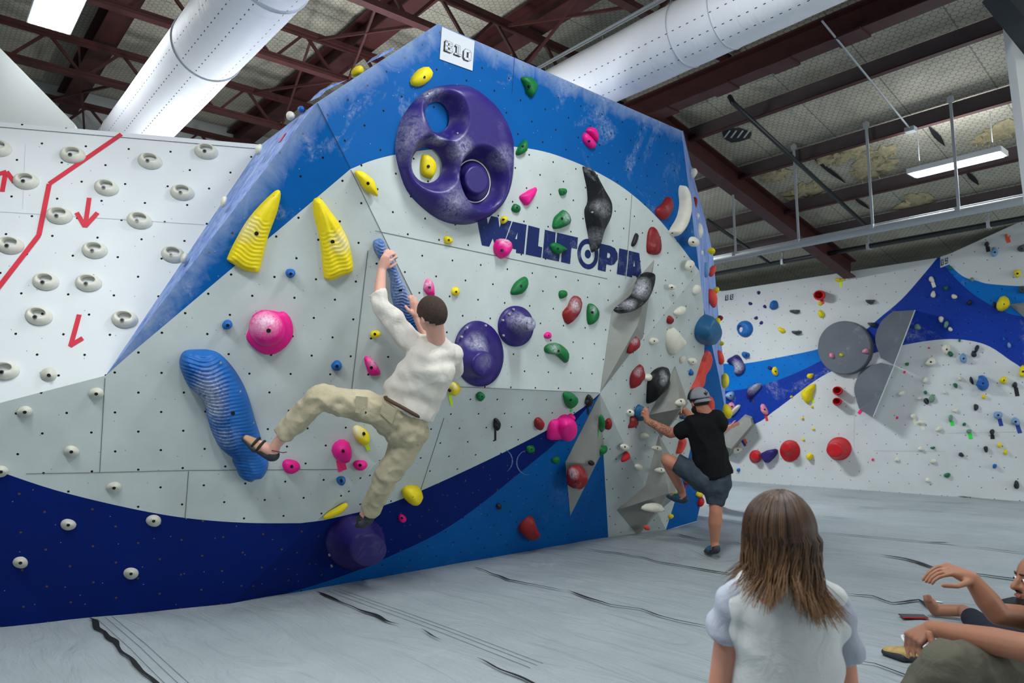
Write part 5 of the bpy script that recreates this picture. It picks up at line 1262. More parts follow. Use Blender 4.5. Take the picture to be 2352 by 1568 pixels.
# ------------------------------------------------------------------ far wall volumes
M['vside'] = plain('disc_edge', srgb(186, 192, 196), .5)
def puck(cx, cy, rx, ry, H, label, pl=FAR):
    uvs_ = [pl.uv(pl.hit(p)) for p in ellpts(cx, cy, rx, ry, 0, n=64)]; o_ = pl.hit((cx, cy)); n = 64
    vs_ = [pl.at(u, v) - o_ for u, v in uvs_] + [pl.at(u, v, H) - o_ for u, v in uvs_]
    cu = sum(a for a, b in uvs_) / n; cv_ = sum(b for a, b in uvs_) / n
    for s, dh in ((.97, .015), (.5, .03)): vs_ += [pl.at(cu + (u - cu) * s, cv_ + (v - cv_) * s, H + dh) - o_ for u, v in uvs_]
    fs_ = []
    for k in range(3): fs_ += [(k * n + i, k * n + (i + 1) % n, (k + 1) * n + (i + 1) % n, (k + 1) * n + i) for i in range(n)]
    fs_.append(tuple(3 * n + i for i in range(n)))
    f = fs_[-1]
    if (vs_[f[1]] - vs_[f[0]]).cross(vs_[f[2]] - vs_[f[0]]).dot(pl.n) < 0: fs_ = [x[::-1] for x in fs_]
    o = meshobj('disc_volume', vs_, fs_, M['disc']); o.location = o_; tag(o, label, 'climbing volume'); return o
puck(1946, 799, 61, 61, .10, 'full round dark grey disc volume on the far wall')
def halfdisc(arc, c0, c1, H, label):
    """arc px from c0 to c1 lies on the wall; the straight chord stands off the wall"""
    A = [FAR.hit(p) for p in [c0] + spl(arc, 4) + [c1]]; o_ = A[0]; n = len(A)
    hc = lambda i: .02 + (H - .02) * min(1, ((A[i] - A[0]).cross(A[-1] - A[0]).length / (A[-1] - A[0]).length) / wmax)
    wmax = max((p - A[0]).cross(A[-1] - A[0]).length / (A[-1] - A[0]).length for p in A)
    top = [FAR.hit(c0, H)] + [p + FAR.n * .03 for p in A[1:-1]] + [FAR.hit(c1, H)]
    mid = [top[0].lerp(top[-1], k / 8) for k in range(1, 8)]
    root = empty('half_disc_volume', o_); tag(root, label, 'climbing volume')
    mb = MB(); T = [t - o_ for t in top]; B = [a - o_ for a in A]
    cen = (top[0] + top[-1]) / 2 - o_
    mb.add(T + [cen], [(i, i + 1, n) for i in range(n - 1)])
    mb.add(B + T, [(i, i + 1, n + i + 1, n + i) for i in range(n - 1)])
    mb.build('curved_face', [M['disc']], root)
    mb = MB(); mb.add([T[0], T[-1], B[-1], B[0]], [(0, 1, 2, 3)]); a, b = T[0] + FAR.n * .004, T[-1] + FAR.n * .004; mb.bar(a, b, .012, .012)
    mb.build('straight_side', [M['vside']], root)
halfdisc([(2053, 715), (2025, 740), (2012, 780), (2025, 822)], (2102, 712), (2054, 838), .34, 'upper dark grey half disc volume standing off the far wall')
halfdisc([(2025, 833), (1987, 845), (1970, 870), (1964, 898), (1975, 938)], (2054, 840), (2006, 957), .34, 'lower dark grey half disc volume standing off the far wall')
b_ = [(1712, 951), (1728, 957), (1733, 974), (1676, 1048), (1652, 1040), (1655, 1005)]
P0 = [FAR.hit(p) for p in b_]; o_ = P0[0]; T_b = [FAR.hit(p, .25) for p in [(1711, 958), (1724, 962), (1727, 974), (1680, 1030), (1660, 1024), (1662, 1003)]]
k = len(b_); mb = MB(); mb.add([p - o_ for p in P0] + [p - o_ for p in T_b], [tuple(k + i for i in range(k))] + [(i, (i + 1) % k, k + (i + 1) % k, k + i) for i in range(k)])
o = mb.build('wall_volume', [M['vol']]); o.location = o_; tag(o, 'long pale grey slanted volume right of the capped climber', 'climbing volume')
pyramid([(2318, 699), (2400, 688), (2400, 760), (2352, 728)], (2380, 712), .3, 'grey volume on the far wall at the right photo edge', VM, FAR9)
frustum((1815, 1035, 23, 25), (1807, 1027, 10, 11), .22, 'fred', 'middle sized red cone volume on the far wall', FAR, 1.3)
frustum((1928, 1030, 28, 27), (1917, 1033, 19, 17), .26, 'fred', 'largest red cone volume on the far wall', FAR, 1.1, screws=[(1943, 1016)])
frustum((1736, 1048, 14, 15), (1735, 1047, 8, 8), .14, 'fred', 'smallest red cone volume on the far wall', FAR, 1.1)
# ------------------------------------------------------------------ far wall holds : x, y, rx, ry, rot, colour, height, label, (tape dx, dy, colour)
C['fgn'] = srgb(30, 110, 74)
FH = [
(1743,672,4,4,0,'pur',.04,'tiny purple hold, highest of five tiny purple ones'),(1724,697,4,4,0,'pur',.04,'tiny purple hold, leftmost of five tiny purple ones'),(1757,704,4,4,0,'pur',.04,'tiny purple hold just left of the blue teardrop'),
(1737,730,4,4,0,'pur',.04,'tiny purple hold above the blue donut'),(1749,741,4,4,0,'pur',.04,'tiny purple hold, lowest of five tiny purple ones'),
(1779,701,9,11,0,'blu',.10,'blue teardrop hold near the B8 sign'),(1827,714,10,7,0,'dgr',.10,'dark grey half round jug right of the blue teardrop'),(2000,691,11,7,0,'dgr',.10,'dark grey half round jug left of the blue mountain paint'),
(1831,762,10,7,0,'dgr',.10,'dark grey half round jug above the light blue band'),(2004,743,10,7,0,'dgr',.10,'dark grey half round jug just above the full grey disc'),
(1929,641,11,6,0,'yel',.08,'yellow crescent hold highest on the far wall, with yellow tape',(3,15,'lime')),(1884,697,5,4,0,'yel',.05,'tiny yellow hold under the red cup'),(1887,721,6,10,-10,'yel',.07,'yellow sliver hold below the red cup'),
(1796,758,9,6,40,'yel',.07,'slanted yellow hold between blue donut and grey jug'),(1714,815,8,8,0,'blu',.10,'blue round hold under the donut, above the light blue band'),(1781,853,6,11,-15,'yel',.07,'yellow drop hold on the light blue band'),
(1862,861,6,10,25,'yel',.06,'yellow crescent hold at the navy band right part'),(1769,845,5,4,0,'pur',.04,'tiny purple hold on the light blue band'),(1678,908,9,10,0,'cbl',.10,'chalky pale blue hold low on the light blue band'),
(1681,933,8,9,0,'cpk',.08,'chalky pink hold above the white brick hold'),(1756,940,7,13,-20,'cpk',.08,'chalky red and white hold at the navy band lower edge',(6,20,'rtape')),(1818,911,3,3,0,'yel',.04,'tiny yellow hold left of the big yellow quarter hold'),
(1866,934,3,3,0,'yel',.04,'tiny yellow hold, uppermost of a zigzag of four'),(1844,960,3,3,0,'yel',.04,'tiny yellow hold, second of a zigzag of four'),(1869,985,3,3,0,'yel',.04,'tiny yellow hold, third of a zigzag of four'),
(1846,1009,3,3,0,'yel',.04,'tiny yellow hold, lowest of a zigzag of four'),(1861,1048,8,7,0,'yel',.10,'yellow ball hold between the two larger red cones'),(1697,1079,4,4,0,'blu',.05,'tiny blue hold lowest on the left of the far wall'),
(1695,1033,11,8,-35,'wht',.10,'cream sloping hold below the long slanted volume'),(1924,918,12,11,0,'fred',.12,''),
(1911,816,6,6,0,'cpk',.06,'chalky red hold on the left of the grey disc'),(1933,815,4,4,0,'yel',.05,'tiny yellow hold in the middle of the grey disc'),(1989,806,7,6,0,'cpk',.06,'chalky red hold on the right of the grey disc'),
(2174,802,9,12,10,'wht',.10,'cream lumpy hold just right of the B9 fold under navy paint'),(2184,813,5,7,0,'fgn',.06,'green hold tucked under the cream lumpy hold'),(2138,831,12,10,0,'wht',.09,'large cream square hold left of the fold'),
(2084,836,4,4,0,'fgn',.05,'small green hold right of the upper half disc tip'),(2244,800,5,8,20,'fdk',.06,'upper of two touching black holds'),(2237,813,6,8,-35,'fdk',.05,'lower of two touching black holds'),
(2213,823,8,11,0,'cbl',.10,'chalky blue hold left of the two touching black ones'),(2350,853,8,14,0,'yel',.10,'yellow hold at the right photo edge under the navy arch'),(2232,874,4,9,-15,'fdk',.06,'black upright hold left of the big blue bolt-on'),
(2258,880,13,18,-20,'blu',.18,'big blue horn-like hold on the right of the far wall'),(2305,873,8,9,0,'yel',.10,'yellow bumpy hold right of the big blue one'),(2331,884,6,7,0,'fdk',.06,'black drop hold with black tape, right of the yellow bumpy one',(6,22,'blk')),
(2260,911,5,5,0,'yel',.06,'small yellow hold under the big blue one'),(2205,869,5,6,0,'wht',.06,'small cream hold left of the black upright one'),(2195,885,4,7,-25,'fgn',.06,'green sliver hold under a small cream one'),
(2126,873,5,6,0,'wht',.06,'small cream hold below the large cream square hold'),(2071,903,7,5,-20,'wht',.07,'cream hold right of the lower half disc'),(2126,901,4,4,0,'fgn',.05,'small green hold above the chalky green oval'),
(2113,915,5,4,0,'wht',.05,'small cream hold left of the black triangle hold'),(2128,921,6,7,-20,'fdk',.06,'black triangle hold beside the chalky green oval'),(2141,915,6,10,20,'cgr',.07,'chalky green oval hold in the middle of the far wall'),
(2171,901,3,4,0,'wht',.04,'tiny cream hold on the fold line'),(2242,935,6,7,-10,'fdk',.06,'black triangular hold below the small yellow one'),(2194,943,6,5,0,'wht',.05,'small cream hold above the green taped one'),
(2184,960,5,8,0,'cgr',.06,'green upright hold with green tape near the fold',(4,13,'lgrn')),(2098,956,6,6,0,'wht',.06,'upper cream hold of a pair with white tape',(5,17,'wht')),(2115,970,9,5,10,'wht',.06,'lower cream hold of a pair with white tape',(6,15,'wht')),
(2157,985,7,5,-15,'wht',.06,'cream hold left of the fold, below the taped pair'),(2215,974,4,4,0,'fgn',.05,'tiny green hold between two taped holds'),(2226,990,5,6,30,'cgr',.06,'chalky green hold with green tape',(4,15,'lgrn')),
(2293,953,9,10,0,'cbl',.12,'chalky blue round hold with blue tape',(7,20,'bltape')),(2333,968,10,9,20,'cbl',.08,'chalky blue triangular hold with blue tape at the right',(10,22,'bltape')),(2279,992,5,8,0,'fdk',.06,'black drop hold below the chalky blue round one',(1,12,'blk')),
(2296,1022,5,6,-15,'yel',.06,'upper of two yellow holds low at the right'),(2309,1038,5,6,10,'yel',.06,'lower of two yellow holds low at the right'),(2265,1031,5,7,-15,'fdk',.06,'black hold left of the two low yellow ones'),
(2208,1044,6,5,20,'fdk',.05,'black hold low, right of the fold'),(2115,1030,6,5,0,'wht',.06,'cream hold left of a small flat green one'),(2143,1028,5,3,0,'fgn',.04,'small flat green hold low in the middle'),
(2061,1055,5,5,15,'wht',.05,'small cream hold low, right of the largest red cone'),(2144,1059,7,5,0,'wht',.05,'cream hold below the flat green one'),(2005,1055,3,3,0,'hpk',.03,'tiny pink hold right of the largest red cone'),
(2285,1070,5,5,0,'blu',.06,'small blue hold low at the right'),(2176,1091,7,6,0,'fgn',.06,'green hold lowest near the fold'),(2131,1102,5,5,0,'wht',.05,'cream round hold lowest on the far wall'),(2335,1113,6,10,-15,'fdk',.06,'black ring hold at the lower right of the far wall'),
(2183,616,5,5,0,'fgn',.05,'green hold right under the B9 sign'),(2140,642,6,7,0,'wht',.06,'cream hold on navy below the peak, with white tape',(6,14,'wht')),(2173,661,5,5,0,'fgn',.05,'green round hold on navy below the peak'),
(2144,676,5,8,15,'wht',.06,'cream hold on navy, second below the peak'),(2192,681,6,6,-15,'wht',.06,'cream hold on navy right of the green round one'),(2228,695,5,6,30,'fdk',.05,'black hold on navy paint, at the light blue band'),
(2233,642,4,6,0,'cgr',.05,'pale green hold on the right light blue band'),(2305,698,15,17,10,'yel',.16,'big yellow lumpy hold on the right light blue band'),(2284,700,4,7,-10,'fdk',.05,'black hold left of the big yellow lumpy one'),
(2337,628,9,8,0,'yel',.09,'yellow hold on white near the right photo edge'),(2285,579,8,11,0,'cbl',.09,'pale blue oval hold high on white at the right'),(2267,561,5,6,20,'fdk',.06,'black hold with black tape left of the pale blue oval',(3,14,'blk')),
(2312,541,3,4,0,'coral',.04,'small red hold with red tape, highest at the right',(5,14,'orange')),(2347,571,9,8,0,'dgr',.09,'grey jug cut by the right photo edge, upper one'),(2348,665,8,9,0,'dgr',.09,'grey jug cut by the right photo edge, lower one'),
(2162,733,6,7,0,'wht',.06,'cream hold on navy left of a chalky green one'),(2174,745,5,8,15,'cgr',.06,'chalky green hold between two cream ones on navy'),(2183,756,5,5,0,'wht',.05,'cream hold on navy right of the chalky green one'),
(2108,751,7,7,0,'cgr',.06,'chalky green hold on navy right of the upper half disc'),(2306,778,3,5,0,'blu',.04,'small blue hold on navy at the right'),(2318,793,4,7,0,'cbl',.05,'pale blue ringed hold on navy at the right'),
(2204,782,3,3,0,'fgn',.03,'tiny green hold on the navy arch edge'),(2134,799,3,2,0,'hpk',.02,'tiny pink mark hold left of the cream lumpy one'),(2078,854,3,3,0,'hpk',.02,'tiny pink hold right of the half disc joint'),(2061,959,3,3,0,'hpk',.02,'tiny pink hold right of the lower half disc tip'),
]
TC = {'lime': 'lime', 'rtape': 'red', 'lgrn': 'green', 'wht': 'white', 'blk': 'black', 'bltape': 'blue', 'orange': 'orange'}
for e in FH:
    x, y, rx, ry, rot, c, H, lb = e[:8]
    if not lb: continue
    pl = FAR9 if x > 2172 else FAR
    if 'grey disc' in lb and rx < 8: pl = Plane(FAR.hit((x, y), .125), FAR.n)
    b = (x, y) if rx * ry > 60 else None
    if 'hold' not in lb and 'jug' not in lb: lb += ' hold'
    out = ellpts(x, y, rx, ry, rot, n=12, jit=.16)
    if 'half round' in lb or 'crescent' in lb: out = [(a, max(bb, y - ry * .35)) for a, bb in out]
    hold(out, H, c, lb, b, pl, chalk=.5 if c in ('cgr', 'cbl', 'cpk') else .15, br=.014, n=1, bumpy=.3)
    if len(e) > 8:
        dx, dy, tc = e[8]; tape((x + dx * .35, y + ry * .8), (x + dx, y + ry * .5 + dy), tc, TC[tc] + ' tape strip under the ' + ' '.join(lb.split(' with')[0].split(',')[0].split()[:10]), .05, pl)
hold([(1842, 901), (1852, 890), (1873, 881), (1868, 905), (1857, 927), (1846, 916)], .12, 'yel', 'big yellow quarter-round hold on the navy band edge of the far wall', (1849, 899), FAR, br=.02)
tape((1863, 913), (1869, 924), 'lime', 'lime tape strip beside the big yellow quarter-round hold', .05, FAR)
def fieldhold(pts, H, R, mat, label, pl=FAR):
    P, F_, org = field(pl, pts, .022, lambda d, dh, u, v: H * rnd_prof(d, R), (), 3); o = meshobj('climbing_hold', P, F_, mat, smooth=True); o.location = org; tag(o, label, 'climbing hold'); return o
fieldhold([(1684, 818), (1674, 824), (1673, 834), (1684, 837), (1690, 846), (1688, 856), (1694, 862), (1706, 858), (1713, 846), (1708, 832), (1700, 819), (1692, 814)], .12, .1, hmat('pur', .1, .5, [(FAR.hit((1692, 843), .1), .16, 1.4)]), 'purple boomerang hold on the light blue band')
fieldhold([(1718, 908), (1718, 896), (1727, 886), (1740, 880), (1750, 881), (1746, 891), (1736, 902), (1727, 914), (1721, 918)], .14, .09, hmat('pur', .2, .5, [(FAR.hit((1738, 893), .1), .2, 1.5)]), 'chalky purple crescent hold on the navy band')
tape((1728, 914), (1733, 925), 'pur', 'purple tape strip under the chalky purple crescent', .05, FAR)
hold([(1680, 948), (1697, 929), (1700, 935), (1684, 954)], .10, 'wht', 'white brick-shaped hold on navy behind the capped climber shoulder', None, FAR, chalk=.1)
tape((1704, 1011), (1712, 1024), 'bltape', 'blue tape strip right of the long slanted volume', .05, FAR); tape((1709, 1008), (1715, 1019), 'orange', 'orange tape strip right of the long slanted volume', .05, FAR)
tape((1980, 939), (1972, 950), 'hpk', 'pink tape strip left of the lower half disc tip', .05, FAR)
hold([(1753, 1040), (1782, 1030), (1787, 1040), (1772, 1058), (1762, 1062)], .14, 'pur', 'purple box-shaped hold between the small and middle red cones', (1760, 1046), FAR, p=5, q=3, bumpy=0)

def ringhold(c, r, hole, H, col, label, hc):
    P, F_, org = field(FAR, ellpts(c[0], c[1], r[0], r[1], 0, n=16), .02, lambda d, dh, u, v: H * (rnd_prof(d, .08) if d > 0 else 0) * min(1, .25 + rnd_prof(dh, .07)), (ellpts(*hole, n=16),), 2)
    o = meshobj('ring_hold', P, F_, hmat(col, .5), smooth=True); o.location = org; tag(o, label, 'climbing hold')
ringhold((1712, 755), (18, 19), (1704, 756, 6, 7), .10, 'blu', 'blue donut-shaped hold with off-centre hole on the far wall', None)
def cup(x, y, r, rim, lb):
    root = empty('cup_hold', FAR.hit((x, y))); tag(root, lb, 'climbing hold'); org = root.location.copy()
    o1 = [FAR.hit(p) - org for p in ellpts(x, y, r, r * .85, 0, n=28)]; o2 = [FAR.hit(p, .2) - org for p in ellpts(x - 1, y - 1, r * .9, r * .75, 0, n=28)]; o3 = [FAR.hit(p, .19) - org for p in ellpts(x - 1, y - 1, r * .74, r * .6, 0, n=28)]; o4 = [FAR.hit(p, .05) - org for p in ellpts(x, y, r * .5, r * .42, 0, n=28)]
    n = 28; fs_ = [(k * n + i, k * n + (i + 1) % n, (k + 1) * n + (i + 1) % n, (k + 1) * n + i) for k in range(3) for i in range(n)] + [tuple(3 * n + i for i in range(n))]
    meshobj('cup', o1 + o2 + o3 + o4, fs_, hmat('fred', .25, .35), root, True)
cup(1882, 678, 14, 1, 'red open cup-shaped hold high on the far wall, with red tape'); tape((1886, 686), (1891, 698), 'rtape', 'red tape strip under the high red cup', .05, FAR)
cup(1924, 897, 12, 1, 'upper of two stacked red cup holds'); cup(1923, 922, 11, 1, 'lower of two stacked red cup holds')
# ------------------------------------------------------------------ people
def capsule(mb, a, b, ra, rb, side=None, k=1.0, enda=True, endb=True, seg=20, m=0):
    """tapered limb piece; cross-section widened by k along `side`; flat end when enda/endb is False"""
    a = V(a); b = V(b); d = (b - a); L = d.length; d = d.normalized()
    s = V(side) if side is not None else d.orthogonal(); s = (s - d * s.dot(d)).normalized(); t = d.cross(s)
    rings = []
    if enda:
        for i in range(1, 6): an = PI / 2 * (1 - i / 6); rings.append((a - d * ra * math.sin(an), ra * math.cos(an)))
    rings.append((a, ra)); 
    for i in (1, 2, 3): rings.append((a.lerp(b, i / 4), ra + (rb - ra) * i / 4))
    rings.append((b, rb))
    if endb:
        for i in range(1, 6): an = PI / 2 * i / 6; rings.append((b + d * rb * math.sin(an), rb * math.cos(an)))
    vs_ = [c + (s * k * math.cos(2 * PI * j / seg) + t * math.sin(2 * PI * j / seg)) * r for c, r in rings for j in range(seg)]
    n = len(rings); fs_ = [(i * seg + j, i * seg + (j + 1) % seg, (i + 1) * seg + (j + 1) % seg, (i + 1) * seg + j) for i in range(n - 1) for j in range(seg)]
    fs_ += [tuple(range(seg))[::-1], tuple((n - 1) * seg + j for j in range(seg))]
    mb.add(vs_, fs_, m)
def chain(mb, pts, rs, side=None, k=1.0):
    for i in range(len(pts) - 1): capsule(mb, pts[i], pts[i + 1], rs[i], rs[i + 1], side, k, seg=14)
def fused(name, mb, mat, parent, voxel=.009, smooth=6, fn=None, factor=.5):
    """one continuous surface out of overlapping pieces"""
    me = bpy.data.meshes.new(name); me.from_pydata([tuple(v) for v in mb.v], [], mb.f)
    o = bpy.data.objects.new(name, me); COL.objects.link(o)
    md = o.modifiers.new('r', 'REMESH'); md.mode = 'VOXEL'; md.voxel_size = voxel
    if smooth: s = o.modifiers.new('s', 'SMOOTH'); s.factor = factor; s.iterations = smooth
    dg = bpy.context.evaluated_depsgraph_get(); ev = o.evaluated_get(dg); nm = bpy.data.meshes.new_from_object(ev)
    bpy.data.objects.remove(o); bpy.data.meshes.remove(me)
    if fn:
        nm.update(); ns = [v.normal.copy() for v in nm.vertices]
        for v, n in zip(nm.vertices, ns): v.co = v.co + n * fn(v.co, n)
    nm.materials.clear(); nm.materials.append(mat); nm.name = name
    for p in nm.polygons: p.use_smooth = True
    return newobj(name, nm, parent)
def folds(amp, sx, sy, sz, seed=0, rot=None):
    def f(c, n):
        p = (rot @ c) if rot is not None else c; q = V((p.x * sx + seed, p.y * sy, p.z * sz))
        w = noise.noise(q) ; w2 = noise.noise(q * 2.3 + V((3, 1, 7)))
        return amp * ((1 - abs(w) * 3.2) * .55 + w2 * .5)
    return f
def cloth(name, c, weave=260, rough=.85, vary=.06):
    t = NT(name); t.b.inputs['Roughness'].default_value = rough; co = t.n('ShaderNodeTexCoord').outputs['Object']
    t.b.inputs['Specular IOR Level'].default_value = .15
    t.l(t.mix(t.ramp(t.noise(co, 9, 5), .3, .7), tuple(x * (1 - vary) for x in c[:3]) + (1,), tuple(min(1, x * (1 + vary)) for x in c[:3]) + (1,)), t.b.inputs['Base Color'])
    n1 = t.noise(co, 11, 6, .6, 1.5); t.bump(n1, .35, .02); return t.m
def skinmat(name, c, tattoo=None):
    t = NT(name); t.b.inputs['Roughness'].default_value = .5; co = t.n('ShaderNodeTexCoord').outputs['Object']
    t.b.inputs['Subsurface Weight'].default_value = .08; t.b.inputs['Subsurface Radius'].default_value = (.02, .008, .005); t.b.inputs['Specular IOR Level'].default_value = .3
    base = t.mix(t.ramp(t.noise(co, 22, 4), .3, .75), tuple(x * .9 for x in c[:3]) + (1,), (min(1, c[0] * 1.05), c[1] * .93, c[2] * .9, 1))
    if tattoo:
        P, R_ = tattoo; g_ = t.n('ShaderNodeNewGeometry').outputs['Position']; d = t.n('ShaderNodeVectorMath', operation='DISTANCE'); t.l(g_, d.inputs[0]); d.inputs[1].default_value = P
        k = t.math('LESS_THAN', d.outputs['Value'], R_); w_ = t.math('LESS_THAN', t.math('ABSOLUTE', t.math('SUBTRACT', t.noise(g_, 26, 3, .6, 1.2), .5)), .028)
        base = t.mix(t.math('MULTIPLY', t.math('MULTIPLY', k, w_), .75), base, srgb(40, 38, 44))
    t.l(base, t.b.inputs['Base Color']); return t.m
def head(mb, c, R, U, F, s=1.0, jaw=True):
    """skull, jaw, nose, brow, ears. R right, U up, F facing direction (unit vectors)"""
    rot = Matrix((R, F, U)).transposed(); c = V(c); P = lambda x, y, z: c + (R * x + F * y + U * z) * s
    mb.ell(P(0, -.005, .025), (.076 * s, .097 * s, .092 * s), rot, 24, 16)
    mb.ell(P(0, .03, -.035), (.058 * s, .062 * s, .075 * s), rot, 20, 12)
    mb.ell(P(0, .058, -.085), (.03 * s, .028 * s, .022 * s), rot, 12, 8)
    capsule(mb, P(0, .088, .012), P(0, .108, -.028), .009 * s, .015 * s, seg=10)
    for x in (-1, 1):
        mb.ell(P(.03 * x, .078, .022), (.022 * s, .012 * s, .009 * s), rot, 10, 6)
        mb.ell(P(.078 * x, -.008, -.008), (.011 * s, .02 * s, .034 * s), rot, 12, 8)
        mb.ell(P(.013 * x, .094, -.03), (.009 * s, .009 * s, .008 * s), rot, 8, 6)
    mb.ell(P(0, .086, -.056), (.024 * s, .011 * s, .006 * s), rot, 12, 6); mb.ell(P(0, .084, -.067), (.021 * s, .011 * s, .007 * s), rot, 12, 6)
def face_parts(c, R, U, F, parent, s=1.0, brow=srgb(50, 34, 26)):
    rot = Matrix((R, F, U)).transposed(); P = lambda x, y, z: V(c) + (R * x + F * y + U * z) * s
    for x in (-1, 1):
        mb = MB(); mb.ell(P(.03 * x, .083, .004), (.013 * s, .010 * s, .008 * s), rot, 12, 8, 0); mb.ell(P(.03 * x, .0925, .004), (.005 * s, .002 * s, .005 * s), rot, 10, 6, 1)
        mb.build('eye', [M['eyew'], M['bolt']], parent, True)
        mb = MB(); capsule(mb, P(.016 * x, .094, .026), P(.045 * x, .082, .028), .004 * s, .003 * s, seg=8); mb.build('eyebrow', [M['browm']], parent, True)
    mb = MB(); mb.ell(P(0, .094, -.061), (.022 * s, .006 * s, .008 * s), rot, 12, 6); mb.build('lips', [M['lip']], parent, True)
M['eyew'] = plain('eye_white', srgb(230, 228, 222), .3); M['browm'] = plain('brow_hair', srgb(52, 36, 28), .8); M['lip'] = plain('lip_skin', srgb(176, 104, 96), .5)
def orient(U, F):
    U = V(U).normalized(); F = V(F); F = (F - U * F.dot(U)).normalized(); return F.cross(U).normalized(), U, F
CR = _r.copy(); CF = _f.copy(); ZU = V((0, 0, 1))     # camera-level right, forward, up
def hand(mb, wrist, mcp, pips, tips, thumb, rw=.026, rf=.0088, pal=None):
    """palm from wrist to knuckles, four fingers (knuckle, middle joint, tip) and thumb chain"""
    for i, m_ in enumerate(mcp): capsule(mb, wrist.lerp(m_, .18), m_, rw * .52, .0125, seg=12)
    for i, (a, b, c) in enumerate(zip(mcp, pips, tips)):
        r = rf * (.98, 1.04, 1.0, .86)[i]
        if isinstance(b, (list, tuple)) and len(b) == 2 and not isinstance(b[0], (int, float)): chain(mb, [a, b[0], b[1], c], [r * 1.15, r * 1.05, r, r * .86])
        else: chain(mb, [a, b, c], [r * 1.15, r * 1.03, r * .86])
    chain(mb, thumb, [.015, .0125, .0108, .0095][:len(thumb)])

# ---- climber in the pale shirt
J = lambda x, y, h, pl=None: (pl or FN).hit((x, y), h)
sk1 = skinmat('fair_skin', srgb(226, 178, 160))
root = tag(empty('person', J(900, 950, .4)), 'person climbing in pale long sleeve shirt and khaki cargo trousers, gripping the blue rail', 'person'); org = root.location.copy()
def rel(mb):
    mb.v = [v - org for v in mb.v]; return mb
hc = J(991, 724, .47, FM); nk = J(1002, 778, .41, FM)
Uh = (hc - nk).normalized() * .6 + ZU * .5; R_, U_, F_h = orient(Uh, -FM.n + V((-.25, -.25, .25)))
mb = MB(); head(mb, hc, R_, U_, F_h, 1.0)
capsule(mb, hc - U_ * .05 - F_h * .02, J(1004, 800, .37, FM), .058, .062)
shL, shR = J(943, 790, .36), J(1040, 812, .37, FM); elL, wrL = J(869, 702, .27), J(877, 617, .155)
chest = J(985, 830, .36, FM); pel = J(930, 958, .42)
capsule(mb, J(985, 830, .34, FM), J(930, 955, .36), .10, .09, CR, 1.3); capsule(mb, shL, shR, .055, .055)
chain(mb, [shL, elL, elL.lerp(wrL, .35), wrL], [.052, .042, .040, .027])
elR = J(1010, 850, .16, FM); wrR = J(957, 728, .10, FM)
chain(mb, [shR, elR, elR.lerp(wrR, .35), wrR], [.05, .042, .038, .026])
HP = lambda pts, pl=FN: [J(x, y, h_, pl) for x, y, h_ in pts]
# left hand: fist wrapped over the rail
mcp = HP([(878, 592, .165), (884, 588, .170), (891, 591, .170), (898, 598, .163)])
p1 = HP([(886, 576, .150), (894, 578, .155), (901, 583, .155), (907, 591, .148)]); p2 = HP([(893, 574, .118), (901, 577, .12), (908, 582, .12), (913, 590, .115)]); tp = HP([(888, 580, .095), (896, 583, .097), (903, 588, .097), (908, 595, .095)])
hand(mb, wrL, mcp, [list(x) for x in zip(p1, p2)], tp, HP([(884, 612, .15), (896, 612, .135), (906, 607, .115), (911, 603, .10)]), .05)
# right hand: fingers pressing the rail from the right
mcp = HP([(944, 695, .115), (950, 693, .125), (957, 696, .125), (962, 703, .115)], FM)
p1 = HP([(942, 684, .115), (948, 680, .12), (955, 684, .12), (961, 694, .108)], FM); tp = HP([(936, 683, .092), (941, 678, .092), (948, 681, .085), (956, 690, .075)], FM)
hand(mb, wrR, mcp, p1, tp, HP([(948, 720, .11), (938, 712, .12), (931, 703, .11)], FM), .05)
hiL, hiR = J(900, 950, .43), J(945, 990, .41); knL, anL = J(733, 914, .41), J(634, 1020, .30); knR, anR = J(893, 1088, .44), J(836, 1183, .285, FL)
chain(mb, [hiL, hiL.lerp(knL, .5), knL, knL.lerp(anL, .3), anL], [.09, .078, .056, .052, .034]); chain(mb, [hiR, knR, knR.lerp(anR, .3), anR], [.09, .056, .052, .034])
mb.ell(J(922, 972, .40), (.12, .10, .11))
toeL, heelL = J(560, 1000, .205), J(624, 1046, .285); toeR, heelR = J(818, 1204, .285, FL), J(846, 1192, .33, FL)
chain(mb, [anL, heelL.lerp(anL, .4), toeL.lerp(heelL, .45)], [.034, .036, .036]); chain(mb, [anR, heelR.lerp(anR, .3), toeR.lerp(heelR, .4)], [.034, .036, .034])
fused('body', rel(mb), sk1, root, .0065, 5)
# face details and hair live on the head
off = lambda p: p - org
face_parts(off(hc), R_, U_, F_h, root)
mb = MB(); rot = Matrix((R_, F_h, U_)).transposed(); mb.ell(off(hc) + U_ * .022 - F_h * .010, (.081, .102, .102), rot, 28, 18)
keep = lambda v: (v - off(hc)).dot(U_) > -.02 + .55 * max(0, (v - off(hc)).dot(F_h)) - .75 * max(0, -(v - off(hc)).dot(F_h) - .03)
mb.f = [f for f in mb.f if all(keep(mb.v[i]) for i in f)]; mb.m = [0] * len(mb.f)
hm1 = plain('short_dark_hair', srgb(62, 46, 38), .85, nz=.35, nscale=90, bump=.9, bscale=420)
o = mb.build('hair', [hm1], root, True); so = o.modifiers.new('s', 'SOLIDIFY'); so.thickness = .006; so.offset = 1
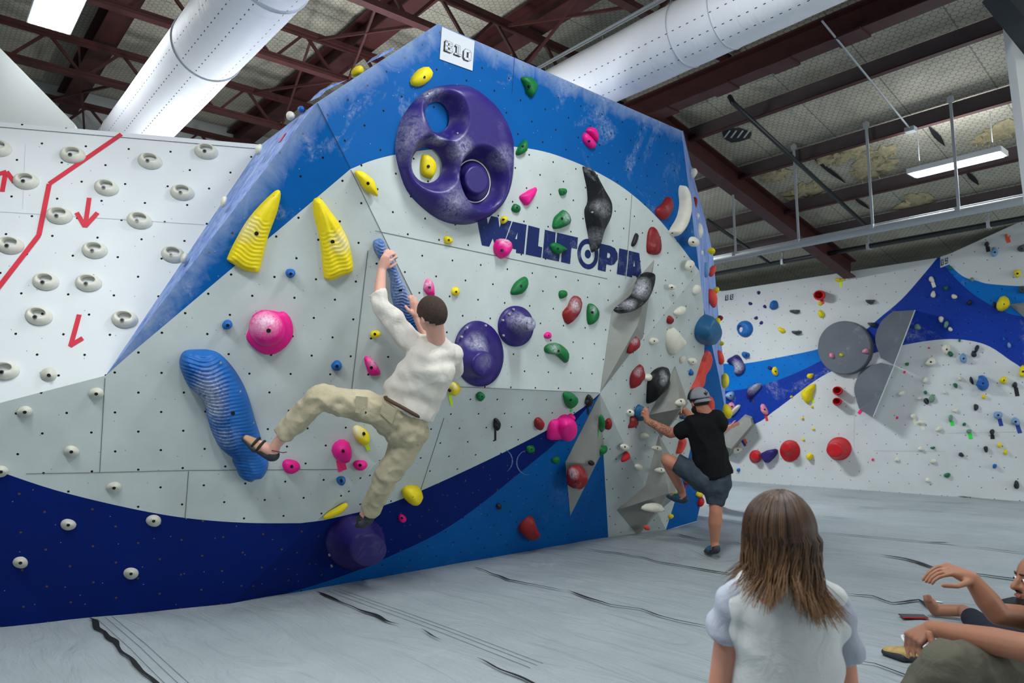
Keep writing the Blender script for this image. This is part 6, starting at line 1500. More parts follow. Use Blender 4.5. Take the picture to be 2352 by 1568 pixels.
# shirt
shm = cloth('pale_shirt', srgb(216, 212, 202)); mb = MB()
up_ = (J(1003, 785, .38, FM) - pel).normalized()
capsule(mb, J(990, 838, .37, FM), J(946, 910, .39), .125, .14, CR, 1.38, True, True, 28); capsule(mb, J(950, 905, .39), J(934, 945, .405), .14, .15, CR, 1.22, False, False, 28)
capsule(mb, J(958, 800, .365), J(1032, 822, .37, FM), .082, .082)
capsule(mb, J(996, 800, .37, FM), J(985, 850, .37, FM), .10, .12, CR, 1.35)
chain(mb, [J(950, 793, .36), J(905, 738, .32), J(878, 702, .27)], [.083, .072, .064]); capsule(mb, J(880, 708, .28), J(867, 670, .235), .064, .051, None, 1, True, False)
chain(mb, [J(1036, 818, .365, FM), J(1040, 850, .28, FM), elR], [.082, .075, .06]); capsule(mb, elR, elR.lerp(wrR, .45), .06, .05, None, 1, True, False)
sf = folds(.011, 9, 9, 5, 2.2); fused('shirt', rel(mb), shm, root, .009, 3, lambda c, n: sf(c, n) + .005 * math.sin((c.z * 38 + c.x * 14 + 3 * noise.noise(c * 6))) * (1 if n.dot(FM.n) > 0 else .3))
mb = MB(); q = [J(x, y, h_, FM) for x, y, h_ in ((981, 762, .46), (988, 772, .50), (1002, 779, .51), (1017, 777, .49), (1026, 768, .44), (1014, 757, .36), (992, 753, .37))]; q.append(q[0])
mb.tube(spl(q, 4), .020, 8, cap=False); fused('collar', rel(mb), shm, root, .006, 3)
mb = MB(); mb.tube(spl([J(847, 683, .255), J(855, 671, .27), J(868, 664, .275), (J(880, 660, .262)), J(888, 659, .24), J(878, 668, .19), J(858, 680, .20), J(847, 683, .255)], 4), .013, 8, cap=False); fused('cuff', rel(mb), shm, root, .006, 2)
# trousers
trm = cloth('khaki_trousers', srgb(182, 173, 146)); mb = MB()
capsule(mb, J(936, 942, .41), J(922, 978, .42), .12, .13, CR, 1.28, False, True, 26); mb.ell(J(930, 985, .42), (.155, .13, .13))
chain(mb, [J(900, 955, .43), J(820, 928, .43), J(737, 912, .41)], [.115, .098, .082]); capsule(mb, J(735, 912, .41), J(650, 1000, .325), .080, .066, None, 1, True, False)
chain(mb, [J(945, 992, .41), J(918, 1045, .42), J(892, 1088, .43)], [.112, .098, .083]); capsule(mb, J(893, 1088, .43), J(848, 1174, .31, FL), .082, .062, None, 1, True, False)
tf = folds(.013, 10, 10, 10, 5.5); fused('trousers', rel(mb), trm, root, .009, 3, lambda c, n: tf(c, n) + .0035 * math.sin((c.x * 20 + c.y * 30 - c.z * 46)))
mb = MB()
def patch(mb, a, b, c, d, n, t=.012):
    w_ = [a, b, c, d]; mb.add([p + n * t for p in w_] + [p - n * .03 for p in w_], [(0, 1, 2, 3), (0, 4, 5, 1), (1, 5, 6, 2), (2, 6, 7, 3), (3, 7, 4, 0), (7, 6, 5, 4)])
def skinpatch(name, px, pl, h_, t, mat):
    mb = MB(); n = len(px); a = [J(x, y, h_, pl) for x, y in px]; b = [J(x, y, h_ - t, pl) for x, y in px]
    mb.add(a + b, [tuple(range(n)), tuple(range(n, 2 * n))[::-1]] + [(i, n + i, n + (i + 1) % n, (i + 1) % n) for i in range(n)]); o = rel(mb).build(name, [mat], root); bv = o.modifiers.new('b', 'BEVEL'); bv.width = .004; bv.segments = 2; return o
skinpatch('cargo_pocket', [(818, 908), (845, 911), (844, 953), (815, 948)], FN, .530, .06, trm)
skinpatch('pocket_flap', [(932, 998), (968, 1010), (965, 1022), (929, 1010)], FN, .535, .05, trm); skinpatch('pocket_flap', [(880, 922), (912, 940), (900, 975), (872, 950)], FN, .553, .05, trm)
skinpatch('pocket_label', [(838, 944), (843, 945), (842, 953), (837, 952)], FN, .535, .01, M['jointb'])
mb = MB(); mb.tube(spl([J(884, 913, .45), J(897, 921, .52), J(925, 936, .563), J(955, 953, .56), J(978, 963, .50), J(985, 962, .42), J(960, 940, .30), J(905, 915, .30), J(884, 913, .45)], 5), .0135, 8, cap=False)
fused('belt', rel(mb), plain('brown_belt', srgb(78, 56, 40), .6), root, .006, 1)
# climbing shoes
def shoe(toe, heel, ank, upn, rub, upper, root_, org_, strap=True, s=1.0):
    up = V(upn).normalized(); d = (toe - heel).normalized(); sd = d.cross(up).normalized(); up = sd.cross(d)
    mb = MB(); capsule(mb, heel + up * .012, heel.lerp(toe, .45) + up * .006, .031 * s, .034 * s, sd, 1.05); capsule(mb, heel.lerp(toe, .45) + up * .006, toe - d * .02 - up * .004, .034 * s, .018 * s, sd, 1.5)
    capsule(mb, heel + up * .012, ank.lerp(heel, .3), .034 * s, .032 * s); mb.v = [v - org_ for v in mb.v]
    o = fused('shoe_upper', mb, upper, root_, .006, 3)
    mb = MB(); capsule(mb, heel - up * .006, heel.lerp(toe, .5) - up * .012, .033 * s, .033 * s, sd, 1.12); capsule(mb, heel.lerp(toe, .5) - up * .012, toe - d * .012 - up * .012, .033 * s, .017 * s, sd, 1.75); mb.ell(heel + up * .010 - d * .006, (.041 * s,) * 3)
    mb.v = [v - org_ for v in mb.v]
    fused('shoe_sole', mb, rub, root_, .006, 2)
    if strap:
        for f_ in (.42, .60):
            c0 = heel.lerp(toe, f_) - org_; mb = MB(); r = .041 * s if f_ < .5 else .037 * s
            mb.tube([c0 + sd * (r * 1.12 * math.cos(a)) + up * (r * math.sin(a) + .006) for a in [PI * k / 12 for k in range(-1, 14)]], .009 * s, 6); mb.build('strap', [M['dark']], root_, True)
rub = plain('shoe_rubber', srgb(44, 50, 56), .6, nz=.2, nscale=30)
nu = (anL - (toeL + heelL) / 2); shoe(toeL, heelL, anL, nu, rub, plain('tan_suede', srgb(176, 138, 108), .8), root, org)
shoe(toeR, heelR, anR, anR - (toeR + heelR) / 2, rub, plain('black_suede', srgb(50, 48, 48), .8), root, org)
mb = MB(); a = anL.lerp(heelL, .35); mb.tube([a + FN.n * .035 + FN.u * -.02, a + FN.n * .04 + FN.u * .01 - FN.v * .005, a + FN.n * .03 + FN.u * .05 - FN.v * .02, a + FN.n * .02 + FN.u * .075 - FN.v * .02], .0028, 6); rel(mb).build('pull_tab', [plain('dark_red_cord', srgb(110, 20, 40), .6)], root, True)
# white shoe lettering 5.10
mb = MB(); nn = (O - heelL).normalized(); cr = CR - nn * CR.dot(nn); cr.normalize(); cu = nn.cross(cr); c0 = heelL + nn * .0415 - cr * .012 + cu * .012
for x0, segs in ((0, [(0, 1, 1, 1), (0, 1, 0, .5), (0, .5, 1, .5), (1, .5, 1, 0), (0, 0, 1, 0)]), (1.5, [(0, 0, .15, 0)]), (2.1, [(.3, 0, .3, 1), (0, .8, .3, 1)]), (3.1, [(0, 0, 0, 1), (0, 1, .9, 1), (.9, 1, .9, 0), (.9, 0, 0, 0)])):
    for (a, b, c, d) in segs:
        p = c0 + cr * ((x0 + a) * .0065) + cu * (b * .009); q = c0 + cr * ((x0 + c) * .0065) + cu * (d * .009); mb.tube([p, q], .0011, 4)
rel(mb).build('shoe_lettering', [M['whitepaint']], root)
# ---- climber in black t-shirt and cap
D = lambda x, y, d: atdepth((x, y), d)
sk2 = skinmat('tanned_skin', srgb(196, 138, 112), (D(1505, 975, 6.9), .20))
ft = D(1640, 1262, 6.62)
root = tag(empty('person', g(1640, 1268)), 'person in black t-shirt, grey backwards cap and dark shorts stepping one foot onto the wall', 'person'); org = root.location.copy()
def rel(mb):
    mb.v = [v - org for v in mb.v]; return mb
hc = D(1606, 922, 6.62); S2 = 1.0
Fh = (FR.hit((1560, 940)) - hc).normalized() * .9 - CR * .35 - ZU * .12; R_, U_, F_h = orient(ZU + CR * -.12, Fh)
mb = MB(); head(mb, hc, R_, U_, F_h, .98); capsule(mb, hc - U_ * .05 - F_h * .02, D(1626, 955, 6.62), .058, .062)
shL, shR = D(1582, 978, 6.62), D(1650, 968, 6.60); elL, wrL = D(1540, 994, 6.80), FR.hit((1486, 966), .13); elR, wrR = D(1600, 975, 6.98), FR.hit((1572, 940), .12)
capsule(mb, D(1618, 988, 6.62), D(1632, 1090, 6.62), .095, .10, CR, 1.15)
chain(mb, [shL, D(1562, 990, 6.7), elL, elL.lerp(wrL, .35), wrL], [.044, .046, .05, .048, .031]); chain(mb, [shR, elR, elR.lerp(wrR, .35), wrR], [.045, .048, .046, .03])
def pxs(pts, pl=FR): return [pl.hit((x, y), h_) for x, y, h_ in pts]
hand(mb, wrL, pxs([(1480, 957, .12), (1482, 951, .12), (1484, 945, .12), (1486, 940, .12)]), pxs([(1475, 953, .11), (1476, 946, .115), (1479, 940, .115), (1482, 936, .11)]), pxs([(1471, 956, .075), (1472, 948, .075), (1475, 941, .075), (1479, 936, .08)]), pxs([(1488, 957, .11), (1484, 952, .09), (1477, 950, .08)]), .05)
hand(mb, wrR, pxs([(1569, 950, .12), (1566, 946, .12), (1564, 941, .12), (1563, 937, .12)]), pxs([(1564, 953, .12), (1561, 948, .12), (1560, 942, .12), (1559, 937, .12)]), pxs([(1563, 956, .08), (1560, 951, .08), (1558, 945, .08), (1558, 939, .08)]), pxs([(1573, 946, .10), (1569, 952, .09)]), .05)
hiL, hiR = D(1612, 1098, 6.62), D(1648, 1102, 6.62); knL = D(1533, 1056, 6.72); anL = D(1566, 1128, 6.98); knR = D(1644, 1172, 6.58); anR = D(1641, 1243, 6.66)
chain(mb, [hiL, hiL.lerp(knL, .6), knL, knL.lerp(anL, .3), anL], [.08, .07, .062, .058, .038]); chain(mb, [hiR, knR, knR.lerp(anR, .35), anR], [.08, .058, .064, .038]); mb.ell(D(1634, 1100, 6.62), (.11, .10, .09))
toeL, heelL = D(1532, 1136, 7.02), D(1570, 1147, 6.98); toeR, heelR = D(1620, 1262, 6.78), D(1644, 1262, 6.64)
chain(mb, [anL, heelL, toeL.lerp(heelL, .3)], [.036, .036, .034]); chain(mb, [anR, heelR, toeR.lerp(heelR, .3)], [.038, .036, .034])
fused('body', rel(mb), sk2, root, .008, 4); face_parts(hc - org, R_, U_, F_h, root, .98)
rot = Matrix((R_, F_h, U_)).transposed()
def part_ell(name, c, r, test, mat, th=.006):
    mb = MB(); mb.ell(c, r, rot, 28, 18); mb.f = [f for f in mb.f if all(test(mb.v[i]) for i in f)]; mb.m = [0] * len(mb.f)
    o = rel(mb).build(name, [mat], root, True); s_ = o.modifiers.new('s', 'SOLIDIFY'); s_.thickness = th; s_.offset = 1; return o
dd = lambda v, a: (v - hc).dot(a)
capg = cloth('grey_cap_cloth', srgb(136, 138, 144)); hair2 = plain('dark_hair', srgb(40, 30, 26), .85, nz=.3, nscale=80, bump=.8, bscale=400)
part_ell('hair', hc + U_ * .016, (.080, .101, .098), lambda v: dd(v, U_) > -.035 + .9 * max(0, dd(v, F_h) + .01), hair2)
part_ell('cap_front', hc + U_ * .03, (.090, .112, .100), lambda v: dd(v, U_) > .016 and dd(v, F_h) < .008, capg)
part_ell('cap_mesh', hc + U_ * .03, (.089, .111, .099), lambda v: dd(v, U_) > .022 and dd(v, F_h) > -.004, M['dark'])
mb = MB(); vs_ = []; n = 14
for k in range(n + 1):
    a = PI * (k / n) ; 
    for r, dz in ((1.0, .018), (1.22, .008), (1.58, -.012)):
        vs_.append(hc + R_ * (.084 * math.cos(a) * (1 if r == 1 else .98)) - F_h * (.098 * math.sin(a) * r + .004) + U_ * (dz + .012 * math.sin(a)))
mb.add(vs_, [(3 * k + j, 3 * k + 3 + j, 3 * k + 4 + j, 3 * k + 1 + j) for k in range(n) for j in range(2)]); o = rel(mb).build('cap_brim', [capg], root, True); s_ = o.modifiers.new('s', 'SOLIDIFY'); s_.thickness = .006
mb = MB(); ll = hc + U_ * .062 - F_h * .118; lr = R_
for a, b in (((-.018, .01), (0, -.012)), ((0, -.012), (.018, .01)), ((-.018, .018), (0, 0)), ((0, 0), (.018, .018)), ((0, .03), (0, -.01))): mb.tube([ll + lr * a[0] + U_ * a[1], ll + lr * b[0] + U_ * b[1]], .003, 5)
rel(mb).build('cap_emblem', [M['dark']], root)
mb = MB(); mb.ell(hc + F_h * .045 - U_ * .072, (.058, .058, .045), rot, 18, 12); mb.ell(hc + F_h * .01 - U_ * .05, (.073, .04, .04), rot, 18, 12); fused('beard', rel(mb), hair2, root, .006, 2)
blk = cloth('black_cotton', srgb(20, 21, 24)); mb = MB()
capsule(mb, D(1617, 982, 6.62), D(1632, 1052, 6.62), .125, .135, CR, 1.24); capsule(mb, D(1630, 1040, 6.62), D(1643, 1092, 6.62), .14, .15, CR, 1.08, False, False, 26)
capsule(mb, D(1590, 972, 6.62), D(1645, 962, 6.6), .078, .082); capsule(mb, D(1616, 955, 6.62), D(1618, 985, 6.62), .075, .11, CR, 1.1)
capsule(mb, D(1592, 976, 6.62), D(1566, 990, 6.68), .078, .074); capsule(mb, D(1570, 987, 6.67), D(1557, 992, 6.72), .074, .070, None, 1, True, False); chain(mb, [D(1652, 972, 6.6), D(1640, 990, 6.78), elR], [.082, .07, .062])
tf = folds(.012, 7, 7, 4, 9.1); fused('t_shirt', rel(mb), blk, root, .010, 4, tf)
sh = cloth('dark_heather_shorts', srgb(62, 72, 82), vary=.3); mb = MB()
capsule(mb, D(1640, 1082, 6.62), D(1640, 1108, 6.62), .13, .14, CR, 1.15, True, True); chain(mb, [D(1615, 1100, 6.62), D(1585, 1078, 6.66)], [.125, .105]); capsule(mb, D(1590, 1082, 6.65), D(1552, 1062, 6.70), .105, .088, None, 1, True, False)
chain(mb, [D(1646, 1104, 6.62), D(1646, 1130, 6.61)], [.12, .105]); capsule(mb, D(1646, 1128, 6.61), D(1643, 1160, 6.59), .10, .075, CR, 1.05, True, False)
tf = folds(.010, 9, 9, 7, 4.4); fused('shorts', rel(mb), sh, root, .010, 3, tf)
bls = plain('blue_shoe_upper', srgb(24, 92, 122), .7, nz=.2, nscale=20)
shoe(toeL, heelL, anL, anL - (toeL + heelL) / 2 + ZU * .05, plain('dark_blue_rubber', srgb(40, 62, 78), .6), bls, root, org, False); shoe(toeR, heelR, anR, ZU, rub, bls, root, org, False)
mb = MB(); c0 = heelL.lerp(toeL, .5) + ZU * .045
for k in range(4): mb.tube([c0 + CR * (.012 * k - .02) + CF * -.015 - ZU * .008, c0 + CR * (.012 * k - .014) + CF * .03 + ZU * .004], .004, 5)
rel(mb).build('shoe_lace', [M['tape_lime']], root)
# ---- person hidden behind him, only one arm shows
root = tag(empty('person', D(1640, 1010, 9.6)), 'arm of a person hidden behind the black t-shirt climber, reaching to the slanted volume', 'person'); org = root.location.copy(); mb = MB()
hn = FAR.hit((1690, 973), .30); dh = 9.9
P_ = lambda x, y, d=9.6: D(x, y, d)
R_, U_, F_h = orient(ZU, CF); head(mb, P_(1636, 975), R_, U_, F_h, .8); capsule(mb, P_(1636, 992), P_(1636, 1062), .11, .11, CR, 1.15)
wr = D(1678, 979, 9.9); chain(mb, [P_(1648, 1000), P_(1664, 986, 9.75), wr], [.05, .042, .028]); chain(mb, [P_(1626, 1000), P_(1620, 1030), P_(1630, 1040)], [.05, .042, .03])
m_ = [D(1686, 974 + 2 * k, 9.95) for k in range(4)]; p_ = [D(1692, 970 + 2.4 * k, 9.97) for k in range(4)]; t_ = [D(1698, 968 + 3 * k, 9.99) for k in range(4)]
hand(mb, wr, m_, p_, t_, [D(1682, 974, 9.88), D(1686, 968, 9.9), D(1690, 965, 9.92)], .05)
f1_, f2_ = g(1630, 1160), g(1652, 1162)
for f_, x in ((f1_, 1632), (f2_, 1646)): chain(mb, [P_(x, 1062), P_(x + 1, 1112, 9.7), f_ + ZU * .05, f_ + ZU * .03 - CF * .1], [.09, .06, .04, .03])
mb.v = [v - org for v in mb.v]; fused('body', mb, sk2, root, .011, 3)
mb = MB(); capsule(mb, P_(1636, 996), P_(1636, 1066), .12, .125, CR, 1.15); mb.v = [v - org for v in mb.v]; fused('top', mb, blk, root, .012, 2)

# ---- kneeling woman seen from behind
DW = 2.12; W = lambda x, y, d=DW: atdepth((x, y), d)
root = tag(empty('person', V((W(1795, 1400).x, W(1795, 1400).y, 0))), 'person with shoulder length brown hair kneeling, white t-shirt with grey sleeves, seen from behind', 'person'); org = root.location.copy()
sk3 = skinmat('arm_skin', srgb(206, 150, 128)); hc = W(1790, 1222); R_, U_, F_h = orient(ZU + CR * .03, CF - CR * .12 + ZU * .1)
mb = MB(); head(mb, hc, R_, U_, F_h, .98); capsule(mb, hc - U_ * .06 - F_h * .02, W(1792, 1330), .052, .056)
cx = W(1797, 1400); down = -ZU
hip = V((cx.x, cx.y, .20)) + CF * .06; capsule(mb, W(1794, 1395), hip + ZU * .05, .115, .125, CR, 1.18)
shL, shR = W(1682, 1384), W(1921, 1397); capsule(mb, shL, shR, .035, .035)
elL = W(1652, 1600); wrL = elL - ZU * .17 + CF * .16 + CR * .03; elR = W(1946, 1606); wrR = elR - ZU * .17 + CF * .16 - CR * .03
for s_, e_, w_, sg in ((shL, elL, wrL, 1), (shR, elR, wrR, -1)):
    chain(mb, [s_, s_.lerp(e_, .5), e_, e_.lerp(w_, .4), w_], [.034, .038, .036, .034, .024])
    m_ = [w_ + CF * .075 + CR * (.010 * k * 2 - .03) - ZU * .02 for k in range(4)]; p_ = [x + CF * .035 - ZU * .012 for x in m_]; t_ = [x + CF * .022 - ZU * .018 for x in p_]
    hand(mb, w_, m_, p_, t_, [w_ + CR * .02 * sg + CF * .02, w_ + CR * .04 * sg + CF * .05, w_ + CR * .035 * sg + CF * .075], .045)
mb.ell(hip, (.17, .15, .13)); 
for sg in (-1, 1):
    h0 = hip + CR * .09 * sg - ZU * .02; kn = h0 + CF * .40 + CR * .06 * sg - ZU * .08; an = h0 - CF * .04 - ZU * .13 + CR * .02 * sg
    chain(mb, [h0, kn, kn - ZU * .02, an, an - CF * .12 - ZU * .0], [.10, .06, .055, .038, .026])
mb.v = [v - org for v in mb.v]; fused('body', mb, sk3, root, .008, 5); face_parts(hc - org, R_, U_, F_h, root, .98)
wt = cloth('white_tee', srgb(208, 212, 212), vary=.02); gs = cloth('heather_sleeve', srgb(176, 182, 196), vary=.06)
mb = MB(); capsule(mb, W(1797, 1412), W(1806, 1600), .125, .135, CR, 1.26, True, True, 30); capsule(mb, W(1806, 1590), W(1806, 1760), .135, .15, CR, 1.16, True, False, 30)
capsule(mb, W(1706, 1376), W(1900, 1384), .066, .064); capsule(mb, W(1735, 1358), W(1862, 1364), .07, .07); capsule(mb, W(1793, 1302), W(1795, 1370), .080, .115, CR, 1.1)
mb.ell(W(1703, 1410), (.062, .07, .10)); mb.ell(W(1908, 1418), (.060, .07, .10)); mb.v = [v - org for v in mb.v]
tf = folds(.006, 6, 6, 3, 1.3); fused('t_shirt', mb, wt, root, .009, 6, lambda c, n: tf(c, n) + .005 * math.sin(c.z * 55 + c.x * 18 + 2 * noise.noise(c * 5)) * math.exp(-((abs((c + org - cx).dot(CR)) - .15) / .05) ** 2))
for s_, e_, sg in ((W(1690, 1376), elL, -1), (W(1917, 1392), elR, 1)):
    mb = MB(); q = W(1669, 1416) if sg < 0 else W(1934, 1440); en = W(1649, 1464) if sg < 0 else W(1950, 1514)
    capsule(mb, s_, q, .054, .046); capsule(mb, q, en, .046, .048, CR, 1.0, True, False); mb.v = [v - org for v in mb.v]
    tf2 = folds(.005, 10, 10, 10, 3 + sg); fused('sleeve', mb, gs, root, .007, 2, lambda c, n: tf2(c, n) + .004 * math.sin(c.z * 70 + c.x * 60))
mb = MB()
for sg in (-1, 1):
    h0 = hip + CR * .09 * sg - ZU * .02; kn = h0 + CF * .40 + CR * .06 * sg - ZU * .08; an = h0 - CF * .04 - ZU * .13 + CR * .02 * sg
    chain(mb, [h0, kn, kn - ZU * .02, an], [.115, .075, .07, .05])
mb.ell(hip, (.18, .16, .14)); mb.v = [v - org for v in mb.v]; fused('trousers', mb, cloth('dark_trousers', srgb(48, 50, 58)), root, .012, 3)
# hair strands
def hair_mat():
    t = NT('brown_hair'); t.b.inputs['Roughness'].default_value = .42; uv = t.n('ShaderNodeUVMap').outputs[0]; sx = t.n('ShaderNodeSeparateXYZ'); t.l(uv, sx.inputs[0])
    a = t.mix(sx.outputs[0], srgb(50, 34, 24), srgb(92, 66, 46)); b = t.mix(sx.outputs[0], srgb(98, 68, 42), srgb(160, 120, 80))
    t.l(t.mix(t.ramp(sx.outputs[1], .45, 1.0), a, b), t.b.inputs['Base Color']); return t.m
HM = hair_mat(); rnd = random.Random(11); vs_ = []; fs_ = []; us = []
def strand(pts, r, tone):
    k0 = len(vs_); n = len(pts); sg = 4
    for i, p in enumerate(pts):
        d = (pts[min(i + 1, n - 1)] - pts[max(i - 1, 0)]).normalized(); a = d.cross(R_ + U_ * .1).normalized(); b = d.cross(a); rr = r * (1 - (i / (n - 1)) ** 3 * .85)
        for k in range(sg): vs_.append(p + (a * math.cos(2 * PI * k / sg) * .6 + b * math.sin(2 * PI * k / sg)) * rr); us.append((tone, i / (n - 1)))
    for i in range(n - 1):
        for k in range(sg): fs_.append((k0 + i * sg + k, k0 + i * sg + (k + 1) % sg, k0 + (i + 1) * sg + (k + 1) % sg, k0 + (i + 1) * sg + k))
hl = hc - org
for layer in range(2):
    for i in range(950 if layer == 0 else 550):
        az = rnd.uniform(-2.45, 2.45); back = math.cos(az)      # 0 = straight back, +-pi = face side
        side = math.sin(az); el0 = rnd.uniform(.0, 1.1) if layer else rnd.uniform(.0, .9)
        rx, ry, rz = .094 + .006 * layer, .112 + .004 * layer, .112 + .006 * layer; pts = []
        # from the parting over the skull
        for k in range(7):
            e = (el0 + (PI / 2 - el0) * (k / 6)) ; out = math.sin(e); pts.append(hl + R_ * (rx * side * out + .006 * (1 - out)) - F_h * (ry * back * out) + U_ * (rz * math.cos(e) + .006))
        L = (.175 + .05 * (side + .4) * (1 if side > -.4 else 0) + .02 * math.sin(az * 5) + rnd.uniform(-.03, .02)) * (1 if abs(az) < 1.9 else .85); ph = rnd.uniform(0, 6.28); fl = rnd.uniform(-.03, .045) * (1.3 if abs(side) > .6 else 1)
        clump = .014 * math.sin(az * 13 + 1.5 * math.sin(az * 5)); wv = rnd.uniform(.004, .011); dirv = R_ * side - F_h * back; b0 = pts[-1]
        for k in range(1, 11):
            t = k / 10; pinch = -.012 * math.sin(t * PI) * (1 if back > .3 else .3)
            flare = fl * max(0, t - .7) / .3 + .022 * t * max(0, side) ; sd_ = R_ * (clump * t + wv * math.sin(ph + t * 7))
            pts.append(b0 - U_ * (L * t) + dirv * (pinch + flare + .006 * math.sin(t * 5 + ph)) + sd_ - F_h * (.02 * t * max(0, back)))
        strand(pts, rnd.uniform(.0016, .0032), rnd.random() ** 1.3)
o = meshobj('hair', vs_, fs_, HM, root, True, uvs=us)
mb = MB(); mb.ell(hl + U_ * .006 - F_h * .006, (.088, .100, .112), Matrix((R_, F_h, U_)).transposed(), 26, 18); capsule(mb, hl - F_h * .02, hl - U_ * .15 - F_h * .02, .076, .052, R_, 1.15, seg=20)
mb.v = [v if (v - hl).dot(F_h) < .03 else v - F_h * ((v - hl).dot(F_h) - .03) for v in mb.v]
o = fused('hair_underlayer', mb, plain('dark_brown_hair', srgb(58, 38, 26), .7), root, .008, 3)

# ---- seated man at the lower right
root = tag(empty('person', g(2420, 1560)), 'person seated at the lower right edge, black t-shirt and olive trousers, hands mid gesture', 'person'); org = root.location.copy()
sk4 = skinmat('olive_skin', srgb(166, 120, 96)); mb = MB(); rel = lambda m_: (setattr(m_, 'v', [v - org for v in m_.v]), m_)[1]
hc = D(2394, 1338, 2.95); R_, U_, F_h = orient(ZU + CR * .1, -CR + CF * .12); head(mb, hc, R_, U_, F_h, 1.0)
sh1, sh2 = D(2500, 1440, 3.1), D(2480, 1470, 2.72); capsule(mb, hc - U_ * .05, D(2470, 1425, 2.92), .06, .065); capsule(mb, sh1, sh2, .07, .07)
hp = V(g(2560, 1560)); hp = V((D(2640, 1560, 3.1).x, D(2640, 1560, 3.1).y, .14)); capsule(mb, D(2490, 1450, 2.9), hp + ZU * .05, .105, .11, CF, 1.2)
el1, wr1 = D(2292, 1410, 2.86), D(2232, 1330, 2.90); chain(mb, [sh1, el1.lerp(sh1, .25), el1, el1.lerp(wr1, .4), wr1], [.055, .05, .044, .046, .031])
m_ = [D(2176 + 4 * k, 1298 + 6.5 * k, 2.98 - .022 * k) for k in range(4)]; p_ = [D(2150 + 3 * k, 1303 + 7 * k, 3.0 - .03 * k) for k in range(4)]; p2 = [D(2134 + 4 * k, 1314 + 6 * k, 3.0 - .03 * k) for k in range(4)]; t_ = [D(2120 + 7 * k, 1331 + 3 * k, 3.0 - .03 * k) for k in range(4)]
hand(mb, wr1, m_, [list(x) for x in zip(p_, p2)], t_, [wr1.lerp(D(2222, 1340, 2.86), .3), D(2215, 1340, 2.86), D(2198, 1346, 2.84), D(2166, 1344, 2.84)], .055, .0092)
el2, wr2 = D(2360, 1488, 2.55), D(2140, 1443, 2.86); chain(mb, [sh2, el2, el2.lerp(wr2, .35), wr2], [.058, .05, .050, .032])
m_ = [D(2083 + 11 * k, 1455 + 7 * k, 2.90 - .02 * k) for k in range(4)]; p_ = [D(2080 + 12 * k, 1482 + 3 * k, 2.91 - .02 * k) for k in range(4)]; t_ = [D(2088 + 13 * k, 1511 - 2 * k, 2.88 - .02 * k) for k in range(4)]
hand(mb, wr2, m_, p_, t_, [D(2134, 1456, 2.80), D(2142, 1474, 2.78), D(2134, 1490, 2.79)], .05, .0078)
kn2 = D(2178, 1532, 2.66); kn1 = D(2300, 1480, 3.3); an1 = V(g(2215, 1425)) + ZU * .06; f1 = V(g(2150, 1416))
chain(mb, [hp + CF * .1, kn1, an1.lerp(kn1, .4), an1], [.09, .06, .055, .036])
heel1 = f1 + ZU * .04; chain(mb, [an1, heel1], [.036, .036]); toe1 = D(2131, 1376, (RW.transposed() @ (f1 - O)).z * -1)
chain(mb, [heel1, heel1.lerp(toe1, .6), toe1], [.036, .034, .026])
for k in range(5): capsule(mb, toe1 + CF * (.016 * k - .03), toe1 + CF * (.016 * k - .03) + ZU * (.028 - .004 * k) - CR * .004, .012 - .001 * k, .011 - .001 * k, seg=10)
an2 = kn2 + V((0, 0, 0)); an2 = V((kn2.x, kn2.y, .09)) - CR * .12 + CF * .1; chain(mb, [hp - CF * .1, kn2, an2], [.09, .062, .04]); chain(mb, [an2, an2 - ZU * .03 - CR * .1], [.04, .03])
fused('body', rel(mb), sk4, root, .0055, 4); face_parts(hc - org, R_, U_, F_h, root)
rot = Matrix((R_, F_h, U_)).transposed(); part = MB(); part.ell(hc + U_ * .02 - F_h * .01, (.082, .102, .100), rot, 26, 16); part.f = [f for f in part.f if all((part.v[i] - hc).dot(U_) > -.02 + .7 * max(0, (part.v[i] - hc).dot(F_h)) for i in f)]; part.m = [0] * len(part.f)
rel(part).build('hair', [hair2], root, True)
mb = MB(); mb.ell(hc + F_h * .052 - U_ * .088, (.045, .045, .030), rot, 16, 10); mb.ell(hc + F_h * .090 - U_ * .045, (.026, .010, .006), rot, 12, 8); fused('beard', rel(mb), hair2, root, .005, 2)
mb = MB(); capsule(mb, D(2495, 1455, 2.9), hp + ZU * .05, .15, .16, CF, 1.25); capsule(mb, sh1, sh2, .085, .085); capsule(mb, sh1, sh1.lerp(el1, .45), .078, .066, None, 1, True, False); capsule(mb, sh2, sh2.lerp(el2, .5), .08, .072, None, 1, True, False)
fused('t_shirt', rel(mb), blk, root, .010, 3, folds(.01, 7, 7, 7, 2))
mb = MB(); capsule(mb, hp - CF * .1, kn2, .13, .095); capsule(mb, kn2, an2.lerp(kn2, .15), .095, .085, None, 1, True, False); mb.ell(hp, (.18, .18, .15))
tf = folds(.014, 9, 9, 9, 7.7); fused('trousers', rel(mb), cloth('olive_trousers', srgb(98, 96, 84)), root, .009, 3, tf)
mb = MB(); capsule(mb, hp + CF * .1, kn1, .11, .08); capsule(mb, kn1, kn1.lerp(an1, .72), .08, .058, None, 1, True, False); fused('trouser_leg', rel(mb), cloth('navy_trousers', srgb(34, 38, 50)), root, .010, 3)
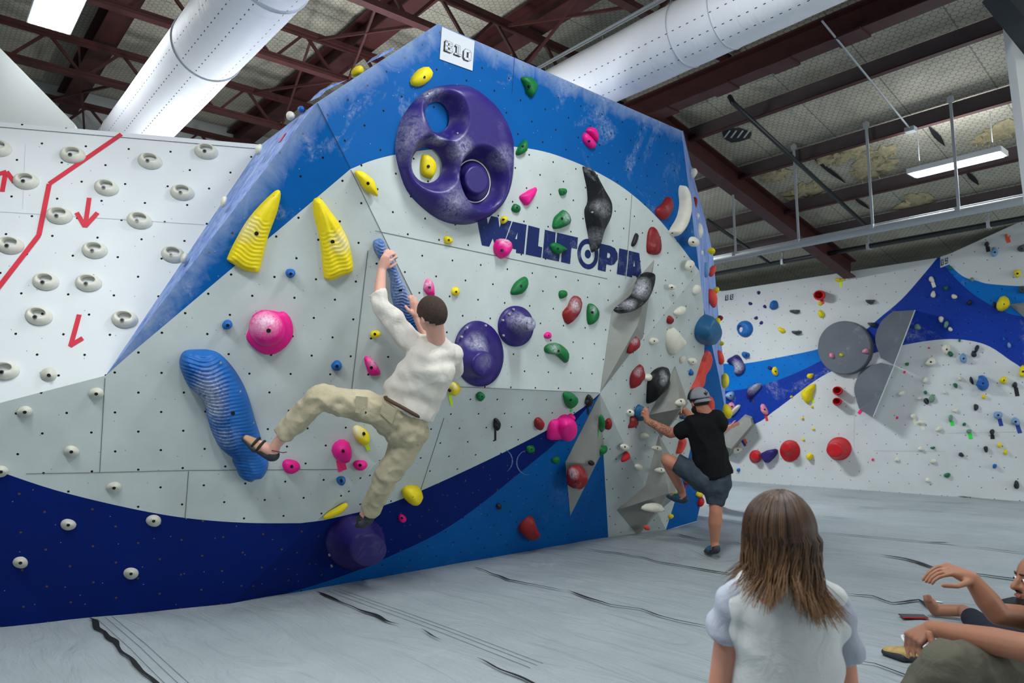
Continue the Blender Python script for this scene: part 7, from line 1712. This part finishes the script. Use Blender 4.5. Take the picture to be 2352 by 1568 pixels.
# things on the mats
def onfloor(p, z=0): q = g(*p); return V((q.x, q.y, fold(q.x, q.y) + z))
a, b = onfloor((2028, 1503)), onfloor((2134, 1528)); root = tag(empty('climbing_shoe', a), 'tan and black climbing shoe lying on the mat in front of the seated person', 'shoe')
d = (b - a).normalized(); shoe(a + ZU * .03, a + d * .235 + ZU * .035, a + d * .2 + ZU * .07, ZU, rub, plain('tan_leather', srgb(188, 160, 96), .6, nz=.25, nscale=18), root, a, False)
mb = MB(); q = a + d * .16 + ZU * .075 - a; sd = d.cross(ZU); mb.tube([q + d * (.055 * math.cos(t)) + sd * (.03 * math.sin(t)) + ZU * (.03 * math.sin(t * .5) + .012 * math.cos(2 * t)) for t in [2 * PI * k / 20 for k in range(21)]], .008, 6, cap=False); mb.build('shoe_collar', [M['whitepaint']], root, True)
mb = MB(); mb.ell(q, (.05, .03, .02), Matrix.Rotation(math.atan2(d.y, d.x), 3, 'Z'), 14, 8); mb.build('shoe_opening', [M['dark']], root, True)
p = onfloor((2098, 1421), .012); root = tag(empty('phone', p), 'dark smartphone with red edge lying on the mat', 'phone'); ph = Matrix.Rotation(.7, 3, 'Z')
mb = MB(); mb.box((0, 0, 0), (.15, .075, .008), ph); o = mb.build('phone_body', [plain('phone_glass', srgb(64, 62, 68), .2)], root); bv = o.modifiers.new('b', 'BEVEL'); bv.width = .003; bv.segments = 2
mb = MB(); mb.box(ph @ V((0, -.038, 0)), (.148, .003, .006), ph); mb.build('case_edge', [plain('red_case', srgb(220, 30, 40), .4)], root)
a, b = onfloor((2290, 1402)), onfloor((2345, 1404)); root = tag(empty('climbing_shoe', a), 'black shoe with green trim on the mat beside the seated person face', 'shoe'); d = (b - a).normalized()
shoe(a + ZU * .035, a + d * .2 + ZU * .04, a + d * .18 + ZU * .09, ZU, M['dark'], plain('black_mesh', srgb(34, 40, 52), .7, nz=.3, nscale=30), root, a, False)
mb = MB(); mb.tube([a + d * .14 - CF * .036 + ZU * .03 - a, a + d * .17 - CF * .034 + ZU * .08 - a], .005, 6); mb.build('green_trim', [M['tape_lime']], root)
p = onfloor((2156, 1386), .004); mb = MB(); mb.add([V((-.03, -.01, 0)), V((.03, -.016, .004)), V((.02, .012, .002)), V((-.012, .004, .006))], [(0, 1, 2, 3)]); o = mb.build('paper_scrap', [M['whitepaint']]); o.location = p; tag(o, 'tiny white paper scrap on the mat beyond the bare foot', 'paper scrap')
